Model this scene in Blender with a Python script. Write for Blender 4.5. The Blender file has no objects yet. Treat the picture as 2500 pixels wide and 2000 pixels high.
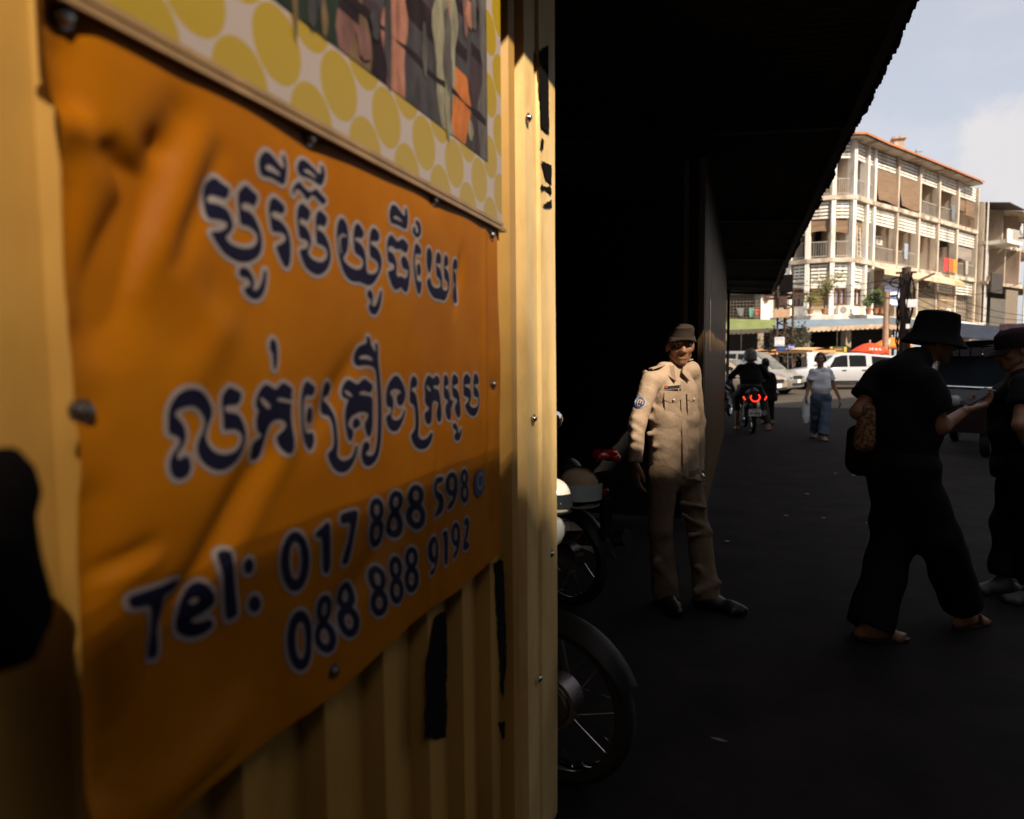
import bpy, bmesh, math, random
import numpy as np
from mathutils import Vector, Matrix
rnd = random.Random(7)
SC = bpy.context.scene
COL = SC.collection

# ------------------------------------------------------------------ camera
FPX = 1650.0                      # focal length in photo pixels (photo 2500 x 2000)
CAMZ = 1.45
YAW, PITCH, ROLL = math.radians(18.84), math.radians(4.3), math.radians(0.5)
_F = Vector((-math.sin(YAW)*math.cos(PITCH), math.cos(YAW)*math.cos(PITCH), -math.sin(PITCH)))
_R0 = Vector((math.cos(YAW), math.sin(YAW), 0))
_U0 = _R0.cross(_F)
_R = _R0*math.cos(ROLL) - _U0*math.sin(ROLL)
_U = _U0*math.cos(ROLL) + _R0*math.sin(ROLL)
_C = Vector((0, 0, CAMZ))
cam_d = bpy.data.cameras.new('camera')
cam = bpy.data.objects.new('camera', cam_d); COL.objects.link(cam)
cam.matrix_world = Matrix(((_R.x, _U.x, -_F.x, 0), (_R.y, _U.y, -_F.y, 0), (_R.z, _U.z, -_F.z, CAMZ), (0, 0, 0, 1)))
cam_d.sensor_width = 36; cam_d.sensor_fit = 'HORIZONTAL'
cam_d.lens = 36*FPX/2500
cam_d.clip_start = 0.02; cam_d.clip_end = 2000
cam_d.dof.use_dof = True; cam_d.dof.focus_distance = 3.3; cam_d.dof.aperture_fstop = 2.7
SC.camera = cam

# ------------------------------------------------------------------ light
SUN = Vector((-0.75, 0.70, -1.0))           # direction the sunlight travels
sun_d = bpy.data.lights.new('sun', 'SUN'); sun_d.energy = 5.0; sun_d.angle = math.radians(0.53)
sun_d.color = (1.0, 0.86, 0.68)
sun = bpy.data.objects.new('sun', sun_d); COL.objects.link(sun)
sun.rotation_euler = SUN.to_track_quat('-Z', 'Y').to_euler(); sun.location = (20, -20, 40)
w = bpy.data.worlds.new('World'); SC.world = w; w.use_nodes = True
nt = w.node_tree; nt.nodes.clear()
out = nt.nodes.new('ShaderNodeOutputWorld'); bg = nt.nodes.new('ShaderNodeBackground')
sky = nt.nodes.new('ShaderNodeTexSky'); sky.sky_type = 'NISHITA'; sky.sun_disc = False
sky.sun_elevation = math.atan2(1.0, math.hypot(SUN.x, SUN.y))
sky.sun_rotation = math.atan2(-SUN.x, -SUN.y)
sky.air_density = 1.0; sky.dust_density = 2.5; sky.ozone_density = 1.0
tc = nt.nodes.new('ShaderNodeTexCoord')
mp = nt.nodes.new('ShaderNodeMapping'); mp.inputs['Scale'].default_value = (2.2, 2.2, 5.0)
mp.inputs['Location'].default_value = (0.55, 0.2, 0.1)
nz = nt.nodes.new('ShaderNodeTexNoise'); nz.inputs['Scale'].default_value = 1.6; nz.inputs['Detail'].default_value = 9
nz.inputs['Roughness'].default_value = 0.55; nz.inputs['Distortion'].default_value = 0.25
rp = nt.nodes.new('ShaderNodeValToRGB'); rp.color_ramp.elements[0].position = 0.40; rp.color_ramp.elements[1].position = 0.74
rp.color_ramp.elements[0].color = (0.60, 0.60, 0.60, 1); rp.color_ramp.elements[1].color = (0.95, 0.95, 0.95, 1)
mx = nt.nodes.new('ShaderNodeMixRGB'); mx.inputs['Color2'].default_value = (5.15, 5.1, 5.35, 1)
L = nt.links
L.new(tc.outputs['Generated'], mp.inputs['Vector']); L.new(mp.outputs[0], nz.inputs['Vector'])
L.new(nz.outputs['Fac'], rp.inputs['Fac']); L.new(rp.outputs['Color'], mx.inputs['Fac'])
L.new(sky.outputs[0], mx.inputs['Color1'])
# one cumulus bank low over the row house
vd = nt.nodes.new('ShaderNodeVectorMath'); vd.operation = 'DOT_PRODUCT'; CLD = (_F + _R*((2560-1250)/FPX) - _U*((470-1000)/FPX)).normalized(); vd.inputs[1].default_value = CLD
geo = nt.nodes.new('ShaderNodeNewGeometry'); neg = nt.nodes.new('ShaderNodeVectorMath'); neg.operation = 'SCALE'; neg.inputs['Scale'].default_value = -1.0
L.new(geo.outputs['Incoming'], neg.inputs[0]); L.new(neg.outputs[0], vd.inputs[0])
n2 = nt.nodes.new('ShaderNodeTexNoise'); n2.inputs['Scale'].default_value = 9.0; n2.inputs['Detail'].default_value = 8; n2.inputs['Roughness'].default_value = .55; L.new(neg.outputs[0], n2.inputs['Vector'])
ma = nt.nodes.new('ShaderNodeMath'); ma.operation = 'MULTIPLY_ADD'; ma.inputs[1].default_value = .035; L.new(n2.outputs['Fac'], ma.inputs[0]); L.new(vd.outputs['Value'], ma.inputs[2])
mr = nt.nodes.new('ShaderNodeMapRange'); mr.inputs['From Min'].default_value = 1.0105; mr.inputs['From Max'].default_value = 1.0170; mr.inputs['To Max'].default_value = .85; mr.interpolation_type = 'SMOOTHSTEP'; L.new(ma.outputs[0], mr.inputs['Value'])
mx2 = nt.nodes.new('ShaderNodeMixRGB'); mx2.inputs['Color2'].default_value = (5.25, 5.05, 5.05, 1); L.new(mr.outputs[0], mx2.inputs['Fac']); L.new(mx.outputs[0], mx2.inputs['Color1']); L.new(mx2.outputs[0], bg.inputs['Color'])
bg.inputs['Strength'].default_value = 0.097
L.new(bg.outputs[0], out.inputs['Surface'])
SC.view_settings.view_transform = 'Standard'; SC.view_settings.look = 'None'
SC.view_settings.exposure = 0.68; SC.view_settings.gamma = 1.0; SC.view_settings.use_curve_mapping = False

# ------------------------------------------------------------------ helpers: photo pixel -> place
def ray(px, py): return _F + _R*((px-1250)/FPX) - _U*((py-1000)/FPX)
def P(px, py, zc): return _C + ray(px, py)*zc
def onX(px, py, X): r = ray(px, py); return _C + r*(X/r.x)
def onY(px, py, Y): r = ray(px, py); return _C + r*(Y/r.y)
def onZ(px, py, Z): r = ray(px, py); return _C + r*((Z-CAMZ)/r.z)

# ------------------------------------------------------------------ helpers: objects
BASE = {}
def tag(o, label=None, cat=None, group=None, kind=None):
    if label: o['label'] = label
    if cat: o['category'] = cat
    if group: o['group'] = group
    if kind: o['kind'] = kind
    return o
def thing(name, label, cat, loc=(0, 0, 0), rotz=0.0, group=None, local=False):
    o = bpy.data.objects.new(name, None); COL.objects.link(o)
    o.location = loc; o.rotation_euler = (0, 0, rotz); o.empty_display_size = 0.2
    BASE[o] = Vector((0, 0, 0)) if local else Vector(loc)
    return tag(o, label, cat, group)
def mesh_obj(name, me, mats, parent=None, label=None):
    o = bpy.data.objects.new(name, me); COL.objects.link(o)
    for m in (mats if isinstance(mats, (list, tuple)) else [mats]): me.materials.append(m)
    if parent is not None:
        o.parent = parent; b = BASE[parent]; BASE[o] = b
        if b.length > 0: me.transform(Matrix.Translation(-b))
    else: BASE[o] = Vector((0, 0, 0))
    if label: o['label'] = label
    return o
def rebase(o):
    """give a one-mesh thing an origin at its base"""
    me = o.data; n = len(me.vertices); co = np.empty(n*3); me.vertices.foreach_get('co', co); co = co.reshape(-1, 3)
    c = Vector(((co[:, 0].min()+co[:, 0].max())/2, (co[:, 1].min()+co[:, 1].max())/2, co[:, 2].min()))
    me.transform(Matrix.Translation(-c)); o.location = c; return o
def copy_tree(o, parent=None):
    c = o.copy(); COL.objects.link(c); c.parent = parent
    for ch in list(o.children): copy_tree(ch, c)
    return c
class MB:
    def __init__(s): s.v = []; s.f = []; s.m = []
    def add(s, vs, fs, mi=0):
        o = len(s.v); s.v += [tuple(v) for v in vs]; s.f += [tuple(i+o for i in f) for f in fs]; s.m += [mi]*len(fs); return s
    def box(s, c, size, ax=None, mi=0):
        hx, hy, hz = size[0]/2, size[1]/2, size[2]/2; c = Vector(c)
        X, Y, Z = ax if ax else (Vector((1, 0, 0)), Vector((0, 1, 0)), Vector((0, 0, 1)))
        vs = [c + X*(a*hx) + Y*(b*hy) + Z*(d*hz) for d in (-1, 1) for b in (-1, 1) for a in (-1, 1)]
        return s.add(vs, [(0, 2, 3, 1), (4, 5, 7, 6), (0, 1, 5, 4), (2, 6, 7, 3), (0, 4, 6, 2), (1, 3, 7, 5)], mi)
    def quad(s, a, b, c, d, mi=0): return s.add([a, b, c, d], [(0, 1, 2, 3)], mi)
    def slab(s, pts, off, mi=0):
        """polygon pts extruded by vector off"""
        n = len(pts); off = Vector(off); a = [Vector(p) for p in pts]; b = [p+off for p in a]
        fs = [tuple(range(n))[::-1], tuple(range(n, 2*n))] + [(i, (i+1) % n, n+(i+1) % n, n+i) for i in range(n)]
        return s.add(a+b, fs, mi)
    def tube(s, pts, r, n=8, mi=0, cap=True):
        pts = [Vector(p) for p in pts]; rs = r if isinstance(r, (list, tuple)) else [r]*len(pts)
        t0 = (pts[1]-pts[0]).normalized(); up = Vector((0, 0, 1)) if abs(t0.z) < .9 else Vector((1, 0, 0))
        vs = []
        for i, p in enumerate(pts):
            t = (pts[min(i+1, len(pts)-1)] - pts[max(i-1, 0)]).normalized()
            a = t.cross(up)
            if a.length < 1e-4: a = t.cross(Vector((0, 1, 0)))
            a.normalize(); b = t.cross(a).normalized()
            vs += [p + (a*math.cos(2*math.pi*k/n) + b*math.sin(2*math.pi*k/n))*rs[i] for k in range(n)]
        fs = [(i*n+k, i*n+(k+1) % n, (i+1)*n+(k+1) % n, (i+1)*n+k) for i in range(len(pts)-1) for k in range(n)]
        if cap: fs += [tuple(range(n))[::-1], tuple(range((len(pts)-1)*n, len(pts)*n))]
        return s.add(vs, fs, mi)
    def lathe(s, prof, c, axis=(0, 0, 1), n=20, mi=0, xref=None):
        """prof: (radius, height) pairs about axis through c"""
        ax = Vector(axis).normalized(); a = ax.orthogonal().normalized() if xref is None else Vector(xref).normalized(); b = ax.cross(a); c = Vector(c)
        vs = [c + ax*h + (a*math.cos(2*math.pi*k/n) + b*math.sin(2*math.pi*k/n))*r for r, h in prof for k in range(n)]
        fs = [(i*n+k, i*n+(k+1) % n, (i+1)*n+(k+1) % n, (i+1)*n+k) for i in range(len(prof)-1) for k in range(n)]
        return s.add(vs, fs, mi)
    def sphere(s, c, r, n=10, mi=0, sc=(1, 1, 1)):
        c = Vector(c); vs = []; m = n//2
        for i in range(m+1):
            th = math.pi*i/m
            vs += [c + Vector((r*sc[0]*math.sin(th)*math.cos(2*math.pi*k/n), r*sc[1]*math.sin(th)*math.sin(2*math.pi*k/n), r*sc[2]*math.cos(th))) for k in range(n)]
        return s.add(vs, [(i*n+k, (i+1)*n+k, (i+1)*n+(k+1) % n, i*n+(k+1) % n) for i in range(m) for k in range(n)], mi)
    def grid(s, fn, nu, nv, mi=0):
        vs = [fn(i/nu, j/nv) for j in range(nv+1) for i in range(nu+1)]
        return s.add(vs, [(j*(nu+1)+i, j*(nu+1)+i+1, (j+1)*(nu+1)+i+1, (j+1)*(nu+1)+i) for j in range(nv) for i in range(nu)], mi)
    def build(s, name, mats, parent=None, smooth=None, label=None):
        me = bpy.data.meshes.new(name); me.from_pydata(s.v, [], s.f); me.update()
        if any(s.m): me.polygons.foreach_set('material_index', s.m)
        if smooth is not None:
            me.polygons.foreach_set('use_smooth', [True]*len(me.polygons))
            if smooth < 180: me.set_sharp_from_angle(angle=math.radians(smooth))
        return mesh_obj(name, me, mats, parent, label)

# ------------------------------------------------------------------ helpers: materials
MATS = {}
def M(name, col, rough=.6, metal=0., var=.15, scale=6., bump=0., bscale=80., col2=None, spec=None, stretch=None, emit=None, estr=0., coat=0., thr=None, alpha=None):
    if name in MATS: return MATS[name]
    m = bpy.data.materials.new(name); m.use_nodes = True; n = m.node_tree; bs = n.nodes['Principled BSDF']; l = n.links
    bs.inputs['Roughness'].default_value = rough; bs.inputs['Metallic'].default_value = metal
    if spec is not None: bs.inputs['Specular IOR Level'].default_value = spec
    if coat: bs.inputs['Coat Weight'].default_value = coat
    tcn = n.nodes.new('ShaderNodeTexCoord'); src = tcn.outputs['Object']
    if stretch:
        mpn = n.nodes.new('ShaderNodeMapping'); mpn.inputs['Scale'].default_value = stretch; l.new(src, mpn.inputs['Vector']); src = mpn.outputs[0]
    no = n.nodes.new('ShaderNodeTexNoise'); no.inputs['Scale'].default_value = scale; no.inputs['Detail'].default_value = 6; no.inputs['Roughness'].default_value = .6
    l.new(src, no.inputs['Vector'])
    cr = n.nodes.new('ShaderNodeValToRGB'); a, b = thr if thr else (.3, .7)
    cr.color_ramp.elements[0].position = a; cr.color_ramp.elements[1].position = b
    c2 = col2 if col2 else tuple(min(1, c*(1+var)) for c in col); c1 = col if col2 else tuple(c*(1-var) for c in col)
    cr.color_ramp.elements[0].color = (*c1, 1); cr.color_ramp.elements[1].color = (*c2, 1)
    l.new(no.outputs['Fac'], cr.inputs['Fac']); l.new(cr.outputs['Color'], bs.inputs['Base Color'])
    if bump:
        n2 = n.nodes.new('ShaderNodeTexNoise'); n2.inputs['Scale'].default_value = bscale; n2.inputs['Detail'].default_value = 4; l.new(src, n2.inputs['Vector'])
        bp = n.nodes.new('ShaderNodeBump'); bp.inputs['Strength'].default_value = bump; bp.inputs['Distance'].default_value = .02
        l.new(n2.outputs['Fac'], bp.inputs['Height']); l.new(bp.outputs[0], bs.inputs['Normal'])
    if emit:
        bs.inputs['Emission Color'].default_value = (*emit, 1); bs.inputs['Emission Strength'].default_value = estr
    MATS[name] = m; return m
def glassy(name, col=(.02, .025, .03)):
    return M(name, col, rough=.06, var=.3, spec=.6, scale=2)

# ------------------------------------------------------------------ helpers: smooth bodies from distance fields
def _cap(Pn, a, b, ra, rb, cut=False):
    a = np.array(a); b = np.array(b); ab = b-a; L2 = float(ab@ab)+1e-12
    t = ((Pn-a)@ab)/L2; tc_ = np.clip(t, 0, 1.0 if not cut else 1.3)
    q = Pn - (a + tc_[:, None]*ab)
    d = np.sqrt((q*q).sum(1)) - (ra + (rb-ra)*np.clip(t, 0, 1))
    if cut: d = np.maximum(d, (t-1)*math.sqrt(L2))
    return d
def _ell(Pn, c, r, Rm=None):
    q = Pn-np.array(c)
    if Rm is not None: q = q@Rm
    r = np.array(r); k0 = np.sqrt(((q/r)**2).sum(1)); k1 = np.sqrt(((q/(r*r))**2).sum(1))+1e-9
    return k0*(k0-1)/k1
def _one(Pn, p):
    if p[0] == 'c': return _cap(Pn, *p[1:5])
    if p[0] == 'k': return _cap(Pn, *p[1:5], cut=True)
    return _ell(Pn, *p[1:])
def _smin(a, b, k):
    h = np.clip(.5+.5*(b-a)/k, 0, 1); return b*(1-h)+a*h-k*h*(1-h)
def sdf_mesh(mb, prims, h=.012, k=.02, sub=(), subk=.008, planes=(), disp=None, xf=None, mi=0):
    lo = np.full(3, 1e9); hi = np.full(3, -1e9)
    for p in prims:
        if p[0] in 'ck':
            for c, r in ((p[1], p[3]), (p[2], p[4])):
                lo = np.minimum(lo, np.array(c)-r); hi = np.maximum(hi, np.array(c)+r)
        else:
            r = max(p[2]); lo = np.minimum(lo, np.array(p[1])-r); hi = np.maximum(hi, np.array(p[1])+r)
    lo -= 3*h; hi += 3*h; n = np.ceil((hi-lo)/h).astype(int)+1
    G = np.stack(np.meshgrid(*[lo[i]+h*np.arange(n[i]) for i in range(3)], indexing='ij'), -1).reshape(-1, 3)
    V = None
    for p in prims:
        d = _one(G, p); V = d if V is None else _smin(V, d, k)
    for p in sub: V = -_smin(-V, _one(G, p), subk)
    for (c, nn) in planes: V = np.maximum(V, (G-np.array(c))@np.array(nn))
    if disp is not None: V = V + disp(G)
    V = V.reshape(n); ins = V < 0
    acc = np.zeros((n[0]-1, n[1]-1, n[2]-1, 3)); cnt = np.zeros((n[0]-1, n[1]-1, n[2]-1)); quads = []
    for ax in range(3):
        sa = [slice(None)]*3; sb = [slice(None)]*3; sa[ax] = slice(0, -1); sb[ax] = slice(1, None)
        A = V[tuple(sa)]; B = V[tuple(sb)]; cr = (A < 0) != (B < 0); I = np.argwhere(cr)
        if len(I) == 0: continue
        t = (A[cr]/(A[cr]-B[cr])); pos = I.astype(float); pos[:, ax] += t
        o1, o2 = [i for i in range(3) if i != ax]; cells = []
        for d1, d2 in ((-1, -1), (0, -1), (0, 0), (-1, 0)):
            J = I.copy(); J[:, o1] += d1; J[:, o2] += d2
            ok = ((J >= 0) & (J < np.array(n)-1)).all(1)
            np.add.at(acc, tuple(J[ok].T), pos[ok]); np.add.at(cnt, tuple(J[ok].T), 1)
            cells.append((J, ok))
        ok = cells[0][1] & cells[1][1] & cells[2][1] & cells[3][1]
        flip = A[cr] < 0
        if ax == 1: flip = ~flip
        quads.append((np.stack([c[0] for c in cells], 1)[ok], flip[ok]))
    used = np.argwhere(cnt > 0); idx = -np.ones(cnt.shape, int); idx[tuple(used.T)] = np.arange(len(used))
    vs = lo + h*(acc[tuple(used.T)]/cnt[tuple(used.T)][:, None])
    if xf is not None: vs = xf(vs)
    fs = []
    for q, fl in quads:
        ii = idx[q[..., 0], q[..., 1], q[..., 2]]
        ii[~fl] = ii[~fl][:, ::-1]
        fs += [tuple(int(x) for x in r) for r in ii]
    mb.add([tuple(v) for v in vs], fs, mi); return mb

# ================================================================== ground
WX = -0.55                                   # plane of the near stall's painted wall
m_asph = M('asphalt', (.013, .011, .011), .9, scale=3, col2=(.024, .020, .019), bump=.35, bscale=160, spec=.08)
m_road = M('dusty_road', (.045, .036, .027), .92, scale=1.2, col2=(.082, .065, .049), bump=.2, bscale=60, spec=.25)
m_pave = M('pavement', (.16, .14, .12), .9, scale=4, var=.25, bump=.2, bscale=40)
g = MB().quad((-300, -300, 0), (300, -300, 0), (300, 300, 0), (-300, 300, 0)).build('ground', m_asph); tag(g, kind='structure')
g = MB().slab([(-60, 20.6, .004), (60, 20.6, .004), (60, 41.0, .004), (-60, 41.0, .004)], (0, 0, .0005)).build('road', m_road); tag(g, kind='structure')
g = MB().slab([(-60, 41.0, 0), (60, 41.0, 0), (60, 62, 0), (-60, 62, 0)], (0, 0, .14)).build('pavement', m_pave); tag(g, kind='structure')

# ================================================================== near stall wall
m_paint = M('ochre_paint', (.33, .17, .033), .45, var=.3, scale=3.0, col2=(.47, .265, .062), bump=.12, bscale=22, spec=.35, thr=(.33, .52), stretch=(1, 1, .3))
m_paint2 = M('ochre_flashing', (.66, .43, .155), .42, scale=9, col2=(.83, .58, .25), bump=.10, bscale=40, spec=.4, thr=(.3, .55), stretch=(1, 1, .4))
m_steel = M('bolt_steel', (.55, .53, .50), .25, 1.0, scale=30)
m_black = M('black_smear', (.008, .007, .007), .95, scale=20, spec=.05)
m_rust = M('dark_tin', (.05, .04, .035), .7, scale=5, var=.4)
stall = thing('stall_wall', 'yellow ochre ribbed metal wall of the near stall, filling the left half', 'wall', (WX, 0.8, 0))
prof = []
y = -1.6
while y < 1.62:
    for dy, dx in ((0, -.03), (.055, -.03), (.072, 0), (.118, 0), (.135, -.03)): prof.append((WX+dx, y+dy))
    y += .165
prof = [p for p in prof if p[1] < 1.735] + [(WX-.03, 1.735)]
b = MB(); nz_ = 2
vs = [(x, yy, z) for z in (0, 1.5, 3.0) for x, yy in prof]; n = len(prof)
b.add(vs, [(j*n+i, j*n+i+1, (j+1)*n+i+1, (j+1)*n+i) for j in range(2) for i in range(n-1)])
b.build('ribbed_sheet', m_paint, stall)
fp = [(WX-.034, 1.715), (WX+.004, 1.722), (WX+.006, 1.80), (WX+.001, 1.806), (WX+.001, 1.835), (WX+.010, 1.842), (WX+.012, 1.90), (WX+.012, 1.996), (WX+.008, 2.0), (WX-.05, 2.002), (WX-.60, 2.002)]
b = MB(); n = len(fp)
zz = [0, .6, 1.2, 1.8, 2.4, 3.0]
b.add([(x + .002*math.sin(3*z+9*yy), yy, z) for z in zz for x, yy in fp], [(j*n+i, j*n+i+1, (j+1)*n+i+1, (j+1)*n+i) for j in range(len(zz)-1) for i in range(n-1)])
b.build('corner_flashing', m_paint2, stall, smooth=25)
b = MB(); b.slab([(WX-.60, 2.0, 0), (-3.2, 2.0, 0), (-3.2, 2.0, 3.0), (WX-.60, 2.0, 3.0)], (0, -.02, 0)); b.build('side_sheet', m_rust, stall)
b = MB()                                      # eave of the stall
b.slab([(-3.4, -1.3, 3.05), (.03, -1.3, 3.0), (.03, 2.06, 3.0), (-3.4, 2.06, 3.05)], (0, 0, .04)); b.build('eave', m_rust, stall)
for px, py in ((1291, 288), (1304, 1022), (1346, 1352), (1317, 1657)):
    c = onX(px, py, WX+.012)
    b = MB(); b.lathe([(.0002, .0085), (.004, .008), (.0075, .005), (.0085, .001), (.0085, -.002)], c, (1, 0, 0), 16)
    b.lathe([(.0125, -.002), (.0125, .0012), (.0005, .0012)], c, (1, 0, 0), 16)
    b.build('bolt', m_steel, stall, smooth=40)
def ragged(pts, X, t, seed, name, mat, parent, jit=.0042):
    r = random.Random(seed); q = []
    for i, a in enumerate(pts):
        c = pts[(i+1) % len(pts)]; a3 = onX(*a, X); c3 = onX(*c, X); k = max(1, int((c3-a3).length/.012))
        for j in range(k):
            p = a3.lerp(c3, j/k); q.append(Vector((X, p.y+r.uniform(-jit, jit), p.z+r.uniform(-jit, jit))))
    b = MB(); b.slab(q, (t, 0, 0)); return b.build(name, mat, parent)
ragged([(1037, 1800), (1038, 1620), (1062, 1500), (1088, 1490), (1090, 1640), (1088, 1795), (1060, 1805)], WX+.0015, .0015, 3, 'black_smear', m_black, stall)
ragged([(1207, 1370), (1228, 1368), (1232, 1500), (1236, 1600), (1228, 1700), (1222, 1690), (1214, 1520)], WX+.0015, .0015, 4, 'black_smear', m_black, stall)
ragged([(1216, 1765), (1232, 1760), (1232, 1800), (1226, 1805)], WX+.0015, .0012, 8, 'black_smear', m_black, stall, .002)
for k, pts in enumerate(([(1316, 130), (1338, 110), (1340, 330), (1331, 318), (1322, 312), (1319, 230)],
                         [(1322, 394), (1346, 402), (1346, 452), (1333, 440)], [(1320, 452), (1345, 458), (1346, 476), (1330, 462), (1324, 468)],
                         [(1324, 500), (1346, 488), (1347, 507), (1333, 507)], [(1322, 338), (1328, 345), (1326, 368), (1320, 360)])):
    ragged(pts, WX+.0135, .0012, 20+k, 'peeled_patch', m_black, stall, .0025)

# ================================================================== orange banner
BX = WX+.013
zb_top = .5*(onX(1223, 553, WX+.03).z + onX(600, 222, WX+.03).z)
zb_bot = .5*(onX(1222, 1347, BX).z + onX(700, 1758, BX).z)
yb_r = onX(1209, 950, BX).y
ledge = [(-150, 60), (85, 0), (104, 160), (117, 290), (150, 470), (158, 620), (160, 900), (176, 1100), (195, 1400), (215, 2000), (240, 2600)]
lpts = [onX(px, py, BX) for px, py in ledge[1:]]
lz = [p.z for p in lpts][::-1]; ly = [p.y for p in lpts][::-1]
FOLDS = []                                    # (y0,z0,y1,z1,width,height)
def fold(a, c, w_, h_):
    p = onX(*a, BX); q = onX(*c, BX); FOLDS.append((p.y, p.z, q.y, q.z, w_*.85, h_*1.6))
fold((425, 300), (215, 800), .030, -.010); fold((470, 330), (330, 700), .022, .005); fold((520, 380), (420, 640), .015, -.003)
fold((128, 300), (235, 335), .016, .006); fold((235, 335), (320, 450), .016, -.008); fold((128, 90), (178, 290), .022, -.008)
fold((150, 420), (160, 700), .020, -.006); fold((370, 355), (385, 360), .016, -.004)
fold((632, 1120), (430, 1500), .030, -.010); fold((430, 1500), (270, 1900), .034, -.011); fold((690, 1080), (480, 1480), .022, .004)
fold((350, 1335), (240, 1400), .014, -.005); fold((360, 1360), (250, 1420), .012, .004); fold((200, 1250), (230, 1900), .03, -.010)
fold((560, 1750), (330, 1990), .03, .006); fold((980, 1250), (760, 1560), .03, -.005); fold((860, 860), (740, 1060), .024, -.004)
fold((540, 760), (440, 960), .03, .004); fold((1172, 560), (1172, 1180), .012, .0022); fold((1184, 600), (1186, 1300), .02, -.0015)
fold((1042, 1120), (1040, 1470), .018, .0010); fold((1058, 900), (1056, 1500), .02, -.0014); fold((1120, 620), (1100, 760), .02, -.003)
fold((420, 640), (500, 780), .03, .003); fold((480, 700), (560, 760), .03, -.003); fold((300, 560), (250, 900), .04, -.004)
FA = np.array(FOLDS)
SCREW_PX = [(138, 42), (745, 338), (1047, 488), (1192, 575), (190, 1003), (1193, 938), (798, 1635)]
SCR = [onX(px, py, BX) for px, py in SCREW_PX]
def bdisp(yz):
    yz = np.atleast_2d(yz); y = yz[:, 0]; z = yz[:, 1]; d = .0012*np.sin(17*y+6*z)+.0016*np.sin(9*y-13*z+1)+.0008*np.sin(31*y+22*z)
    for y0, z0, y1, z1, w_, h_ in FA:
        vy, vz = y1-y0, z1-z0; L2 = vy*vy+vz*vz; t = np.clip(((y-y0)*vy+(z-z0)*vz)/L2, 0, 1)
        dd = (y-y0-t*vy)**2+(z-z0-t*vz)**2
        d = d + h_*np.exp(-dd/(w_*w_))*(1-.45*np.abs(2*t-1)**3)
    for s in SCR: d = d - .003*np.exp(-((y-s.y)**2+(z-s.z)**2)/.018**2)
    return np.maximum(d + .010, -.006)
m_ban = M('orange_vinyl', (.33, .098, .0015), .5, var=.10, scale=4, col2=(.42, .142, .0025), bump=.05, bscale=260, spec=.07)
m_navy = M('navy_print', (.008, .007, .026), .6, var=.2, spec=.15)
m_halo = M('pale_print', (.31, .255, .235), .5, var=.06, spec=.3)
m_cyan = M('blue_print', (.02, .06, .16), .5, var=.1, spec=.3)
ban = thing('vinyl_banner', 'orange vinyl banner with navy Khmer lettering and phone numbers, screwed to the ochre wall', 'banner', (BX, 1.0, zb_bot))
NU, NV = 210, 170
b = MB(); vs = []
zs_ = np.linspace(zb_bot, zb_top, NV+1)
for z in zs_:
    yl = float(np.interp(z, lz, ly)); yy = yl + (yb_r-yl)*np.linspace(0, 1, NU+1)
    zz_ = z + .004*np.sin(yy*14)*(z-zb_bot < .02)
    dd = bdisp(np.stack([yy, np.full_like(yy, z)], 1))
    vs += [(BX+float(d_), float(y_), float(z2)) for d_, y_, z2 in zip(dd, yy, zz_)]
b.add(vs, [(j*(NU+1)+i, j*(NU+1)+i+1, (j+1)*(NU+1)+i+1, (j+1)*(NU+1)+i) for j in range(NV) for i in range(NU)])
b.build('vinyl_sheet', m_ban, ban, smooth=180)
m_screw = M('dull_screw', (.20, .19, .18), .35, .9, scale=30)
for s in SCR:
    d0 = float(bdisp([[s.y, s.z]])[0]); c = Vector((BX+d0, s.y, s.z))
    MB().lathe([(.0003, .0095), (.0055, .0088), (.0078, .005), (.0078, -.004)], c, (1, 0, 0), 12).lathe([(.0105, -.004), (.0105, .0015), (.001, .0015)], c, (1, 0, 0), 14).build('screw', m_screw, ban, smooth=40)

# ------------------------------------------------------------------ lettering, traced outlines on the banner plane
def T(x0, y0, s, pts): return [(x0+x*s, y0+y*s) for x, y in pts]
def EL(cx, cy, rx, ry, n=26): return [(cx+rx*math.cos(2*math.pi*i/n), cy+ry*math.sin(2*math.pi*i/n)) for i in range(n)]
Z1 = (480, 340, .11596); Z3 = (700, 360, .09276); Z4 = (640, 480, .12755); Z5 = (810, 500, .16234); Z6 = (930, 480, .16229)
Y1 = (380, 920, .16227); Y2 = (600, 800, .20284); Y3 = (780, 800, .2202); Y4 = (920, 880, .13917); Y5 = (300, 1320, .18553); Y6 = (660, 1140, .30151)
GL = []                                        # (transform, outline, cuts, smooth)
def G(tr, o, *cuts, sm=2): GL.append((tr, o, cuts, sm))
G(Z1, [(215,1060),(270,920),(430,780),(500,830),(600,950),(735,1040),(700,1170),(640,1260),(480,1200),(370,1150),(290,1220),(300,1330),(400,1340),(560,1400),(680,1480),(740,1600),(790,1750),(790,1830),(770,1900),(700,1980),(640,2040),(640,2090),(700,2170),(830,2250),(980,2300),(1130,2300),(1250,2250),(1310,2130),(1300,2000),(1230,1900),(1100,1810),(960,1800),(930,1700),(910,1450),(890,1250),(890,1130),(970,1020),(1060,950),(1120,1010),(1220,1110),(1315,1180),(1290,1300),(1240,1420),(1150,1350),(1040,1310),(970,1370),(970,1430),(1000,1490),(1100,1500),(1200,1570),(1280,1700),(1330,1820),(1390,2000),(1410,2200),(1380,2380),(1300,2480),(1180,2560),(1030,2590),(880,2570),(700,2480),(540,2330),(420,2160),(330,1990),(320,1945),(500,1940),(630,1890),(680,1800),(640,1720),(480,1680),(270,1665),(240,1500),(222,1280)])
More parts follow.
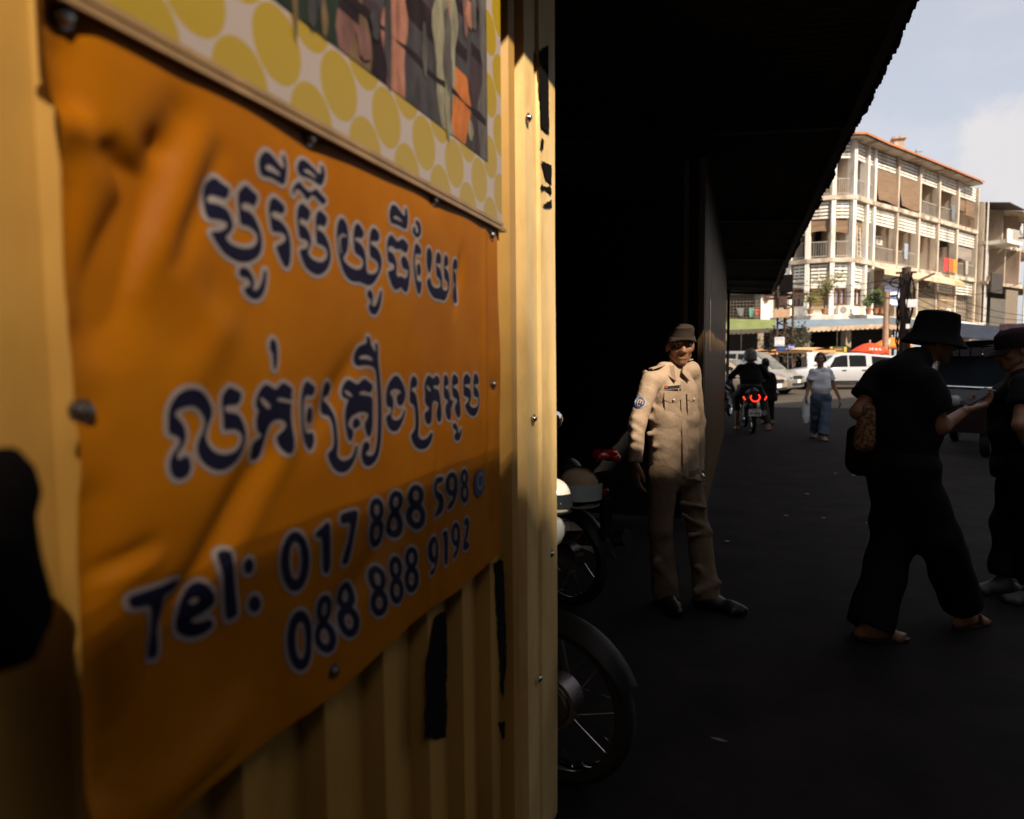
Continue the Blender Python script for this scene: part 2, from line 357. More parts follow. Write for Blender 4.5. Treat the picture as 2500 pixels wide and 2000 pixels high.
G(Z1, [(900,2800),(930,2710),(1030,2690),(1120,2740),(1190,2860),(1230,3000),(1210,3110),(1180,3150),(1230,3200),(1320,3140),(1390,3000),(1435,2750),(1495,2750),(1490,2960),(1440,3190),(1360,3330),(1240,3380),(1110,3320),(1020,3210),(1005,3130),(1100,3110),(1150,3060),(1130,2960),(1050,2900),(970,2900),(925,2870)])
G(Z1, [(1320,600),(1310,450),(1360,320),(1460,235),(1570,300),(1690,440),(1780,560),(1850,620),(1870,560),(1830,440),(1820,320),(1870,320),(1910,430),(1930,600),(1910,800),(1870,940),(1820,950),(1720,885),(1600,810),(1500,780),(1400,780),(1345,690)], [(1440,570),(1500,510),(1590,540),(1700,640),(1780,720),(1770,770),(1690,740),(1590,680),(1480,650)])
G(Z4, [(140,250),(150,130),(170,60),(250,5),(320,60),(400,130),(455,200),(440,290),(400,335),(330,290),(240,260),(190,310),(200,390),(280,420),(400,490),(490,610),(540,760),(560,900),(560,1100),(550,1250),(520,1340),(470,1365),(410,1290),(340,1130),(280,980),(290,940),(390,900),(460,840),(470,760),(410,690),(300,670),(220,680),(190,580),(160,380)])
G(Z3, [(330,600),(320,480),(380,350),(490,295),(600,360),(740,490),(850,620),(920,690),(980,680),(970,540),(955,460),(1010,460),(1060,560),(1080,700),(1060,850),(1000,975),(940,990),(820,895),(680,805),(560,765),(460,755),(380,695)], [(490,590),(560,540),(660,570),(780,690),(860,760),(860,810),(770,770),(650,690),(540,650)])
G(Z3, [(170,1200),(180,1080),(260,970),(370,880),(440,950),(540,1080),(680,1180),(740,1130),(840,1070),(920,1160),(1040,1290),(1115,1370),(1095,1450),(1020,1500),(920,1410),(820,1290),(740,1240),(690,1260),(630,1370),(570,1355),(490,1240),(400,1120),(300,1080),(240,1130),(240,1240),(190,1255)])
G(Z4, [(690,250),(720,170),(790,115),(860,170),(940,250),(965,300),(930,400),(890,475),(830,430),(770,400),(730,440),(730,520),(790,540),(870,590),(930,700),(960,850),(940,950),(890,1030),(890,1090),(940,1180),(1040,1240),(1150,1260),(1230,1210),(1270,1100),(1240,980),(1160,920),(1060,900),(1050,800),(1050,640),(1050,540),(1050,420),(1080,310),(1140,245),(1210,310),(1295,400),(1270,500),(1230,585),(1170,540),(1110,530),(1080,570),(1090,640),(1160,660),(1230,720),(1290,850),(1330,1000),(1340,1150),(1310,1290),(1230,1425),(1100,1505),(980,1480),(850,1370),(770,1220),(720,1040),(740,1010),(850,1000),(900,930),(890,850),(830,810),(720,800),(700,600),(680,420)])
G(Z5, [(170,182),(230,235),(270,360),(275,560),(255,710),(215,750),(185,810),(250,900),(340,960),(420,980),(475,930),(480,830),(430,760),(355,720),(345,600),(340,450),(355,320),(400,265),(450,330),(495,420),(470,510),(390,480),(350,510),(380,545),(430,570),(480,640),(510,730),(525,900),(530,1030),(600,1050),(660,1030),(690,950),(680,860),(620,810),(575,780),(565,700),(560,520),(575,400),(620,335),(680,390),(712,470),(690,560),(600,535),(575,560),(590,600),(660,640),(710,720),(740,830),(735,950),(690,1080),(620,1190),(550,1215),(480,1180),(420,1150),(350,1160),(270,1130),(200,1040),(150,900),(110,700),(95,450),(115,260)], [(235,500),(190,455),(150,520),(150,640),(175,740),(155,740),(125,620),(125,500),(160,435),(210,425),(250,470)])
G(Z5, [(535,1330),(550,1285),(580,1275),(610,1310),(625,1380),(620,1460),(605,1500),(640,1540),(670,1500),(700,1400),(722,1285),(748,1290),(745,1420),(720,1560),(680,1645),(630,1655),(580,1610),(555,1540),(560,1510),(590,1490),(595,1440),(570,1400),(545,1390)])
G(Z6, [(120,330),(120,220),(150,140),(190,112),(240,150),(300,240),(350,300),(360,260),(345,180),(375,165),(397,260),(400,350),(385,485),(350,490),(270,435),(200,412),(145,405)], [(175,310),(210,280),(260,310),(320,370),(315,390),(250,350),(190,330)])
G(Z6, [(70,700),(90,620),(140,565),(180,610),(230,680),(260,670),(300,628),(340,650),(405,720),(400,790),(370,855),(320,820),(270,780),(230,800),(190,780),(150,740),(110,740),(90,790),(100,830),(150,840),(190,900),(215,980),(222,1080),(210,1150),(230,1220),(280,1190),(330,1230),(370,1230),(395,1120),(380,1100),(340,1100),(300,1060),(280,960),(300,900),(340,890),(390,950),(420,1050),(425,1200),(405,1350),(380,1435),(350,1445),(310,1400),(280,1360),(240,1390),(200,1415),(150,1350),(110,1240),(80,1130),(110,1115),(170,1100),(185,1050),(160,1000),(85,990),(75,850)])
G(Z6, [(520,345),(560,375),(592,460),(592,560),(560,615),(520,615),(480,570),(462,500),(475,455),(510,455),(510,540),(540,560),(550,500),(530,430),(500,395)])
G(Z6, [(490,800),(500,720),(530,698),(575,750),(605,820),(585,885),(535,850),(505,880),(505,1050),(525,1180),(540,1270),(575,1280),(612,1265),(608,1380),(595,1450),(570,1485),(540,1430),(510,1320),(485,1150),(473,950)])
G(Z6, [(530,1060),(545,1005),(570,995),(595,1060),(600,1140),(585,1190),(555,1195),(535,1150)])
G(Z6, [(675,850),(690,780),(720,762),(755,820),(768,900),(762,1020),(745,1130),(720,1155),(695,1090),(678,1000)])
G(Z6, [(690,1250),(740,1205),(755,1290),(790,1360),(850,1385),(900,1360),(905,1290),(880,1230),(835,1200),(825,1100),(818,950),(832,850),(865,825),(908,890),(908,970),(895,1025),(860,1000),(830,1010),(840,1040),(890,1080),(922,1170),(932,1300),(930,1390),(980,1425),(1020,1390),(1020,1310),(995,1260),(955,1230),(950,1050),(952,960),(965,880),(990,866),(1027,930),(1032,1000),(1015,1055),(985,1040),(960,1055),(970,1075),(1010,1100),(1042,1180),(1052,1300),(1035,1430),(990,1545),(950,1570),(890,1535),(830,1540),(770,1485),(720,1400),(693,1320)])
G(Z6, [(1098,1020),(1110,950),(1140,926),(1182,990),(1192,1040),(1180,1105),(1145,1080),(1110,1095),(1120,1130),(1160,1150),(1187,1220),(1192,1330),(1193,1500),(1187,1605),(1160,1608),(1130,1540),(1112,1400),(1130,1370),(1165,1340),(1160,1300),(1110,1290),(1098,1150)])
G(Y1, [(200,860),(195,700),(200,520),(260,350),(370,220),(520,168),(660,210),(780,320),(860,460),(865,580),(820,680),(780,780),(760,900),(790,1020),(870,1120),(980,1170),(1100,1170),(1220,1120),(1290,1020),(1310,900),(1260,810),(1180,780),(1040,810),(1030,760),(1025,560),(1000,400),(1010,280),(1060,200),(1120,145),(1180,180),(1295,240),(1280,340),(1240,420),(1150,420),(1070,430),(1040,470),(1060,530),(1150,540),(1240,560),(1300,640),(1350,780),(1365,920),(1340,1080),(1270,1230),(1150,1350),(1000,1412),(860,1392),(740,1312),(650,1200),(620,1080),(650,960),(720,820),(760,680),(720,580),(640,470),(540,430),(420,450),(310,510),(290,580),(360,640),(430,730),(468,850),(450,980),(400,1060),(330,1150),(320,1240),(370,1250),(430,1190),(490,1190),(530,1280),(532,1400),(470,1495),(370,1542),(280,1525),(220,1440),(203,1300),(240,1180),(320,1080),(370,1000),(370,930),(300,880)])
G(Y2, [(270,230),(280,160),(315,125),(355,170),(367,270),(362,400),(345,500),(315,510),(308,400),(310,310),(280,280)])
G(Y2, [(105,890),(130,790),(170,720),(230,670),(290,715),(340,750),(385,690),(430,660),(480,690),(550,735),(525,810),(545,880),(520,960),(530,1200),(547,1400),(530,1500),(470,1525),(410,1460),(370,1350),(370,1300),(430,1240),(470,1170),(430,1110),(360,1100),(290,1140),(260,1220),(248,1320),(248,1450),(230,1560),(160,1605),(100,1560),(88,1430),(110,1370),(190,1330),(210,1280),(150,1260),(118,1180),(118,1060),(150,1000),(110,960)], [(340,860),(400,835),(560,880),(560,920),(440,898),(360,885)], [(150,840),(190,835),(270,920),(285,975),(240,980),(170,890)])
G(Y2, [(640,900),(655,780),(680,690),(720,635),(770,670),(838,720),(810,800),(780,828),(720,805),(690,840),(675,960),(680,1120),(700,1240),(750,1280),(832,1250),(837,1360),(800,1455),(765,1478),(720,1430),(680,1320),(650,1180)])
G(Y2, [(718,1050),(730,970),(770,945),(808,1000),(822,1100),(800,1150),(750,1152),(722,1110)])
G(Y3, [(45,700),(55,630),(90,585),(130,620),(167,650),(155,710),(140,755),(90,750),(60,790),(90,820),(130,840),(160,900),(188,1000),(203,1150),(217,1300),(200,1380),(210,1440),(260,1480),(330,1470),(390,1420),(415,1310),(450,1310),(430,1420),(390,1520),(320,1595),(240,1615),(160,1570),(110,1490),(78,1400),(140,1350),(165,1290),(160,1150),(140,1000),(120,975),(53,960),(48,850)])
G(Y3, [(265,740),(290,640),(345,565),(390,605),(430,635),(465,590),(510,560),(555,600),(608,640),(590,700),(560,728),(500,695),(450,715),(440,745),(520,750),(603,765),(603,900),(608,1100),(590,1195),(560,1218),(530,1160),(508,1070),(540,1010),(560,960),(510,930),(430,940),(360,990),(330,1060),(340,1110),(380,1120),(397,1180),(375,1255),(350,1268),(320,1200),(295,1080),(288,950),(310,850),(340,790),(288,785)], [(290,700),(320,690),(380,750),(370,770),(330,760)])
G(Y3, [(375,1080),(390,1015),(430,995),(467,1040),(470,1090),(420,1115),(395,1125)])
G(Y3, [(405,330),(420,250),(470,192),(520,182),(535,150),(522,105),(550,90),(572,130),(578,190),(612,250),(640,280),(618,190),(640,155),(662,220),(662,330),(670,440),(690,600),(702,800),(707,1000),(702,1250),(682,1400),(640,1495),(560,1548),(510,1512),(480,1430),(498,1290),(540,1255),(582,1290),(575,1360),(530,1390),(545,1415),(590,1430),(625,1400),(648,1320),(660,1150),(660,850),(645,600),(632,460),(580,420),(500,415),(440,432),(410,390)], [(455,330),(500,300),(560,310),(600,350),(590,370),(520,345),(460,350)])
G(Y4, [(190,810),(178,600),(210,440),(280,320),(360,250),(430,310),(500,440),(533,580),(520,700),(470,792),(420,802),(380,740),(370,640),(400,580),(450,590),(440,530),(360,490),(290,520),(250,580),(300,620),(325,700),(320,800),(310,900),(280,960),(300,1030),(360,1060),(430,1030),(480,950),(505,860),(535,870),(512,1000),(460,1130),(390,1233),(320,1255),(240,1203),(190,1090),(178,980),(260,940),(290,870),(270,820)])
G(Y4, [(600,440),(610,320),(655,255),(712,330),(722,400),(700,475),(650,470),(620,510),(640,540),(690,570),(718,680),(742,850),(757,1050),(747,1220),(740,1320),(780,1390),(850,1390),(910,1330),(940,1265),(982,1275),(962,1400),(900,1522),(800,1572),(700,1533),(640,1430),(607,1310),(680,1230),(698,1100),(688,900),(668,770),(598,755),(593,600)])
G(Y4, [(830,480),(850,350),(900,255),(950,280),(990,330),(1050,255),(1100,280),(1133,340),(1122,420),(1080,445),(1010,430),(990,480),(1040,500),(1110,510),(1133,700),(1143,900),(1133,1060),(1100,1093),(1060,1030),(1043,900),(1080,810),(1090,740),(1030,700),(980,720),(965,850),(965,1000),(950,1100),(900,1133),(850,1070),(833,920),(900,880),(920,830),(870,790),(838,720),(850,580)], [(860,440),(890,430),(950,510),(940,550),(900,530)])
G(Y4, [(1190,340),(1200,260),(1240,245),(1275,320),(1283,400),(1260,445),(1210,450),(1210,490),(1260,500),(1293,600),(1293,680),(1320,700),(1355,700),(1330,800),(1302,850),(1307,960),(1290,1043),(1250,1053),(1208,980),(1193,870),(1208,780),(1250,740),(1250,690),(1188,670),(1178,550),(1185,440)])
G(Y4, [(1338,350),(1350,260),(1380,235),(1433,290),(1453,360),(1430,425),(1370,430),(1350,480),(1400,490),(1453,560),(1468,700),(1478,850),(1478,970),(1440,1023),(1398,960),(1368,850),(1380,780),(1430,720),(1410,670),(1348,650),(1333,500)])
G(Y4, [(1318,1140),(1340,1095),(1390,1105),(1418,1180),(1423,1260),(1440,1290),(1468,1195),(1493,1195),(1478,1330),(1440,1403),(1390,1413),(1348,1370),(1343,1300),(1390,1270),(1390,1220),(1338,1210)])
G(Y4, [(1523,350),(1540,270),(1580,225),(1643,290),(1648,360),(1630,425),(1560,410),(1540,440),(1570,470),(1630,490),(1653,560),(1653,700),(1620,760),(1660,830),(1720,830),(1770,790),(1775,700),(1770,640),(1698,640),(1693,550),(1688,400),(1700,270),(1730,215),(1772,270),(1788,350),(1780,425),(1720,410),(1700,450),(1740,480),(1782,540),(1793,680),(1788,820),(1750,943),(1690,988),(1618,940),(1568,850),(1548,770),(1600,730),(1620,680),(1600,640),(1533,630),(1528,500)])
G(Y5, [(85,790),(110,725),(450,615),(790,505),(835,560),(800,655),(600,720),(590,780),(600,1000),(633,1300),(633,1545),(570,1585),(500,1575),(467,1500),(420,1100),(370,840),(300,850),(125,895)], sm=1)
G(Y5, [(868,1230),(868,1050),(930,800),(1020,620),(1120,545),(1195,600),(1235,730),(1235,840),(1100,970),(1000,1050),(1000,1100),(1080,1090),(1180,1030),(1225,1090),(1200,1165),(1060,1265),(950,1293)], [(1005,850),(1040,775),(1105,745),(1100,800),(1050,865)])
G(Y5, [(1328,200),(1350,155),(1400,125),(1453,150),(1453,300),(1483,600),(1543,950),(1510,1003),(1410,1055),(1378,1010),(1350,700)], sm=1)
G(Y5, EL(1665, 335, 70, 100), sm=0); G(Y5, EL(1755, 835, 80, 110), sm=0)
def D8(cx, top, waist, bot, r1, r2):
    G(Y6, EL(cx-2, (top+waist+8)/2, r1, (waist-top+22)/2), EL(cx-2, (top+waist+8)/2, r1*.34, (waist-top)*.26), sm=0)
    G(Y6, EL(cx+2, (bot+waist-8)/2, r2, (bot-waist+22)/2), EL(cx+2, (bot+waist-8)/2, r2*.38, (bot-waist)*.26), sm=0)
G(Y6, EL(213, 766, 116, 243), EL(216, 760, 50, 155), sm=0); G(Y6, EL(252, 1405, 106, 243), EL(255, 1405, 44, 152), sm=0)
G(Y6, [(365,540),(430,480),(455,448),(485,450),(492,600),(494,855),(438,865),(433,750),(425,560),(388,578)], sm=1)
G(Y6, [(562,410),(580,378),(715,343),(715,400),(662,640),(632,785),(585,795),(582,760),(640,560),(652,438),(580,468)], sm=1)
for a in ((877,260,432,648,60,70),(1030,200,362,570,58,64),(1181,150,305,500,60,68),(1570,22,142,285,36,38),(460,1045,1258,1500,72,80),(640,940,1142,1372,68,76),(872,810,1003,1200,62,72),(1020,730,905,1102,54,62),(1148,655,815,1012,52,60)): D8(*a)
G(Y6, [(1318,100),(1397,72),(1397,118),(1350,140),(1350,195),(1395,222),(1408,290),(1392,370),(1342,413),(1322,405),(1322,368),(1365,330),(1372,270),(1318,245)], sm=1)
def D9(cx, cy, rx, ry, ty):
    G(Y6, EL(cx, cy, rx, ry), EL(cx, cy, rx*.36, ry*.52), sm=0)
    G(Y6, [(cx+rx*.35, cy+ry*.3), (cx+rx, cy-ry*.2), (cx+rx*.95, cy+ry*.9), (cx+rx*.2, ty-20), (cx-rx*.6, ty), (cx-rx*.55, ty-40), (cx+rx*.25, cy+ry*1.2)], sm=1)
D9(1462, 138, 50, 98, 350); D9(1320, 670, 48, 112, 882); D9(1505, 545, 38, 96, 748)
G(Y6, [(1388,540),(1420,510),(1440,528),(1440,790),(1408,798),(1408,580)], sm=1)
G(Y6, [(1568,440),(1595,402),(1617,440),(1613,520),(1590,605),(1617,610),(1617,662),(1568,683),(1568,620),(1590,520),(1593,462),(1575,485)], sm=1)

def chaikin(p, n):
    for _ in range(n):
        q = []
        for i in range(len(p)):
            a = p[i]; c = p[(i+1) % len(p)]
            q += [(.75*a[0]+.25*c[0], .75*a[1]+.25*c[1]), (.25*a[0]+.75*c[0], .25*a[1]+.75*c[1])]
        p = q
    return p
def poly_sd(Q, poly):
    Pn = np.array(poly); A = Pn; Bp = np.roll(Pn, -1, 0); best = np.full(len(Q), 1e9); ins = np.zeros(len(Q), bool)
    for (ax, ay), (bx, by) in zip(A, Bp):
        vx, vy = bx-ax, by-ay; L2 = vx*vx+vy*vy+1e-18; t = np.clip(((Q[:, 0]-ax)*vx+(Q[:, 1]-ay)*vy)/L2, 0, 1)
        best = np.minimum(best, (Q[:, 0]-ax-t*vx)**2+(Q[:, 1]-ay-t*vy)**2)
        c = (ay > Q[:, 1]) != (by > Q[:, 1])
        if by != ay: ins ^= c & (Q[:, 0] < vx*(Q[:, 1]-ay)/(by-ay)+ax)
    return np.sqrt(best)*np.where(ins, -1, 1)
HG = .0022
LP = []
for tr, o, cuts, sm in GL:
    mp_ = lambda pl: [(v.y, v.z) for v in (onX(px, py, BX+.012) for px, py in pl)]
    LP.append((mp_(chaikin(T(*tr, o), sm)), [mp_(chaikin(T(*tr, c), sm if sm else 0)) for c in cuts]))
allp = np.array([p for o, c in LP for p in o]); y0g, z0g = allp.min(0)-.02; y1g, z1g = allp.max(0)+.02
ny, nzg = int((y1g-y0g)/HG)+2, int((z1g-z0g)/HG)+2
FLD = np.full((ny, nzg), .05)
for o, cuts in LP:
    oa = np.array(o); i0 = np.maximum(((oa.min(0)-.012-(y0g, z0g))/HG).astype(int), 0); i1 = ((oa.max(0)+.012-(y0g, z0g))/HG).astype(int)+2
    i1 = np.minimum(i1, (ny, nzg)); yy, zz2 = np.meshgrid(y0g+HG*np.arange(i0[0], i1[0]), z0g+HG*np.arange(i0[1], i1[1]), indexing='ij')
    Q = np.stack([yy.ravel(), zz2.ravel()], 1); d = poly_sd(Q, o)
    for c in cuts: d = np.maximum(d, -poly_sd(Q, c))
    d = d.reshape(yy.shape); sl = (slice(i0[0], i1[0]), slice(i0[1], i1[1])); FLD[sl] = np.minimum(FLD[sl], d)
def march(level, off, name, mat):
    Fv = FLD-level; vs = []; fs = []; key = {}
    def vert(k, y, z):
        if k not in key: key[k] = len(vs); vs.append((y, z))
        return key[k]
    IN = Fv < 0; anyc = IN[:-1, :-1] | IN[1:, :-1] | IN[1:, 1:] | IN[:-1, 1:]
    for i, j in np.argwhere(anyc):
        cs = [(i, j), (i+1, j), (i+1, j+1), (i, j+1)]; poly = []
        for q in range(4):
            a, c = cs[q], cs[(q+1) % 4]; fa, fc = Fv[a], Fv[c]
            if fa < 0: poly.append(vert(('v', *map(int, a)), y0g+HG*a[0], z0g+HG*a[1]))
            if (fa < 0) != (fc < 0):
                t = fa/(fa-fc); kk = ('e',)+tuple(map(int, min(a, c)+max(a, c)))
                poly.append(vert(kk, y0g+HG*(a[0]+t*(c[0]-a[0])), z0g+HG*(a[1]+t*(c[1]-a[1]))))
        if len(poly) > 2: fs.append(tuple(poly))
    yz = np.array(vs); dd = bdisp(yz); b = MB(); b.add([(BX+float(d_)+off, float(y_), float(z_)) for d_, (y_, z_) in zip(dd, yz)], fs)
    return b.build(name, mat, ban, smooth=180)
march(.0052, .0009, 'lettering_outline', m_halo)
march(0.0, .0016, 'lettering', m_navy)
b = MB(); c = onX(660+1700*.30151, 1140+130*.30151, BX+.012); d0 = float(bdisp([[c.y, c.z]])[0])
b.lathe([(.030, 0), (.0002, .0001)], (BX+d0+.0035, c.y, c.z), (1, 0, 0), 28, 0)
b.lathe([(.019, .0008), (.013, .0008)], (BX+d0+.0035, c.y+.003, c.z+.004), (1, 0, 0), 24, 1)
b.build('round_emblem', [m_cyan, m_halo], ban)

# ================================================================== poster board above the banner
PX_ = WX+.027
zp = zb_top; yp_r = onX(1226, 540, PX_).y; yp_l = .40
zpic = .5*(onX(711, 37, PX_).z + onX(1190, 393, PX_).z); ypic_r = onX(1190, 393, PX_).y
post = thing('poster_board', 'poster board with yellow polka dot border above the orange banner', 'poster', (PX_, .9, zp))
m_dots = bpy.data.materials.new('polka_print'); m_dots.use_nodes = True; n_ = m_dots.node_tree; bs_ = n_.nodes['Principled BSDF']; bs_.inputs['Roughness'].default_value = .35
tcn = n_.nodes.new('ShaderNodeTexCoord'); sp = n_.nodes.new('ShaderNodeSeparateXYZ'); n_.links.new(tcn.outputs['Object'], sp.inputs[0])
def mth(op, a, b_=None):
    x = n_.nodes.new('ShaderNodeMath'); x.operation = op
    for i, q in enumerate((a, b_)):
        if q is None: continue
        if isinstance(q, (int, float)): x.inputs[i].default_value = q
        else: n_.links.new(q, x.inputs[i])
    return x.outputs[0]
PIT = .129; yo = onX(759, 160, PX_).y + PIT/2 - .9; zo = (zpic-zp)*.60
def lat(oy, oz):
    dy = mth('SUBTRACT', mth('FRACT', mth('ADD', mth('DIVIDE', mth('SUBTRACT', sp.outputs['Y'], oy), PIT), 100.5)), .5)
    dz = mth('SUBTRACT', mth('FRACT', mth('ADD', mth('DIVIDE', mth('SUBTRACT', sp.outputs['Z'], oz), PIT), 100.5)), .5)
    return mth('LESS_THAN', mth('ADD', mth('MULTIPLY', dy, dy), mth('MULTIPLY', dz, dz)), .343**2)
fac = mth('MAXIMUM', lat(yo, zo), lat(yo+PIT/2, zo+PIT/2))
mixn = n_.nodes.new('ShaderNodeMixRGB'); mixn.inputs[1].default_value = (.40, .32, .28, 1); mixn.inputs[2].default_value = (.36, .235, .004, 1)
n_.links.new(fac, mixn.inputs[0]); n_.links.new(mixn.outputs[0], bs_.inputs['Base Color'])
b = MB(); b.box((PX_-.006, (yp_l+yp_r)/2, (zp+2.96)/2), (.012, yp_r-yp_l, 2.96-zp)); b.build('polka_dot_panel', m_dots, post)
m_rail = M('tan_rail', (.30, .18, .075), .4, scale=12, var=.3, spec=.5)
b = MB(); b.box((PX_-.002, (yp_l+yp_r)/2+.004, zp-.004), (.016, yp_r-yp_l+.02, .007)); b.box((PX_+.001, (yp_l+yp_r)/2, zp+.008), (.004, yp_r-yp_l, .007)); b.build('bottom_rail', m_rail, post)
b = MB(); rr = random.Random(11)
pal = [(.02, .03, .02), (.16, .08, .07), (.14, .09, .05), (.02, .012, .014), (.30, .13, .09), (.05, .045, .05), (.22, .20, .14), (.42, .13, .035), (.045, .03, .035), (.09, .08, .075)]
mp_l = [M('picture_tone_%s' % nm, c, .6, spec=.15, var=.45, scale=14, stretch=(1, 3, 1)) for nm, c in zip(('leaf', 'plum', 'beige', 'night', 'skin', 'slate', 'sage', 'rust', 'wine', 'stone'), pal)]
edges = [(-60, 3), (420, 9), (520, 2), (640, 0), (840, 1), (865, 2), (895, 3), (945, 4), (985, 5), (1066, 6), (1110, 7), (1139, 5), (1150, 8), (1170, 9), (1192, 9)]
yb = [max(yp_l+.02, onX(px, 200, PX_).y) for px, _ in edges]; yb[0] = yp_l+.02; yb[-1] = ypic_r
NZ = 40
def wob(i, z): return 0 if i in (0, len(yb)-1) else .013*math.sin(z*21+i*2.1)+.008*math.sin(z*47+i)
for i in range(len(yb)-1):
    for j in range(NZ):
        z0, z1 = zpic+(2.93-zpic)*j/NZ, zpic+(2.93-zpic)*(j+1)/NZ
        cidx = edges[i][1] if math.sin(z0*9+i*3) > -.75 else rr.choice((3, 5, 8))
        b.quad((PX_+.0012, yb[i]+wob(i, z0), z0), (PX_+.0012, yb[i+1]+wob(i+1, z0), z0), (PX_+.0012, yb[i+1]+wob(i+1, z1), z1), (PX_+.0012, yb[i]+wob(i, z1), z1), cidx)
zl = zpic+.075
for k in range(24):
    ya, yb2 = yp_l+.02+(ypic_r-yp_l-.03)*k/24, yp_l+.02+(ypic_r-yp_l-.03)*(k+1)/24; b.quad((PX_+.0018, ya, zl+.004*math.sin(k)), (PX_+.0018, yb2, zl+.004*math.sin(k+1)), (PX_+.0018, yb2, zl+.009+.005*math.sin(k*1.7+1.7)), (PX_+.0018, ya, zl+.009+.005*math.sin(k*1.7)), 3)
for k in range(60):                              # smaller shapes within the printed figures
    yy = rr.uniform(yp_l+.05, ypic_r-.05); z0 = zpic+rr.uniform(.02, .5); w2, h2 = rr.uniform(.006, .022), rr.uniform(.02, .10); ci = rr.choice((1, 2, 3, 4, 5, 5, 6, 8, 9)); n6 = 9
    b.add([(PX_+.0024+.00002*k, yy+w2*math.cos(2*math.pi*q/n6)*(1+.3*math.sin(3*q+k)), z0+h2*math.sin(2*math.pi*q/n6)) for q in range(n6)], [tuple(range(n6))], ci)
b.build('printed_picture', mp_l, post)
b = MB(); rr = random.Random(5)                  # black cloth strip peeking out below the rail's end
c = onX(1212, 565, WX+.02)
b.slab([(WX+.018, c.y-.008, c.z+.02), (WX+.018, c.y+.016, c.z+.02), (WX+.018, c.y+.016, c.z-.018), (WX+.018, c.y+.008, c.z-.014), (WX+.018, c.y+.002, c.z-.026), (WX+.018, c.y-.008, c.z-.012)], (.002, 0, 0))
b.build('hanging_strip', m_black, post)

# ================================================================== black lump at the far left
b = MB(); c1 = P(10, 1215, .45); c2 = P(20, 1480, .44); c3 = P(-70, 1350, .45)
def e(c, r): return ('e', tuple(c), r)
sdf_mesh(b, [e(c1, (.018, .020, .034)), e(c2, (.020, .027, .044)), e(c3, (.014, .018, .06)), ('c', tuple(P(-30, 1215, .45)), tuple(P(-40, 1480, .44)), .016, .02)], h=.006, k=.02,
         disp=lambda Gp: .0015*np.sin(Gp[:, 1]*260+Gp[:, 2]*120))
m_lump = M('lump_black', (.005, .004, .004), .95, scale=20, spec=.05)  # solid stand-in for an unidentified dark blob
bag = tag(rebase(b.build('dark_lump', m_lump, smooth=180)), 'lumpy black shape at the far left edge before the ochre wall', 'bag')

# ================================================================== alley canopy roof
RX, RZ = 0.79, CAMZ+1.712
ry0, ry1 = 2.1, 19.5
m_tin = M('rusty_roof_tin', (.045, .036, .030), .75, scale=4, var=.45, bump=.1, bscale=20)
roof = thing('canopy_roof', 'dark corrugated tin canopy with a ragged edge hanging over the alley', 'roof', (-1, 12, RZ))
b = MB(); rr = random.Random(2)
ys = np.arange(ry0, ry1, .019); step = 0.; nxt = ry0+.3; jit = 0.; vs = []; top = []
for y in ys:
    if y > nxt: nxt = y+rr.uniform(.28, .62); step = rr.uniform(-.022, .022)
    jit = .75*jit + rr.uniform(-.0045, .0045)
    z = RZ + .009*math.sin(2*math.pi*y/.076) + rr.uniform(-.0015, .0015)
    e_ = RX + step + jit
    vs.append([(e_, y, z), (-1.2, y, z+.14), (-3.4, y, z+.26)])
n = len(vs)
b.add([p for v in vs for p in v], [(i*3+k, i*3+k+1, i*3+k+4, i*3+k+3) for i in range(n-1) for k in range(2)])
b.add([(p[0]-.003, p[1], p[2]+.022) for v in vs for p in v], [(i*3+k, i*3+3+k, i*3+k+4, i*3+k+1) for i in range(n-1) for k in range(2)])
b.build('corrugated_sheets', m_tin, roof)
for yy in (2.35, 5.5, 9.0, 12.5, 16.0, 19.3):
    MB().box((-1.35, yy, RZ-.02+.09), (4.1, .06, .07), (Vector((1, 0, -.058)).normalized(), Vector((0, 1, 0)), Vector((.058, 0, 1)).normalized())).build('rafter', m_tin, roof)
MB().box((RX-.10, (ry0+ry1)/2, RZ-.055), (.05, ry1-ry0, .06)).build('edge_purlin', m_tin, roof)

# ================================================================== rear stall with ribbed wall
W2X = -0.31
y2a = onX(1719, 1000, W2X).y; y2b = onX(1770, 950, W2X).y
m_w2 = M('brown_ochre_tin', (.15, .090, .034), .42, scale=5, var=.35, stretch=(1, 1, .15), spec=.5)
rear = thing('rear_stall_wall', 'brownish ribbed metal wall running down the alley behind the officer', 'wall', (W2X, y2a, 0))
b = MB(); yy = y2a; pr = []
while yy < y2b:
    for dy, dx in ((0, 0), (.03, 0), (.04, -.016), (.085, -.016), (.095, 0)): pr.append((W2X+dx, yy+dy))
    yy += .105
n = len(pr); b.add([(x, y, z) for z in (.03, 3.13) for x, y in pr], [(i, i+1, n+i+1, n+i) for i in range(n-1)])
b.build('ribbed_sheet', m_w2, rear)
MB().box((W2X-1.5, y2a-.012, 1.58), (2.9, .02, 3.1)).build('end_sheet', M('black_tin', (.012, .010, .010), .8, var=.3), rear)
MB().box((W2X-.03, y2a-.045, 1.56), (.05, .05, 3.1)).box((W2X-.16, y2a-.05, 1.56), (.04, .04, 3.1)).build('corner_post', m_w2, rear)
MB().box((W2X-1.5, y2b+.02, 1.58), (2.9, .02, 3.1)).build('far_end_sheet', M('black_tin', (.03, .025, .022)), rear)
c = onX(1738, 790, W2X+.004)
MB().box((W2X+.003, onX(1738, 780, W2X).y-.5, onX(1738, 800, W2X).z), (.006, .22, .5)).build('faded_notice', M('faded_notice', (.30, .16, .10), .4, var=.4, scale=9), rear)
bw = thing('back_wall', 'black shadowed wall at the back of the gap between the two stalls', 'wall', (-3.2, 4, 0))
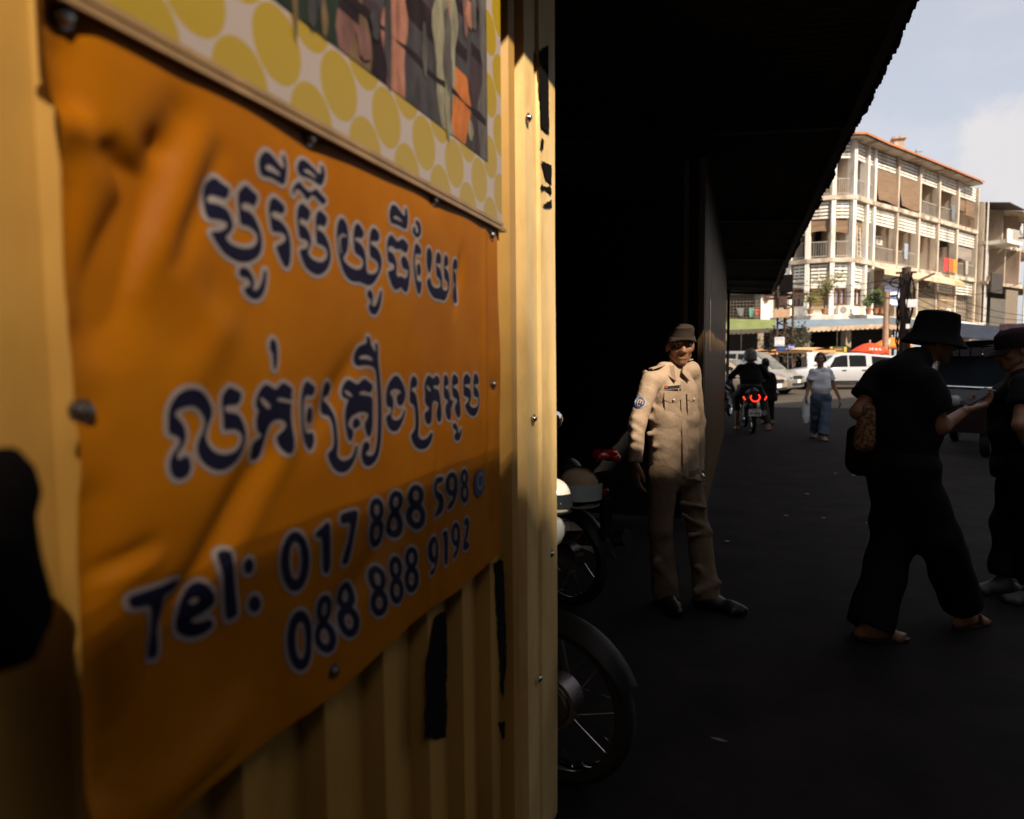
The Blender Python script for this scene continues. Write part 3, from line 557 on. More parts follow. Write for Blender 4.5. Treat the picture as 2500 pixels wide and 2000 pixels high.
MB().box((-3.22, 4.0, 1.9), (.04, 8.0, 3.8)).build('dark_sheet', M('black_tin', (.03, .025, .022)), bw)
pole = thing('canopy_pole', 'thin black pole holding the far end of the canopy roof', 'pole', (P(1777, 860, 18.0).x, P(1777, 860, 18.0).y, 0))
q = P(1777, 860, 18.0); MB().tube([(q.x, q.y, 0), (q.x, q.y, RZ+.05)], .04, 10).build('shaft', m_black, pole); MB().box((q.x, q.y, .04), (.2, .2, .08)).build('foot', m_black, pole)

# ================================================================== unseen block added to the right, shaped to shade the alley
m_conc = M('shade_block_concrete', (.16, .15, .14), .9, scale=1.5, var=.2)
mk = thing('shade_block', 'unseen concrete block added at the right to shade the alley', 'building', (14, -20, 0))
H0, H1 = 20.10, 20.77
fpn = [(14, -60), (14, 4.2), (16.4, 7.5), (19.0, 11.1), (36, 34.6), (60, 34.6), (60, -60)]
MB().slab([(x, y, 0) for x, y in fpn], (0, 0, H0)).build('main_block', m_conc, mk)
def para(a, c, z0=H0, z1=H1, t=.35):
    a = Vector((*a, z0)); c = Vector((*c, z0)); d = (c-a).normalized(); nn = Vector((-d.y, d.x, 0)) * (-t)
    return MB().slab([a, c, c+nn, a+nn], (0, 0, z1-z0))
para((14, -60), (14, -11.7), z1=20.56).build('shade_parapet', m_conc, mk)  # added edge, stepped to set where the sun patch ends
for z0, z1 in ((20.61, 20.68), (20.715, 20.775), (20.82, 20.87), (20.93, 20.97), (21.05, 21.085), (21.18, 21.205), (21.32, 21.34)): para((14, -60), (14, -11.7), z0, z1, .012).build('rooftop_railing', m_conc, mk)  # added slats that soften the lower edge of the sunlight
for z0, z1 in ((20.18, 20.26), (20.36, 20.40), (20.50, 20.52)): para((14, -11.65), (14, -8.75), z0, z1, .012).build('rooftop_railing', m_conc, mk); para((14, -8.7), (14, 4.2)).build('shade_parapet', m_conc, mk)  # added slats and edge dimming the sun let through the notch
para((14, 4.2), (36, 34.6)).build('shade_parapet', m_conc, mk)

m_blocker = M('blocker_tin', (.06, .05, .045), .8, var=.3)
MB().slab([(1.85, -30, 4.35), (14.2, -30, 4.35), (14.2, 2.75, 4.35), (1.25, 2.75, 4.35), (2.6, 2.65, 4.35), (2.6, 1.35, 4.35), (1.6, 1.3, 4.35), (1.6, .75, 4.35), (2.2, .75, 4.35), (2.2, -.6, 4.35), (1.85, -.6, 4.35)], (0, 0, .06)).build('side_sky_blocker', m_blocker, mk)  # unseen sheet added to cut sky light, slots left for the sun
MB().slab([(-3.4, -30, 3.02), (2.6, -30, 3.02), (2.6, -1.35, 3.02), (-3.4, -1.35, 3.02)], (0, 0, .05)).build('rear_sky_blocker', m_blocker, mk)  # unseen sheet added behind the camera to cut sky light
MB().slab([(-3.4, -30, 4.33), (.95, -30, 4.33), (.95, .75, 4.33), (1.55, .75, 4.33), (1.55, 2.4, 4.33), (-3.4, 2.4, 4.33)], (0, 0, .04)).build('upper_sky_blocker', m_blocker, mk)  # unseen sheet added overhead to narrow the strip of sky
for yy in (-14, -8, -2, 4.9): MB().tube([(2.9, yy, 0), (2.9, yy, 4.38)], .05, 8).build('blocker_post', m_blocker, mk)  # posts for the added sky-blocking sheet

# ================================================================== litter on the alley floor
m_paper = M('paper', (.24, .20, .16), .8, var=.3)
rr = random.Random(3); first = True
for px, py, lab in ((1970, 1207, 'crumpled pale leaf of paper lying alone mid alley'), (1920, 1260, 'thin paper strip on the asphalt below the crumpled scrap'), (2010, 1266, 'small paper bit right of the thin strip'),
                    (2120, 1278, 'paper scrap by the trouser leg of the hatted man'), (2040, 1157, 'flat paper scrap behind the woman in white'), (2084, 1161, 'paper scrap beneath the wicker bag'),
                    (1775, 1323, 'tiny scrap near the officer\'s left knee'), (2228, 1298, 'paper scrap between the legs of the hatted man'), (1757, 1811, 'long pale straw on the dark floor in front'), (2455, 1240, 'tiny scrap between the two men at the right')):
    p = onZ(px, py, .004); s = .028 if px != 1757 else .04; b = MB(); a = rr.uniform(0, 3)
    pts = [(p.x+s*math.cos(a+t)*q, p.y+s*math.sin(a+t)*q*(.8 if px != 1757 else .18), .005+.008*rr.random()) for t, q in ((0, 1), (1.1, .7), (2.2, .9), (3.3, .8), (4.2, .6), (5.2, .9))]
    b.slab(pts, (0, 0, .002))
    tag(rebase(b.build('paper_scrap', m_paper)), lab, 'litter', 'scraps of paper on the alley floor')

# ================================================================== motorbikes
m_tyre = M('tyre_rubber', (.012, .012, .012), .8); m_chrome = M('chrome', (.75, .74, .72), .09, 1.0, var=.05)
m_alu = M('cast_alloy', (.16, .145, .135), .4, .9, var=.15); m_blkplastic = M('black_plastic', (.007, .007, .007), .5, spec=.3)
m_seat = M('seat_vinyl', (.015, .014, .014), .5); m_red_p = M('red_plastic', (.42, .010, .012), .25, coat=.4)
m_plate = M('plate_white', (.80, .79, .75), .5); m_ink = M('plate_ink', (.03, .03, .05), .6)
m_lampoff = M('red_lens', (.25, .008, .008), .15); m_lampon = M('lit_tail_lamp', (.8, .03, .01), .3, emit=(1., .035, .012), estr=1.5)
m_lens = M('lamp_lens', (.30, .30, .29), .08, spec=.7)
def wheel(bike, x, r=.285, rim_r=.235):
    tn = 14; w_ = .038
    MB().lathe([(rim_r-.004, -w_*.8), (r-.02, -w_), (r, -w_*.4), (r, w_*.4), (r-.02, w_), (rim_r-.004, w_*.8)], (x, 0, r), (0, 1, 0), 40).build('wheel', m_tyre, bike, smooth=50)
    wh = bike.children[-1] if False else [c for c in bpy.data.objects if c.parent == bike and c.name.startswith('wheel')][-1]
    return wh
def motorbike(label, loc, heading, body_m, tail_m, lit=False, plate=True, group=None):
    bk = thing('motorbike', label, 'motorbike', (0, 0, 0), 0, group, local=True)
    for x in (.62, -.62):
        r, rim_r, w_ = .285, .235, .038
        wh = MB().lathe([(rim_r-.004, -w_*.8), (r-.02, -w_), (r, -w_*.4), (r, w_*.4), (r-.02, w_), (rim_r-.004, w_*.8)], (x, 0, r), (0, 1, 0), 44).build('wheel', m_tyre, bk, smooth=50)
        BASE[wh] = Vector((0, 0, 0))
        MB().lathe([(rim_r+.002, -.028), (rim_r+.005, -.030), (rim_r+.002, -.026), (rim_r-.006, -.012), (rim_r-.006, .012), (rim_r+.002, .026), (rim_r+.005, .030), (rim_r+.002, .028), (rim_r-.008, .012), (rim_r-.008, -.012), (rim_r+.002, -.028)], (x, 0, r), (0, 1, 0), 56).build('rim', m_chrome, wh, smooth=50)
        MB().lathe([(.001, -.050), (.055, -.050), (.062, -.044), (.085, -.040), (.085, .035), (.055, .045), (.001, .045)], (x, 0, r), (0, 1, 0), 26).lathe([(.066, -.0455), (.070, -.0475), (.074, -.0435)], (x, 0, r), (0, 1, 0), 26).build('hub', m_alu, wh, smooth=35)
        b = MB()
        for k in range(18):
            a = 2*math.pi*k/18; a2 = a+.42*(1 if k % 2 else -1); sgn = -1 if k % 4 < 2 else 1
            b.tube([(x+.075*math.cos(a), .026*sgn, r+.075*math.sin(a)), (x+(rim_r-.012)*math.cos(a2), 0, r+(rim_r-.012)*math.sin(a2))], .0016, 5)
        b.build('spokes', m_chrome, wh)
    b = MB(); sdf_mesh(b, [('c', (.42, 0, .78), (.20, 0, .42), .085, .075), ('c', (.20, 0, .42), (-.25, 0, .50), .08, .09), ('c', (-.1, 0, .60), (-.80, 0, .74), .09, .055), ('c', (.44, 0, .78), (.50, 0, .90), .09, .075), ('e', (.40, 0, .62), (.06, .17, .20))], h=.022, k=.06)
    b.build('body_shell', body_m, bk, smooth=180)
    b = MB(); sdf_mesh(b, [('c', (.05, 0, .70), (-.62, 0, .79), .075, .085), ('c', (.05, .06, .69), (-.55, .07, .77), .05, .055), ('c', (.05, -.06, .69), (-.55, -.07, .77), .05, .055)], h=.022, k=.03); b.build('seat', m_seat, bk, smooth=180)
    b = MB(); b.tube([(.62, .07, .30), (.50, .065, .78)], .016); b.tube([(.62, -.07, .30), (.50, -.065, .78)], .016); b.build('fork', m_alu, bk, smooth=60)
    b = MB(); b.grid(lambda u, v: (.62+.31*math.cos(.4+2.2*u), (v-.5)*.11, .285+.31*math.sin(.4+2.2*u)+.004-.05*(2*v-1)**2), 12, 4); b.build('front_fender', body_m, bk, smooth=180)
    b = MB(); b.grid(lambda u, v: (-.62+.315*math.cos(1.0+1.9*u), (v-.5)*.13, .285+.315*math.sin(1.0+1.9*u)-.05*(2*v-1)**2), 12, 4); b.build('rear_fender', m_blkplastic, bk, smooth=180)
    MB().tube([(.38, -.33, 1.02), (.44, -.2, 1.03), (.48, 0, .98), (.44, .2, 1.03), (.38, .33, 1.02)], .013).build('handlebar', m_chrome, bk, smooth=60)
    for s in (-1, 1):
        MB().tube([(.37, .23*s, 1.02), (.30, .35*s, 1.02)], .019, 10).build('grip', m_tyre, bk)
        MB().tube([(.42, .22*s, 1.03), (.44, .28*s, 1.16), (.42, .30*s, 1.19)], .006, 6).sphere((.42, .32*s, 1.21), .05, 12, 0, (.25, 1.1, .75)).build('mirror', m_chrome if s > 0 else m_blkplastic, bk, smooth=60)
    MB().sphere((.585, 0, .86), .075, 14, 0, (.6, 1.15, .8)).build('headlight', m_lens, bk, smooth=180)
    b = MB(); b.tube([(.15, -.12, .30), (-.20, -.14, .27), (-.45, -.16, .33), (-.92, -.17, .42)], [.02, .022, .045, .05], 12); b.build('exhaust', m_alu, bk, smooth=50)
    b = MB(); b.box((.05, 0, .36), (.34, .20, .20)); b.tube([(.12, 0, .36), (.30, 0, .38)], .06, 12); b.build('engine', m_alu, bk)
    if lit:
        b = MB(); n = 22; pts = []
        for k in range(n+1):
            a = math.radians(150+255*k/n); pts.append((-.945, -.080*math.cos(a), .70+.075*math.sin(a)))
        b.tube(pts, .011, 8); b.build('tail_lamp', tail_m, bk, smooth=180)
        for s in (-1, 1): MB().tube([(-.90, .205*s, .715), (-.91, .170*s, .650)], .012, 8).build('side_lamp', tail_m, bk, smooth=180)
    else: MB().sphere((-.86, 0, .70), .07, 12, 0, (.5, 1.1, .5)).build('tail_lamp', tail_m, bk, smooth=180)
    MB().box((-.86, 0, .74), (.05, .20, .14)).box((-.90, 0, .56), (.03, .07, .22)).build('rear_housing', m_blkplastic, bk)
    if plate:
        pl = MB().box((-.945, 0, .42), (.006, .22, .13)).build('number_plate', m_plate, bk); BASE[pl] = Vector((0, 0, 0))
        b = MB()
        for k in range(7): 
            if k != 2: b.box((-.9495, .078-.026*k, .405), (.002, .014, .058))
            else: b.box((-.9495, .078-.026*k, .405), (.002, .014, .010))
        for k in range(5): b.box((-.9495, .05-.024*k, .465), (.002, .016, .018))
        b.build('plate_marks', m_ink, pl)
    b = MB(); b.tube([(-.05, .10, .30), (.0, .24, .02)], .012); b.build('side_stand', m_alu, bk)
    bk.location = loc; bk.rotation_euler = (0, 0, heading)
    return bk
def at_wheel(px, py, zc, head, which=.62, r=.285):
    c = P(px, py, zc); return (c.x-which*math.cos(head), c.y-which*math.sin(head), 0)
h1 = math.atan2(-.28, .96)
motorbike('black motorbike with chrome spoked wheel, nearest to the flashing of the ochre wall', at_wheel(1362, 1784, 2.33, h1), h1, m_blkplastic, m_lampoff)
h2 = math.atan2(.45, -.9)
m2 = onZ(1560, 1560, 0)
q = P(1480, 1112, 3.75)
motorbike('shadowed motorbike with red tail standing behind the spoked wheel bike', (q.x-.80, q.y+.40, 0), math.radians(153), m_red_p, m_lampoff, plate=False)
m2b = bpy.data.objects['motorbike.001']; c_ = P(1480, 1114, 3.6)
b = MB(); cl = m2b.matrix_world if False else (Matrix.Translation(m2b.location)@Matrix.Rotation(m2b.rotation_euler.z, 4, 'Z')).inverted()@c_
sdf_mesh(b, [('c', (cl.x+.01, cl.y-.07, cl.z), (cl.x-.01, cl.y+.07, cl.z+.004), .034, .026), ('c', (cl.x-.06, cl.y, cl.z-.004), (cl.x+.06, cl.y, cl.z+.004), .030, .030)], h=.008, k=.03, sub=[('e', (cl.x, cl.y+.03, cl.z-.045), (.09, .06, .036))])
b.build('tail_cowl', m_red_p, m2b, smooth=180)
h4 = math.radians(96)
q = onZ(1828, 1058, 0)
RB = Vector((q.x, q.y+.62, 0))
motorbike('ridden motorbike with glowing red ring tail lamp and number plate', RB, h4, m_blkplastic, m_lampon, lit=True)
q = P(1790, 945, 15.2)
motorbike('parked motorbike with chrome mirrors at the edge of the rear stall wall', (q.x-.18, q.y+.8, 0), math.radians(82), m_blkplastic, m_lampoff, plate=False)

# helmets on the parked bikes
def helmet(name, label, c, r, mat, fwd, visor=True, stripe=None):
    f = Vector(fwd).normalized(); s_ = Vector((-f.y, f.x, 0)); Rm = np.array([[s_.x, f.x, 0], [s_.y, f.y, 0], [0, 0, 1]])
    hl = thing(name, label, 'helmet', (c[0], c[1], c[2]-r))
    b = MB(); cc = np.array(c)
    sdf_mesh(b, [('e', c, (r*.92, r*1.08, r), Rm), ('e', tuple(cc+np.array([0, 0, -r*.45])+np.array(f)*-.1*r), (r*.88, r*1.0, r*.7), Rm)], h=.011, k=.03, planes=[(tuple(cc+np.array([0, 0, -r*.85])), (0, 0, -1))])
    b.build('shell', mat, hl, smooth=180)
    b = MB(); b.grid(lambda u, v: Vector(c)+ (f*math.cos((u-.5)*1.9)+s_*math.sin((u-.5)*1.9))*(r*1.09*(1.02 if v < .5 else 1.0)) + Vector((0, 0, r*(.28-.75*v))), 12, 3)
    if visor: b.build('visor', glassy('visor_dark'), hl, smooth=180)
    b = MB(); b.lathe([(r*.90, -r*.84), (r*.97, -r*.80), (r*.97, -r*.70)], c, (0, 0, 1), 24); b.build('rim_trim', m_blkplastic, hl, smooth=60)
    if stripe:
        b = MB(); rr_ = random.Random(6)
        for k in range(7):
            a = .55+.10*k+rr_.uniform(-.03, .03); z = rr_.uniform(-.35, .45); d = (f*math.cos(a)-s_*math.sin(a)); k2 = math.sqrt(max(.05, 1-z*z))
            p = Vector(c)+Vector((d.x*r*1.02*k2, d.y*r*1.02*k2, z*r)); b.sphere(p, r*.14, 7, 0, (1, 1, 1.2))
        b.build('red_marks', stripe, hl, smooth=180)
    return hl
m_white_h = M('white_shell', (.74, .68, .58), .3, coat=.4, var=.06)
helmet('helmet', 'white helmet with red marks sitting on the spoked wheel motorbike', tuple(P(1352, 1212, 2.36)), .064, m_white_h, (.5, -.9, 0), True, M('red_decal', (.55, .05, .01), .4))
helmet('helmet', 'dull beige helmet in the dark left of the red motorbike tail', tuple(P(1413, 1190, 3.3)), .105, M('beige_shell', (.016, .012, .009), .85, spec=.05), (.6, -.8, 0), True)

# ================================================================== people
def nrm(v): v = Vector(v); return v.normalized()
def t3(v): return (v[0], v[1], v[2])
def body_frame(f): f = nrm((f[0], f[1], 0)); return f, Vector((f.y, -f.x, 0))     # forward, person's right
def head_prims():
    e_, c_ = 'e', 'c'
    P_ = [(e_, (0, -.012, .030), (.074, .093, .086)), (e_, (0, .026, -.030), (.060, .062, .080)), (c_, (0, .052, -.088), (0, .066, -.100), .030, .020),
          (c_, (-.045, .010, -.062), (-.012, .060, -.098), .022, .018), (c_, (.045, .010, -.062), (.012, .060, -.098), .022, .018),
          (c_, (0, .082, .012), (0, .103, -.034), .0085, .0135), (c_, (-.012, .090, -.038), (.012, .090, -.038), .0105, .0105),
          (c_, (-.040, .070, .024), (-.010, .086, .020), .011, .011), (c_, (.040, .070, .024), (.010, .086, .020), .011, .011),
          (c_, (-.018, .082, -.0635), (.018, .082, -.0635), .0075, .0075), (c_, (-.016, .081, -.0755), (.016, .081, -.0755), .0085, .0085),
          (e_, (-.076, -.008, -.012), (.011, .021, .032)), (e_, (.076, -.008, -.012), (.011, .021, .032)),
          (e_, (-.040, .058, -.028), (.022, .022, .020)), (e_, (.040, .058, -.028), (.022, .022, .020))]
    S_ = [(e_, (-.031, .098, .002), (.017, .014, .010)), (e_, (.031, .098, .002), (.017, .014, .010)), (c_, (-.022, .0935, -.0695), (.022, .0935, -.0695), .0022, .0022)]
    return P_, S_
def head_xf(c, look, tilt=0.):
    f = nrm(look); up = Vector((0, 0, 1)); r = f.cross(up).normalized(); u = r.cross(f).normalized()
    if tilt: q = Matrix.Rotation(tilt, 3, f); r = q@r; u = q@u
    Rm = np.array([[r.x, f.x, u.x], [r.y, f.y, u.y], [r.z, f.z, u.z]]); c = np.array(t3(c))
    return (lambda vs: vs@Rm.T + c), Rm
def hand_prims(wr, d, pn, curl, side, s=1.0, spread=1.0, thumb_in=.5):
    """wr wrist, d towards the fingers, pn palm normal (the way fingers curl), side +1 if thumb lies on d x pn side"""
    d = nrm(d); pn = nrm(Vector(pn) - d*d.dot(Vector(pn))); a = d.cross(pn).normalized()*side; wr = Vector(wr); pr = []
    for k, off in enumerate((.028, .010, -.009, -.027)):
        kb = wr + d*(.088*s) + a*(off*s); pr.append(('c', t3(wr + a*(off*.55*s) + d*.012*s), t3(kb), .0150*s, .0115*s))
        L_ = (.040, .045, .042, .033)[k]*s; p = kb; ang = curl*.55 + .06*k
        for j, (q, rr_) in enumerate(((1.0, .0088), (.66, .0080), (.52, .0072))):
            dd = d*math.cos(ang) + pn*math.sin(ang) + a*(off*2.2*spread*.5); dd.normalize(); p2 = p + dd*L_*q
            pr.append(('c', t3(p), t3(p2), rr_*s, rr_*.92*s)); p = p2; ang += curl*(.75 if j == 0 else .6)
    t0 = wr + d*.022*s + a*.026*s; t1 = t0 + (d*.7+a*.62+pn*.35*thumb_in)*(.042*s); t2 = t1 + (d*.85+a*.2+pn*.5*thumb_in)*(.034*s); t3_ = t2 + (d*.9-a*.12+pn*.5*thumb_in)*(.026*s)
    pr += [('c', t3(t0), t3(t1), .0150*s, .0115*s), ('c', t3(t1), t3(t2), .0105*s, .0092*s), ('c', t3(t2), t3(t3_), .0090*s, .0078*s)]
    return pr
def foot_prims(an, toe, s=1.0, toes=True):
    an = Vector(an); f = nrm((toe[0], toe[1], 0)); r = Vector((f.y, -f.x, 0)); z = an.z
    base = Vector((an.x, an.y, 0)); pr = [('c', t3(an), t3(base+f*.02*s+Vector((0, 0, .05))), .040*s, .042*s), ('c', t3(base-f*.045*s+Vector((0, 0, .034))), t3(base+f*.05*s+Vector((0, 0, .040))), .032*s, .032*s),
          ('c', t3(base+f*.04*s+Vector((0, 0, .046))), t3(base+f*.135*s+Vector((0, 0, .026))), .036*s, .022*s), ('c', t3(base+f*.11*s-r*.028*s+Vector((0, 0, .024))), t3(base+f*.13*s+r*.030*s+Vector((0, 0, .022))), .022*s, .020*s)]
    if toes:
        for k, o in enumerate((-.036, -.014, .004, .020, .034)):
            pr.append(('c', t3(base+f*.135*s+r*o*s+Vector((0, 0, .020))), t3(base+f*(.190-.012*k)*s+r*o*1.05*s+Vector((0, 0, .016))), (.014-.001*k)*s, (.0125-.001*k)*s))
    return pr
m_skin = M('skin_brown', (.27, .125, .062), .5, var=.12, scale=25, spec=.4); m_skin2 = M('skin_tan', (.33, .165, .09), .5, var=.1, scale=25, spec=.4)
m_hair = M('black_hair', (.010, .008, .008), .4, var=.3, scale=30, stretch=(1, 1, .2)); m_eye = M('eye_white', (.30, .27, .24), .35); m_iris = M('eye_dark', (.015, .01, .008), .2)
m_sole = M('dark_sole', (.02, .018, .016), .7); m_shoe = M('black_leather', (.014, .012, .011), .42, spec=.4)
def person(label, loc, J, fwd, look, skin, hands, barefoot=True, tilt=0., hs=1.0, s=1.0, grp=None, h=.0105):
    """J joints; returns the root. The body is one mesh."""
    rt = thing('person', label, 'person', loc, 0, grp); f, r = body_frame(fwd)
    j = {k: Vector(v) for k, v in J.items()}; b = MB()
    ch = (j['shL']+j['shR'])/2 + Vector((0, 0, -.09)); hip = (j['hipL']+j['hipR'])/2; nk = (j['shL']+j['shR'])/2 + Vector((0, 0, .03))
    pr = [('c', t3(nk+Vector((0, 0, -.03))), t3(j['head']+Vector((0, 0, -.06))-Vector(look).normalized()*.012), .058*s, .052*s)]
    pr += [('c', t3(j['shL'].lerp(j['shR'], .12)), t3(j['shR'].lerp(j['shL'], .12)), .046*s, .046*s), ('c', t3(ch-r*.05*s), t3(ch+r*.05*s), .078*s, .078*s), ('c', t3(ch.lerp(hip, .55)-r*.05*s), t3(ch.lerp(hip, .55)+r*.05*s), .072*s, .072*s), ('c', t3(hip-r*.06*s), t3(hip+r*.06*s), .080*s, .080*s)]
    for S in 'LR':
        pr += [('c', t3(j['sh'+S]), t3(j['el'+S]), .042*s, .037*s), ('c', t3(j['el'+S]), t3(j['wr'+S]), .037*s, .025*s)]
        pr += [('c', t3(j['hip'+S]), t3(j['kn'+S]), .078*s, .052*s), ('c', t3(j['kn'+S]), t3(j['an'+S]), .052*s, .034*s)]
        if barefoot: pr += foot_prims(j['an'+S], J['toe'+S], s)
    sdf_mesh(b, pr, h=h, k=.022)
    xf, Rm = head_xf(j['head'], look, tilt); Hp, Hs = head_prims()
    if hs != 1.0:
        sc = lambda p: (p[0],)+tuple(tuple(x*hs for x in q) if isinstance(q, tuple) else q*hs for q in p[1:])
        Hp = [sc(p) for p in Hp]; Hs = [sc(p) for p in Hs]
    sdf_mesh(b, Hp, h=.0052, k=.016, sub=Hs, subk=.007, xf=xf)
    for S in 'LR':
        if hands.get(S): sdf_mesh(b, hands[S], h=.0042, k=.008)
    b.build('body', skin, rt, smooth=180)
    eb = MB()
    for sx in (-1, 1):
        p = xf(np.array([[.031*sx*hs, .0735*hs, .002*hs]]))[0]; q = xf(np.array([[.031*sx*hs, .0830*hs, .002*hs]]))[0]
        eb.sphere(p, .0115*hs, 10, 0); eb.sphere(q, .0042*hs, 8, 1)
    eb.build('eyes', [m_eye, m_iris], rt, smooth=180)
    rt_xf[rt] = (xf, Rm, j, f, r)
    return rt
rt_xf = {}
def cloth(name, mat, rt, prims, h=.0105, k=.03, planes=(), disp=None, sub=(), label=None):
    b = MB(); sdf_mesh(b, prims, h=h, k=k, planes=planes, disp=disp, sub=sub); return b.build(name, mat, rt, smooth=180, label=label)
def folds(amp, fr, seed=0):
    r_ = random.Random(seed); ws = [(np.array([r_.uniform(-1, 1), r_.uniform(-1, 1), r_.uniform(.6, 1.4)])*fr*r_.uniform(.7, 1.5), r_.uniform(0, 6)) for _ in range(4)]
    return lambda G_: sum(amp*np.sin(G_@w_+p_+1.7*np.sin(G_@w2[0]*.31+1)) for (w_, p_), w2 in zip(ws, ws[1:]+ws[:1]))*.5

# ------------------------------------------------------------------ the officer
ZO = 3.97
def O(px, py, dz=0.): return P(px, py, ZO+dz)
fo = nrm((.66, -.75, 0)); _, ro = body_frame(fo)            # he faces the camera and its right
head = O(1660, 842); lo_ = nrm((.30, -.95, -.05))
JO = dict(head=head, shR=O(1588, 930, -.12), shL=O(1687, 905, .13), elR=O(1556, 1034, -.16), wrR=O(1551, 1128, -.20), elL=O(1702, 1030, .26), wrL=O(1704, 1150, .22),
          hipR=O(1618, 1166, -.06), hipL=O(1676, 1160, .06), knR=O(1612, 1296, -.06), knL=O(1706, 1296, .02), anR=O(1624, 1446, .0), anL=O(1726, 1458, -.06), toeR=(.45, -.9, 0), toeL=(.95, -.30, 0))
for k in ('anR', 'anL'): JO[k].z = .085
off_label = 'person in sunlit khaki uniform shirt and dark cap standing in the gap between stalls'
rt = person(off_label, (JO['anR'].x*.5+JO['anL'].x*.5, JO['anR'].y*.5+JO['anL'].y*.5, 0), JO, fo, lo_, m_skin,
            dict(R=hand_prims(JO['wrR'], (.05, -.05, -1), (.75, .5, 0), .45, 1), L=hand_prims(JO['wrL'], (.1, 0, -1), (-.6, -.6, 0), .5, -1)), barefoot=False, hs=.98, s=.84)
xf, Rm, j, f, r = rt_xf[rt]
m_khaki = M('khaki_cotton', (.42, .30, .205), .85, var=.10, scale=14, bump=.35, bscale=30, spec=.15)
m_kpants = M('khaki_trousers', (.17, .118, .074), .85, var=.12, scale=10, bump=.5, bscale=22, spec=.15)
ch = (j['shL']+j['shR'])/2; hip = (j['hipL']+j['hipR'])/2
hemz = O(1620, 1150).z
def shirt_prims(j, r, f, ch, hip, s=1., sl=None, belly=0.):
    wst = ch.lerp(hip, .62)
    pr = [('c', t3(ch+r*(q*.072*s)+f*.008+Vector((0, 0, -.08))), t3(hip+r*(q*.074*s)+Vector((0, 0, -.08))), .104*s, .112*s) for q in (-1, 0, 1)]
    pr += [('c', t3(j['shL'].lerp(j['shR'], .07)+Vector((0, 0, -.008))), t3(j['shR'].lerp(j['shL'], .07)+Vector((0, 0, -.008))), .066*s, .066*s),
          ('c', t3(ch+Vector((0, 0, .02))-r*.05), t3(ch+Vector((0, 0, .02))+r*.05), .07*s, .07*s),
          ('c', t3(ch+Vector((0, 0, -.10))-r*.088*s+f*.012), t3(ch+Vector((0, 0, -.10))+r*.088*s+f*.012), .106*s, .106*s), ('c', t3(ch.lerp(hip, .42)-r*.082*s+f*.014), t3(ch.lerp(hip, .42)+r*.082*s+f*.014), .110*s, .110*s),
          ('c', t3(wst-r*.075*s+f*belly), t3(wst+r*.075*s+f*belly), .110*s, .110*s), ('c', t3(hip+Vector((0, 0, -.03))-r*.085*s), t3(hip+Vector((0, 0, -.03))+r*.085*s), .116*s, .116*s)]
    return pr
sp_ = shirt_prims(j, r, f, ch, hip, .84, belly=.004)
arms = []
for S in 'LR': arms += [('c', t3(j['sh'+S]), t3(j['el'+S]), .057, .049), ('k', t3(j['el'+S]), t3(j['wr'+S].lerp(j['el'+S], -.02)), .049, .038)]
def on_front(u, z, out_=.0):
    """a point on the shirt front: u to the person's right, z world height"""
    c = ch.lerp(hip, (ch.z-z)/(ch.z-hip.z)); return Vector((c.x, c.y, z)) + r*u + f*(.0995*math.sqrt(max(.05, 1-(u/.175)**2))+out_)
def fl(a, c, ra, rb): return ('c', t3(a), t3(c), ra, rb)
def ff(u0, z0, u1, z1, ra=.014, rb=.009, o=-.009): return fl(on_front(u0, z0, o), on_front(u1, z1, o), ra, rb)
zc_ = ch.z
fr_ = [ff(.17, zc_-.10, .05, zc_-.20), ff(.18, zc_-.16, .02, zc_-.26), ff(.17, zc_-.24, -.02, zc_-.30), ff(.18, zc_-.33, .0, zc_-.30, .015, .008), ff(.16, zc_-.40, -.06, zc_-.42, .014, .008), ff(.19, zc_+.02, .165, zc_-.16, .018, .012, -.012), ff(.14, zc_, .15, zc_-.10, .014, .008),
       fl(O(1548, 1020, -.20), O(1568, 1038, -.20), .010, .006), fl(O(1546, 1042, -.21), O(1566, 1058, -.21), .009, .006), fl(O(1545, 1070, -.22), O(1563, 1078, -.22), .011, .007), fl(O(1545, 1094, -.22), O(1562, 1098, -.22), .011, .008)]
cloth('shirt', m_khaki, rt, sp_+arms+fr_, h=.0085, k=.022, planes=[(t3(O(1620, 1150)), (-.28*_R0.x, -.28*_R0.y, -1))], disp=folds(.0022, 38, 4))
# collar, placket, pocket, name strip, patch, epaulettes
nk = ch + Vector((0, 0, .045))
for sgn in (-1, 1):
    a0 = nk + r*(.058*sgn) - f*.01 + Vector((0, 0, .030)); a1 = nk + r*(.034*sgn) + f*.064 + Vector((0, 0, .010)); a2 = nk + r*(.010*sgn) + f*.086 + Vector((0, 0, -.030))
    b0 = nk + r*(.092*sgn) - f*.005 + Vector((0, 0, .000)); b1 = nk + r*(.086*sgn) + f*.060 + Vector((0, 0, -.034)); b2 = nk + r*(.046*sgn) + f*.106 + Vector((0, 0, -.078))
    b = MB(); b.slab([a0, a1, a2, b2, b1, b0], (f*.006+Vector((0, 0, .004)))); b.build('collar', m_khaki, rt)
    e0 = j['shR' if sgn > 0 else 'shL'] + Vector((0, 0, .064)); b = MB(); e1 = e0.lerp(nk+Vector((0, 0, .03)), .62); b.slab([e0+f*.02, e0-f*.02, e1-f*.016, e1+f*.016], (0, 0, .007)); b.build('epaulette', m_khaki, rt)
b = MB(); zs2 = np.linspace(ch.z-.03, hemz-.015, 14)
b.grid(lambda u, v: on_front(-.018+.034*u, float(np.interp(v, np.linspace(0, 1, 14), zs2)), .012-.004*abs(2*u-1)), 2, 13); b.build('placket', m_khaki, rt, smooth=180)
m_btn = M('pearl_button', (.75, .72, .66), .25)
pz = O(1625, 968, -.16).z
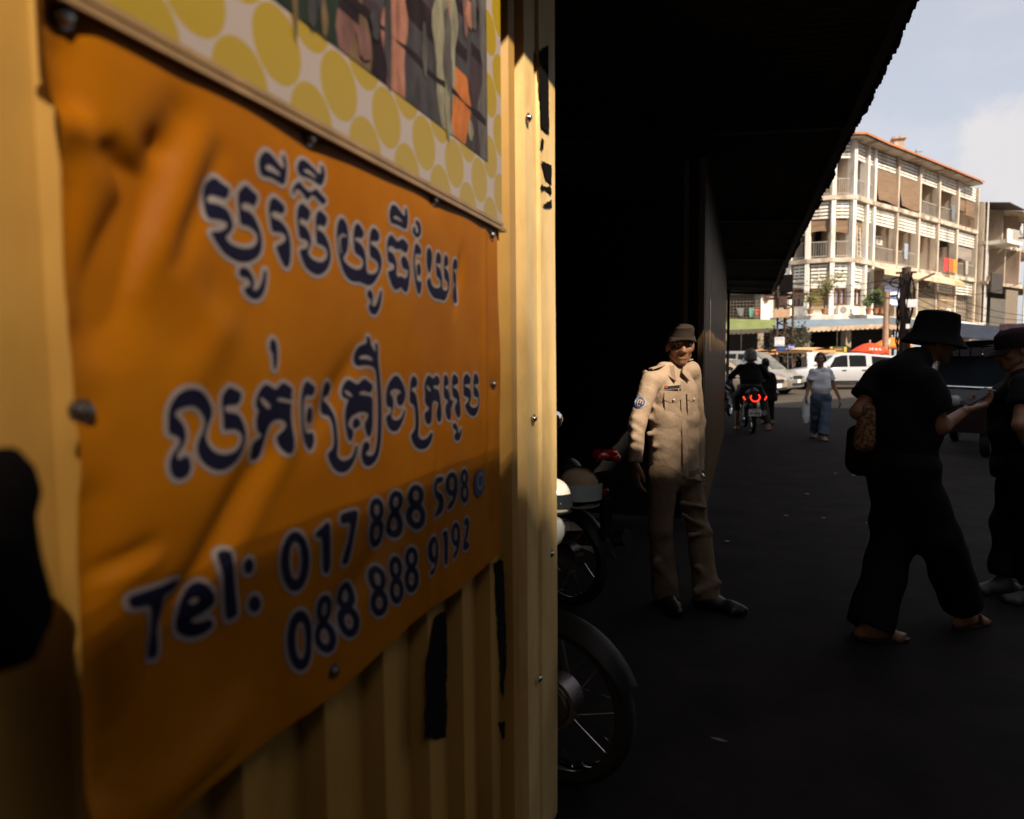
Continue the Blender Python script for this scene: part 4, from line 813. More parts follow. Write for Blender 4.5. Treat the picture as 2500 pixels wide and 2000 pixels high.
for sgn, nm in ((1, 'R'), (-1, 'L')):
    u0 = .070*sgn; b = MB()
    b.grid(lambda u, v: on_front(u0+(u-.5)*.088, pz-.010-.105*v, .0115), 4, 4); b.build('pocket', m_khaki, rt, smooth=180)
    b = MB(); b.grid(lambda u, v: on_front(u0+(u-.5)*.096, pz+.026-(.048+.016*math.sin(math.pi*u))*v, .019-.004*v), 6, 3); b.build('pocket_flap', m_khaki, rt, smooth=180)
    MB().sphere(on_front(u0, pz-.022, .021), .0075, 10).build('button', m_btn, rt, smooth=180)
b = MB(); b.grid(lambda u, v: on_front(.072+(u-.5)*.090, pz+.062-.018*v-.006*u, .0165), 5, 1, 0); b.grid(lambda u, v: on_front(.072+.036+(u-.5)*.018, pz+.060-.013*v, .0180), 2, 1, 1)
b.grid(lambda u, v: on_front(.072+(u-.5)*.096, pz+.065-.024*v-.006*u, .0150), 5, 1, 2)
b.build('name_strip', [M('name_black', (.014, .012, .014), .5), M('name_red', (.50, .06, .02), .5), M('name_edge', (.55, .48, .40), .6)], rt)
pc = j['shR'].lerp(j['elR'], .50); pd = nrm(Vector((-.30, -.95, 0))); pu = nrm(j['shR']-j['elR']); pr_ = pd.cross(pu).normalized()
def disc(b, rad, off, mi, z0=-1, z1=1, n=22):
    pts = []
    for k in range(n):
        a = 2*math.pi*k/n; y_ = max(z0, min(z1, math.sin(a))); pts.append(pc + pd*(.0590+off) + (pr_*math.cos(a)*rad + pu*y_*rad) - pd*(.010*(math.cos(a))**2*(rad/.034)))
    b.add(pts, [tuple(range(n))], mi)
b = MB(); disc(b, .034, 0, 0); disc(b, .031, .0012, 1); disc(b, .031, .0020, 2, -1, -.15); disc(b, .024, .0022, 3, .05, .45)
for k in range(4): 
    c_ = pc + pd*.0645 + pr_*(.014*(k-1.5)) + pu*.004; b.box(c_, (.004, .003, .017 if k % 2 else .024), (pr_, pd, pu), 4)
b.build('shoulder_patch', [M('patch_white', (.62, .62, .66), .7), M('patch_sky', (.10, .20, .42), .7), M('patch_navy', (.02, .03, .16), .7), M('patch_red', (.55, .04, .03), .7), M('patch_grey', (.5, .5, .5), .7)], rt)
# trousers, belt, shoes
tp = [('c', t3(hip-r*.065), t3(hip+r*.065), .094, .094)]
for S in 'LR':
    kn, an, hp = j['kn'+S], j['an'+S], j['hip'+S]
    tp += [('c', t3(hp), t3(kn), .086, .066), ('k', t3(kn), t3(an+Vector((0, 0, -.035))), .066, .078)]
tf = [fl(O(1664, 1228, -.09), O(1722, 1240, -.05), .016, .008), fl(O(1668, 1258, -.09), O(1730, 1294, -.03), .016, .008), fl(O(1684, 1308, -.09), O(1734, 1300, -.03), .016, .008), fl(O(1700, 1384, -.10), O(1750, 1428, -.06), .018, .010), fl(O(1700, 1444, -.11), O(1756, 1424, -.09), .022, .014), fl(O(1600, 1372, -.10), O(1646, 1436, -.06), .018, .010)]
cloth('trousers', m_kpants, rt, tp+tf, h=.0105, k=.03, planes=[((0, 0, hemz+.05), (0, 0, 1))], disp=folds(.003, 26, 9))
b = MB(); b.lathe([(.001, 0), (.016, 0), (.016, .012), (.001, .012)], O(1714, 1162, -.02), (-.4, -.9, 0), 12); b.box(O(1718, 1168, -.02), (.03, .012, .02)); b.build('belt_keys', m_steel, rt)
for S in 'LR':
    an = j['an'+S]; fp_ = [('c', t3(Vector((an.x, an.y, .085))), t3(Vector((an.x, an.y, .05))), .050, .050)] + foot_prims((an.x, an.y, .06), JO['toe'+S], 1.22, False)
    t_ = nrm((JO['toe'+S][0], JO['toe'+S][1], 0)); fp_.append(('c', t3(Vector((an.x, an.y, .035))+t_*.14), t3(Vector((an.x, an.y, .03))+t_*.205), .040, .030))
    cloth('shoe', m_shoe, rt, fp_, h=.009, k=.02, planes=[((0, 0, .004), (0, 0, -1))])
# cap and hair
HT = lambda x, y, z: Vector(xf(np.array([[x, y, z]]))[0])
b = MB(); n_s = 26; prof = [(.096, .014, 0), (.096, .040, 0), (.093, .070, -.004), (.094, .096, .004), (.076, .114, .008), (.045, .121, .008), (.001, .122, .006)]
vs = [HT(rr_*.86*math.cos(2*math.pi*k/n_s), rr_*1.02*math.sin(2*math.pi*k/n_s)-.006+off, z_) for rr_, z_, off in prof for k in range(n_s)]
b.add(vs, [(i*n_s+k, i*n_s+(k+1) % n_s, (i+1)*n_s+(k+1) % n_s, (i+1)*n_s+k) for i in range(len(prof)-1) for k in range(n_s)])
m_cap = M('dark_cap', (.035, .025, .019), .85, var=.1, spec=.1)
b.build('cap', m_cap, rt, smooth=50)
b = MB(); b.grid(lambda u, v: HT((.083+.006*v)*math.sin((u-.5)*2.5), .030+(.060+.060*v)*math.cos((u-.5)*2.5*.92)-.02, .046-.016*v-.022*abs(2*u-1)**2*v), 14, 4)
b.grid(lambda u, v: HT((.083+.006*v)*math.sin((.5-u)*2.5), .030+(.060+.060*v)*math.cos((u-.5)*2.5*.92)-.02, .0495-.016*v-.022*abs(2*u-1)**2*v), 14, 4)
b.build('cap_visor', m_cap, rt, smooth=180)
def hair_cap(rt, xf, hs=1., low=-.02, extra=(), k=.02, front=.05):
    b = MB(); sdf_mesh(b, [('e', (0, -.018*hs, .034*hs), (.083*hs, .100*hs, .090*hs))]+list(extra), h=.006, k=k, planes=[((0, front*hs, .062*hs), (0, .86, -.5)), ((0, 0, low*hs), (0, .25, -1))], xf=xf); return b.build('hair', m_hair, rt, smooth=180)
hair_cap(rt, xf, .98, -.03)

# ------------------------------------------------------------------ woman in white
g0 = onZ(1998, 1072, 0); ZW = (g0-_C).dot(_F)
def Wp(px, py, dz=0.): return P(px, py, ZW+dz)
fw = nrm((-.25, -.97, 0))
JW = dict(head=Wp(2003, 876), shR=Wp(1984, 908), shL=Wp(2023, 908), elR=Wp(1975, 941, .02), wrR=Wp(1968, 970, -.05), elL=Wp(2034, 938, .05), wrL=Wp(2050, 974, -.02),
          hipR=Wp(1993, 972), hipL=Wp(2015, 972), knR=Wp(1992, 1018, .12), knL=Wp(2014, 1018, -.12), anR=Wp(1990, 1052, .28), anL=Wp(2010, 1062, -.18), toeR=(-.3, -.95, 0), toeL=(.1, -1, 0))
JW['anR'].z = .10; JW['anL'].z = .075
rt = person('person in white T-shirt and blue jeans walking up the alley with a white bag', (g0.x, g0.y, 0), JW, fw, nrm((-.15, -1, -.02)), m_skin2,
            dict(R=hand_prims(JW['wrR'], (-.1, 0, -1), (.9, .1, 0), 1.1, 1, .95), L=hand_prims(JW['wrL'], (.25, 0, -1), (-.9, .1, 0), .5, -1, .95)), hs=.95, s=.94)
xf, Rm, j, f, r = rt_xf[rt]; ch = (j['shL']+j['shR'])/2; hip = (j['hipL']+j['hipR'])/2
m_tee = M('white_cotton', (.84, .86, .90), .85, var=.05, scale=12, bump=.1, bscale=150); m_jean = M('blue_denim', (.070, .105, .155), .85, var=.35, scale=9, bump=.1, bscale=200)
sl = []
for S in 'LR': sl += [('k', t3(j['sh'+S]), t3(j['sh'+S].lerp(j['el'+S], .62)), .062, .072)]
cloth('shirt', m_tee, rt, shirt_prims(j, r, f, ch, hip, .86, belly=.03)+sl+[('c', t3(ch+Vector((0, 0, -.13))-r*.06+f*.06), t3(ch+Vector((0, 0, -.13))+r*.06+f*.06), .06, .06)], k=.025, h=.012, planes=[((0, 0, Wp(2000, 961).z), (0, 0, -1))], disp=folds(.006, 24, 2))
tp = [('c', t3(hip-r*.07), t3(hip+r*.07), .108, .108)]
for S in 'LR': tp += [('c', t3(j['hip'+S]), t3(j['kn'+S]), .105, .082), ('k', t3(j['kn'+S]), t3(j['an'+S]+Vector((0, 0, .015))), .082, .090)]
cloth('jeans', m_jean, rt, tp, h=.012, k=.025, disp=folds(.005, 25, 5))
hair_cap(rt, xf, .96, -.05, [('c', (-.058, -.02, .0), (-.082, .03, -.19), .040, .030), ('c', (.058, -.02, .0), (.082, .03, -.20), .040, .030), ('c', (0, -.07, 0), (0, -.07, -.16), .05, .05)], front=.06)
for S in 'LR':
    an = j['an'+S]; t_ = nrm((JW['toe'+S][0], JW['toe'+S][1], 0)); MB().box((an.x+t_.x*.06, an.y+t_.y*.06, .008), (.09, .25, .014), (Vector((t_.y, -t_.x, 0)), t_, Vector((0, 0, 1)))).build('sandal', m_sole, rt)
bagp = JW['wrR']+Vector((0, 0, -.085)); b = MB(); wb = .068
prof_b = [(-.05, .042), (-.12, .055), (-.22, .058), (-.33, .06), (-.42, .055), (-.455, .03)]
n_b = 18
vs = [bagp + Vector((math.cos(2*math.pi*k/n_b)*w2*(1.05+.08*math.sin(3*k+9*i)), math.sin(2*math.pi*k/n_b)*w2*.45, z_+.10+.012*math.sin(k*2.2+i))) for i, (z_, w2) in enumerate(prof_b) for k in range(n_b)]
b.add(vs, [(i*n_b+k, (i+1)*n_b+k, (i+1)*n_b+(k+1) % n_b, i*n_b+(k+1) % n_b) for i in range(5) for k in range(n_b)]+[tuple(range(5*n_b, 6*n_b))])
b.tube([bagp+Vector((-.035, 0, .06)), bagp+Vector((-.012, 0, .13)), bagp+Vector((.012, 0, .13)), bagp+Vector((.035, 0, .06))], .006, 6)
bg_ = b.build('plastic_bag', M('white_plastic', (.88, .90, .92), .35, var=.04, bump=.5, bscale=30), smooth=180)
tag(rebase(bg_), 'white plastic bag hanging from the hand of the woman in white', 'bag')

# ------------------------------------------------------------------ man in bucket hat with phone
g0 = onZ(2250, 1560, 0); ZM = (g0-_C).dot(_F)
def Q(px, py, dz=0.): return P(px, py, ZM+dz)
fm = nrm((.62, .78, 0))
JM = dict(head=Q(2284, 826, .04), shL=Q(2158, 912, .10), shR=Q(2262, 930, -.12), elL=Q(2094, 1006, .06), wrL=Q(2162, 1066, .20), elR=Q(2298, 1044, -.14), wrR=Q(2356, 1004, -.06),
          hipL=Q(2176, 1140, .07), hipR=Q(2226, 1142, -.06), knL=Q(2178, 1330, .10), knR=Q(2290, 1310, -.04), anL=Q(2122, 1530, .0), anR=Q(2352, 1490, .14), toeL=(.93, .2, 0), toeR=(.80, .62, 0))
JM['anL'].z = .075; JM['anR'].z = .085
dphone = nrm(Q(2400, 966) - Q(2366, 985))
rt = person('person in black with a bucket hat holding up a phone, walking at the right', (g0.x, g0.y, 0), JM, fm, nrm((.98, .22, -.16)), m_skin,
            dict(R=hand_prims(JM['wrR'], Q(2420, 982)-Q(2360, 1002), (-.1, .1, 1), .55, -1, 1.0, thumb_in=1.2), L=hand_prims(JM['wrL'], (.1, 0, -1), (.5, -.5, 0), 1.0, -1)), hs=1.0, s=.98)
xf, Rm, j, f, r = rt_xf[rt]; ch = (j['shL']+j['shR'])/2; hip = (j['hipL']+j['hipR'])/2
m_blk = M('black_cotton', (.010, .009, .010), .9, var=.2, spec=.15); m_blk2 = M('black_cloth', (.009, .008, .009), .9, var=.2, spec=.15)
sl = [('k', t3(j['shL']), t3(j['shL'].lerp(j['elL'], .66)), .074, .078), ('k', t3(j['shR']), t3(j['shR'].lerp(j['elR'], .70)), .074, .078)]
cloth('shirt', m_blk, rt, shirt_prims(j, r, f, ch, hip, .93, belly=.0)+sl+[('c', t3(j['head'].lerp(ch, .62)), t3(ch), .075, .11)], h=.013, k=.03, planes=[((0, 0, Q(2210, 1130).z), (0, 0, -1))], disp=folds(.006, 22, 3))
tp = [('c', t3(hip-r*.07), t3(hip+r*.07), .108, .108)]
for S in 'LR': tp += [('c', t3(j['hip'+S]), t3(j['kn'+S]), .110, .100), ('k', t3(j['kn'+S]), t3(j['an'+S]+Vector((0, 0, -.015 if S == 'L' else .045))), .105, .112 if S == 'L' else .10)]
cloth('trousers', m_blk2, rt, tp, h=.013, k=.035, disp=folds(.006, 20, 6))
HT = lambda x, y, z, xf=xf: Vector(xf(np.array([[x, y, z]]))[0])
def hat(rt, prof, mat, name, smooth=50, n=30):
    b = MB(); vs = [HT(rr_*.92*math.cos(2*math.pi*k/n), rr_*1.05*math.sin(2*math.pi*k/n)-.005, z_) for rr_, z_ in prof for k in range(n)]
    b.add(vs, [(i*n+k, i*n+(k+1) % n, (i+1)*n+(k+1) % n, (i+1)*n+k) for i in range(len(prof)-1) for k in range(n)]); return b.build(name, mat, rt, smooth=smooth)
hat(rt, [(.146, -.036), (.150, -.032), (.106, .030), (.101, .085), (.092, .128), (.070, .138), (.001, .140)], m_blk2, 'bucket_hat')
hair_cap(rt, xf, 1.0, -.06)
for S in 'LR':
    an = j['an'+S]; t_ = nrm((JM['toe'+S][0], JM['toe'+S][1], 0)); sd = Vector((t_.y, -t_.x, 0)); b = MB(); b.slab([(an.x+t_.x*(.065+.135*math.sin(q))+sd.x*.048*math.cos(q), an.y+t_.y*(.065+.135*math.sin(q))+sd.y*.048*math.cos(q), .002) for q in np.linspace(0, 2*math.pi, 22)[:-1]], (0, 0, .012))
    c_ = Vector((an.x, an.y, 0))+t_*.085; b.tube([c_-sd*.047+Vector((0, 0, .012)), c_-sd*.03+Vector((0, 0, .062)), c_+sd*.03+Vector((0, 0, .060)), c_+sd*.047+Vector((0, 0, .012))], .009, 6); b.build('sandal', m_sole, rt)
b = MB(); b.lathe([(.030, -.004), (.0325, 0), (.030, .004)], JM['wrR'].lerp(JM['elR'], .12), JM['elR']-JM['wrR'], 20); b.build('wristband', M('cord_band', (.25, .10, .03), .7), rt, smooth=60)
# phone in his hand
pc_ = Q(2388, 968, -.01); px_ = nrm(Q(2411, 955)-Q(2368, 979)); pn_ = nrm(Vector((-.25, -.30, .92))); pn_ = nrm(pn_-px_*px_.dot(pn_)); py_ = pn_.cross(px_)
phn = thing('phone', 'dark smartphone held up in the hand of the hatted man', 'phone', t3(pc_))
MB().box(pc_, (.148, .072, .008), (px_, py_, pn_)).build('case', M('phone_grey', (.06, .06, .07), .3), phn); MB().box(pc_+pn_*.0048, (.138, .066, .0012), (px_, py_, pn_)).build('screen', M('phone_glass', (.035, .035, .042), .45, spec=.2), phn)
# wicker shoulder bag on his far side, with strap
wb_ = thing('shoulder_bag', 'brown woven shoulder bag hanging behind the hatted man', 'bag', t3(Q(2110, 1120, .2)))
m_wick = M('woven_wicker', (.10, .045, .020), .75, scale=55, col2=(.34, .18, .085), thr=(.45, .58), bump=.6, bscale=90)
b = MB(); sdf_mesh(b, [('c', t3(Q(2122, 1000, .02)), t3(Q(2116, 1082, .02)), .030, .042), ('c', t3(Q(2112, 1000, .05)), t3(Q(2104, 1084, .05)), .03, .042)], h=.012, k=.03); b.build('woven_body', m_wick, wb_, smooth=180)
b = MB(); sdf_mesh(b, [('c', t3(Q(2092, 1060, .16)), t3(Q(2100, 1128, .14)), .050, .075), ('c', t3(Q(2140, 1090, .12)), t3(Q(2135, 1135, .12)), .05, .06)], h=.014, k=.03); b.build('dark_pouch', m_blk2, wb_, smooth=180)
b = MB(); b.tube([Q(2118, 990, .04), Q(2150, 930, .2), Q(2200, 880, .12), Q(2224, 900, -.08)], .010, 8); b.build('strap', m_blk2, wb_, smooth=180)

# ------------------------------------------------------------------ person cut by the right edge
g0 = onZ(2468, 1462, 0); ZR = (g0-_C).dot(_F)
def Rp(px, py, dz=0.): return P(px, py, ZR+dz)
fr2 = nrm((-.90, -.10, 0))
JR = dict(head=Rp(2478, 852), shR=Rp(2486, 938, .17), shL=Rp(2500, 938, -.17), elR=Rp(2502, 1040, .22), wrR=Rp(2508, 1120, .20), elL=Rp(2490, 1040, -.26), wrL=Rp(2530, 1118, -.22),
          hipR=Rp(2490, 1130, .09), hipL=Rp(2500, 1130, -.09), knR=Rp(2462, 1280, .08), knL=Rp(2516, 1290, -.08), anR=Rp(2452, 1430, .08), anL=Rp(2528, 1448, -.08), toeR=(-.95, -.2, 0), toeL=(-.9, -.3, 0))
JR['anR'].z = .08; JR['anL'].z = .08
rt = person('person in dark clothes and cap, half cut by the right edge of the photo', (g0.x, g0.y, 0), JR, fr2, nrm((-.97, -.15, -.2)), m_skin2,
            dict(R=hand_prims(JR['wrR'], (0, 0, -1), (-.9, 0, .1), .5, 1), L=hand_prims(JR['wrL'], (.1, 0, -1), (-.9, 0, .1), .5, -1)), barefoot=False, s=.98)
xf, Rm, j, f, r = rt_xf[rt]; ch = (j['shL']+j['shR'])/2; hip = (j['hipL']+j['hipR'])/2
m_mar = M('dark_maroon_cloth', (.020, .010, .011), .9, spec=.15)
sl = []
for S in 'LR': sl += [('k', t3(j['sh'+S]), t3(j['sh'+S].lerp(j['el'+S], .55)), .066, .070)]
cloth('shirt', m_blk, rt, shirt_prims(j, r, f, ch, hip, 1.05, belly=.03)+sl, h=.013, k=.03, planes=[((0, 0, hip.z-.10), (0, 0, -1))], disp=folds(.006, 22, 8))
tp = [('c', t3(hip-r*.07), t3(hip+r*.07), .112, .112)]
for S in 'LR': tp += [('c', t3(j['hip'+S]), t3(j['kn'+S]), .108, .085), ('k', t3(j['kn'+S]), t3(j['an'+S]+Vector((0, 0, .03))), .085, .085)]
cloth('trousers', m_blk2, rt, tp, h=.013, k=.03, disp=folds(.005, 22, 12))
HT = lambda x, y, z, xf=xf: Vector(xf(np.array([[x, y, z]]))[0])
hat(rt, [(.100, .008), (.102, .045), (.094, .090), (.065, .118), (.001, .126)], m_mar, 'cap', 180)
b = MB(); b.grid(lambda u, v: HT(.085*math.sin((u-.5)*2.4), .02+(.07+.075*v)*math.cos((u-.5)*2.2), .014-.03*v), 12, 3); b.grid(lambda u, v: HT(.085*math.sin((.5-u)*2.4), .02+(.07+.075*v)*math.cos((u-.5)*2.2), .018-.03*v), 12, 3); b.build('cap_visor', m_mar, rt, smooth=180)
hair_cap(rt, xf, 1.0, -.05)
m_sneak = M('pale_sneaker', (.09, .085, .08), .6)
for S in 'LR':
    an = j['an'+S]; cloth('shoe', m_sneak, rt, [('c', t3(Vector((an.x, an.y, .085))), t3(Vector((an.x, an.y, .05))), .046, .046)]+foot_prims((an.x, an.y, .06), JR['toe'+S], 1.15, False), h=.011, k=.02, planes=[((0, 0, .004), (0, 0, -1))])

# ------------------------------------------------------------------ rider on the motorbike, seen from behind, and a walker beside
fB = Vector((math.cos(h4), math.sin(h4), 0)); rB = Vector((fB.y, -fB.x, 0))
def Bk(x, y, z): return RB + fB*x - rB*(-y) + Vector((0, 0, z)) if False else RB + fB*x + rB*y + Vector((0, 0, z))
JB = dict(head=Bk(-.10, 0, 1.46), shL=Bk(-.16, -.19, 1.24), shR=Bk(-.16, .19, 1.24), elL=Bk(.05, -.34, 1.06), elR=Bk(.05, .34, 1.06), wrL=Bk(.30, -.31, 1.04), wrR=Bk(.30, .31, 1.04),
          hipL=Bk(-.30, -.11, .84), hipR=Bk(-.30, .11, .84), knL=Bk(.12, -.24, .66), knR=Bk(.06, .26, .66), anL=Bk(.0, -.22, .34), anR=Bk(-.08, .36, .075), toeL=(fB.x, fB.y, 0), toeR=(fB.x+.3*rB.x, fB.y+.3*rB.y, 0))
rt = person('person riding the lit motorbike, seen from behind in black with a grey helmet', t3(RB), JB, fB, fB, m_skin,
            dict(L=hand_prims(JB['wrL'], fB+Vector((0, 0, -.2)), (0, 0, -1), 1.0, -1), R=hand_prims(JB['wrR'], fB+Vector((0, 0, -.2)), (0, 0, -1), 1.0, 1)))
xf, Rm, j, f, r = rt_xf[rt]; ch = (j['shL']+j['shR'])/2; hip = (j['hipL']+j['hipR'])/2
sl = []
for S in 'LR': sl += [('c', t3(j['sh'+S]), t3(j['el'+S]), .068, .058), ('k', t3(j['el'+S]), t3(j['wr'+S].lerp(j['el'+S], .1)), .058, .042)]
cloth('jacket', m_blk, rt, shirt_prims(j, r, f, ch, hip, 1.08)+sl, h=.015, k=.03, planes=[((0, 0, hip.z-.12), (0, 0, -1))])
tp = [('c', t3(hip-r*.07), t3(hip+r*.07), .11, .11)]
for S in 'LR': tp += [('c', t3(j['hip'+S]), t3(j['kn'+S]), .10, .08), ('k', t3(j['kn'+S]), t3(j['an'+S].lerp(j['kn'+S], .12)), .08, .066)]
cloth('trousers', M('olive_trousers', (.028, .026, .020), .9), rt, tp, h=.015, k=.03)
helmet('helmet', 'grey helmet worn by the motorbike rider', t3(j['head']+Vector((0, 0, .02))), .135, M('grey_shell', (.20, .185, .165), .5), t3(fB), True)
g0 = onZ(1876, 1036, 0); ZK = (g0-_C).dot(_F)
def Kp(px, py, dz=0.): return P(px, py, ZK+dz)
fk = nrm((.2, 1, 0))
JK = dict(head=Kp(1869, 888), shL=Kp(1858, 918, .05), shR=Kp(1885, 918, -.05), elL=Kp(1855, 946), elR=Kp(1889, 946), wrL=Kp(1857, 968, .1), wrR=Kp(1886, 968, .1), hipL=Kp(1866, 968), hipR=Kp(1880, 968),
          knL=Kp(1866, 1000, .1), knR=Kp(1880, 1000), anL=Kp(1864, 1030, .15), anR=Kp(1881, 1030), toeL=(.2, 1, 0), toeR=(.3, 1, 0))
JK['anL'].z = .08; JK['anR'].z = .08
rt = person('person in black walking away beside the motorbike rider', (g0.x, g0.y, 0), JK, fk, fk, m_skin, dict(L=hand_prims(JK['wrL'], (0, 0, -1), (.9, .1, 0), .5, 1), R=hand_prims(JK['wrR'], (0, 0, -1), (-.9, .1, 0), .5, -1)))
xf, Rm, j, f, r = rt_xf[rt]; ch = (j['shL']+j['shR'])/2; hip = (j['hipL']+j['hipR'])/2
sl = []
for S in 'LR': sl += [('k', t3(j['sh'+S]), t3(j['sh'+S].lerp(j['el'+S], .8)), .066, .068)]
cloth('shirt', m_blk, rt, shirt_prims(j, r, f, ch, hip, 1.05)+sl, h=.015, k=.03, planes=[((0, 0, hip.z-.10), (0, 0, -1))])
tp = [('c', t3(hip-r*.06), t3(hip+r*.06), .11, .11)]
for S in 'LR': tp += [('c', t3(j['hip'+S]), t3(j['kn'+S]), .10, .08), ('k', t3(j['kn'+S]), t3(j['an'+S]+Vector((0, 0, .02))), .08, .08)]
cloth('trousers', m_blk2, rt, tp, h=.015, k=.03)
hair_cap(rt, xf, 1.0, -.06, [('c', (0, -.05, 0), (0, -.06, -.10), .06, .05)])

# ================================================================== vehicles
m_silver = M('silver_paint', (.40, .385, .36), .28, .55, var=.04, coat=.5); m_beige = M('beige_paint', (.42, .33, .24), .3, .3, var=.05, coat=.5); m_whitep = M('white_paint', (.46, .46, .49), .25, var=.03, coat=.5)
m_trim = M('black_trim', (.015, .015, .016), .45); m_gl = M('car_glass', (.012, .013, .016), .15, var=.3, spec=.2); m_wsg = M('windscreen_glass', (.10, .115, .12), .08, var=.5, scale=3, spec=.8)
def lerp_st(st, x, i):
    xs = [s[0] for s in st]; return float(np.interp(x, xs, [s[i] for s in st]))
def ring(s):
    x, zl, zs, zr, wl, ws, wr = s
    h_ = [(wl, zl), (ws, zl+.38*(zs-zl)), (ws*.99, zs-.06), (ws*.965, zs), (wr+.03, max(zs+.004, zr-.07)), (wr-.06, max(zs+.006, zr)), (wr*.5, max(zs+.008, zr+.012))]
    return [(x, y, z) for y, z in h_]+[(x, -y, z) for y, z in h_[::-1]]
def car(name, label, cat, st, body_m, windows, wsx, rear_wsx, wheels, loc, head, sc=1., wr_=.33, extras=None, handles=(), headz=.75):
    rt = thing(name, label, cat, (0, 0, 0), 0, None, local=True); b = MB(); st = sorted(st)
    rings = [ring(s) for s in st]; n = len(rings[0])
    b.add([p for r_ in rings for p in r_], [(i*n+k, i*n+(k+1) % n, (i+1)*n+(k+1) % n, (i+1)*n+k) for i in range(len(st)-1) for k in range(n)]+[tuple(range(n)), tuple(range((len(st)-1)*n, len(st)*n))[::-1]])
    body = b.build('body', body_m, rt, smooth=38)
    def side(x, t, s, o=.008):
        L_ = lambda i: lerp_st(st, x, i); zs, zr, ws, wr = L_(2), L_(3), L_(5), L_(6)
        y0, z0, y1, z1 = ws*.965, zs, wr+.03, zr-.07
        return (x, s*(y0+(y1-y0)*t+o), z0+(z1-z0)*t+.002)
    for s in (-1, 1):
        for xa0, xb0, xa1, xb1 in windows:
            MB().grid(lambda u, v: side((xa0+(xb0-xa0)*u)*(1-v)+(xa1+(xb1-xa1)*u)*v, .10+.84*v, s), 4, 3).build('window', m_gl, rt, smooth=180)
        for hx, hz in handles: MB().box((hx, s*(lerp_st(st, hx, 5)*.985+.012), hz), (.20, .03, .05)).build('door_handle', m_trim, rt)
        mxr = wsx[1]-.22; MB().sphere((mxr, s*(lerp_st(st, mxr, 5)+.10), lerp_st(st, mxr, 2)+.10), .11, 10, 0, (.6, .9, .8)).build('wing_mirror', body_m, rt, smooth=180)
        MB().sphere((st[-1][0]-.10, s*(st[-2][5]-.20), headz), .17, 12, 0, (.75, .9, .55)).build('headlight', m_lens, rt, smooth=180)
        MB().box((st[0][0]+.02, s*(st[0][5]-.08), headz+.15), (.06, .14, .32)).build('tail_light', m_lampoff, rt)
    for k, wx in enumerate((wsx, rear_wsx)):
        if wx is None: continue
        def ws_(u, v):
            x = wx[0]+(wx[1]-wx[0])*v; y = (2*u-1)*(lerp_st(st, x, 6)-.05); return (x+(.012 if wx[1] > wx[0] else -.012), y, lerp_st(st, x, 3)+.012+.012*(1-(2*u-1)**2))
        MB().grid(ws_, 6, 5).build('windscreen' if k == 0 else 'rear_window', m_wsg if k == 0 else m_gl, rt, smooth=180)
    xf_ = st[-1][0]; wf = st[-2][5]
    MB().box((xf_-.02, 0, headz-.03), (.08, wf*1.0, .13)).build('grille', m_trim, rt); MB().box((xf_-.01, 0, headz-.32), (.10, wf*1.5, .10)).build('lower_intake', m_trim, rt)
    MB().box((xf_+.035, 0, headz-.20), (.02, .36, .15)).build('number_plate', m_plate, rt)
    for wx in wheels:
        for s in (-1, 1):
            y = lerp_st(st, wx, 5)-.10
            MB().lathe([(.001, 0), (wr_+.06, 0), (wr_+.06, .012), (.001, .012)], (wx, s*(y+.105)-(.012 if s > 0 else 0), wr_+.03), (0, 1, 0), 26).build('wheel_arch', m_trim, rt)
            w_ = MB().lathe([(wr_*.62, -.11), (wr_*.95, -.11), (wr_, -.07), (wr_, .07), (wr_*.95, .11), (wr_*.62, .11)], (wx, s*(y+.045), wr_), (0, 1, 0), 28).build('wheel', m_tyre, rt, smooth=40); BASE[w_] = Vector((0, 0, 0))
            MB().lathe([(.001, s*.105), (wr_*.25, s*.10), (wr_*.55, s*.085), (wr_*.64, s*.10), (wr_*.64, s*.0)], (wx, s*(y+.045), wr_), (0, 1, 0), 24).build('hubcap', m_alu, w_, smooth=40)
    if extras: extras(rt, st)
    rt.location = loc; rt.rotation_euler = (0, 0, head); rt.scale = (sc, sc, sc); return rt
def place(px, py, zc_off, head, xfront, sc):
    p = onZ(px, py, 0); return (p.x-math.cos(head)*xfront*sc, p.y-math.sin(head)*xfront*sc, 0)
VAN = [(-2.5, .50, 1.05, 1.70, .84, .88, .70), (-2.42, .33, 1.05, 1.86, .88, .94, .76), (-1.4, .30, 1.05, 1.93, .90, .96, .78), (.2, .30, 1.04, 1.93, .90, .96, .78), (.80, .30, 1.03, 1.86, .90, .96, .75), (1.30, .30, 1.02, 1.47, .90, .96, .77), (1.72, .30, 1.00, 1.10, .90, .95, .80), (2.15, .30, .93, .98, .88, .93, .76), (2.42, .30, .80, .84, .82, .87, .66), (2.53, .36, .66, .67, .70, .76, .56)]
hv = math.radians(-24)
car('passenger_van', 'silver passenger van turned to show its windscreen and bright bonnet', 'van', VAN, m_silver, [(-2.2, -1.15, -2.15, -1.15), (-1.05, .05, -1.05, .05), (.15, 1.45, .15, .80)], (.84, 1.68), None, (-1.55, 1.55), place(1948, 964, 0, hv, 2.53, .86), hv, .86, .34, headz=.80)
SED = [(-2.15, .40, .80, .84, .72, .76, .60), (-2.0, .28, .92, .96, .78, .82, .66), (-1.5, .24, .94, 1.02, .80, .85, .66), (-.95, .22, .94, 1.38, .80, .86, .58), (-.2, .22, .93, 1.46, .80, .86, .60), (.35, .22, .92, 1.40, .80, .86, .58), (1.05, .22, .90, .98, .80, .86, .66), (1.7, .22, .80, .84, .79, .84, .64), (2.05, .24, .70, .73, .74, .79, .56), (2.18, .32, .56, .57, .64, .70, .5)]
hs_ = math.radians(-30)
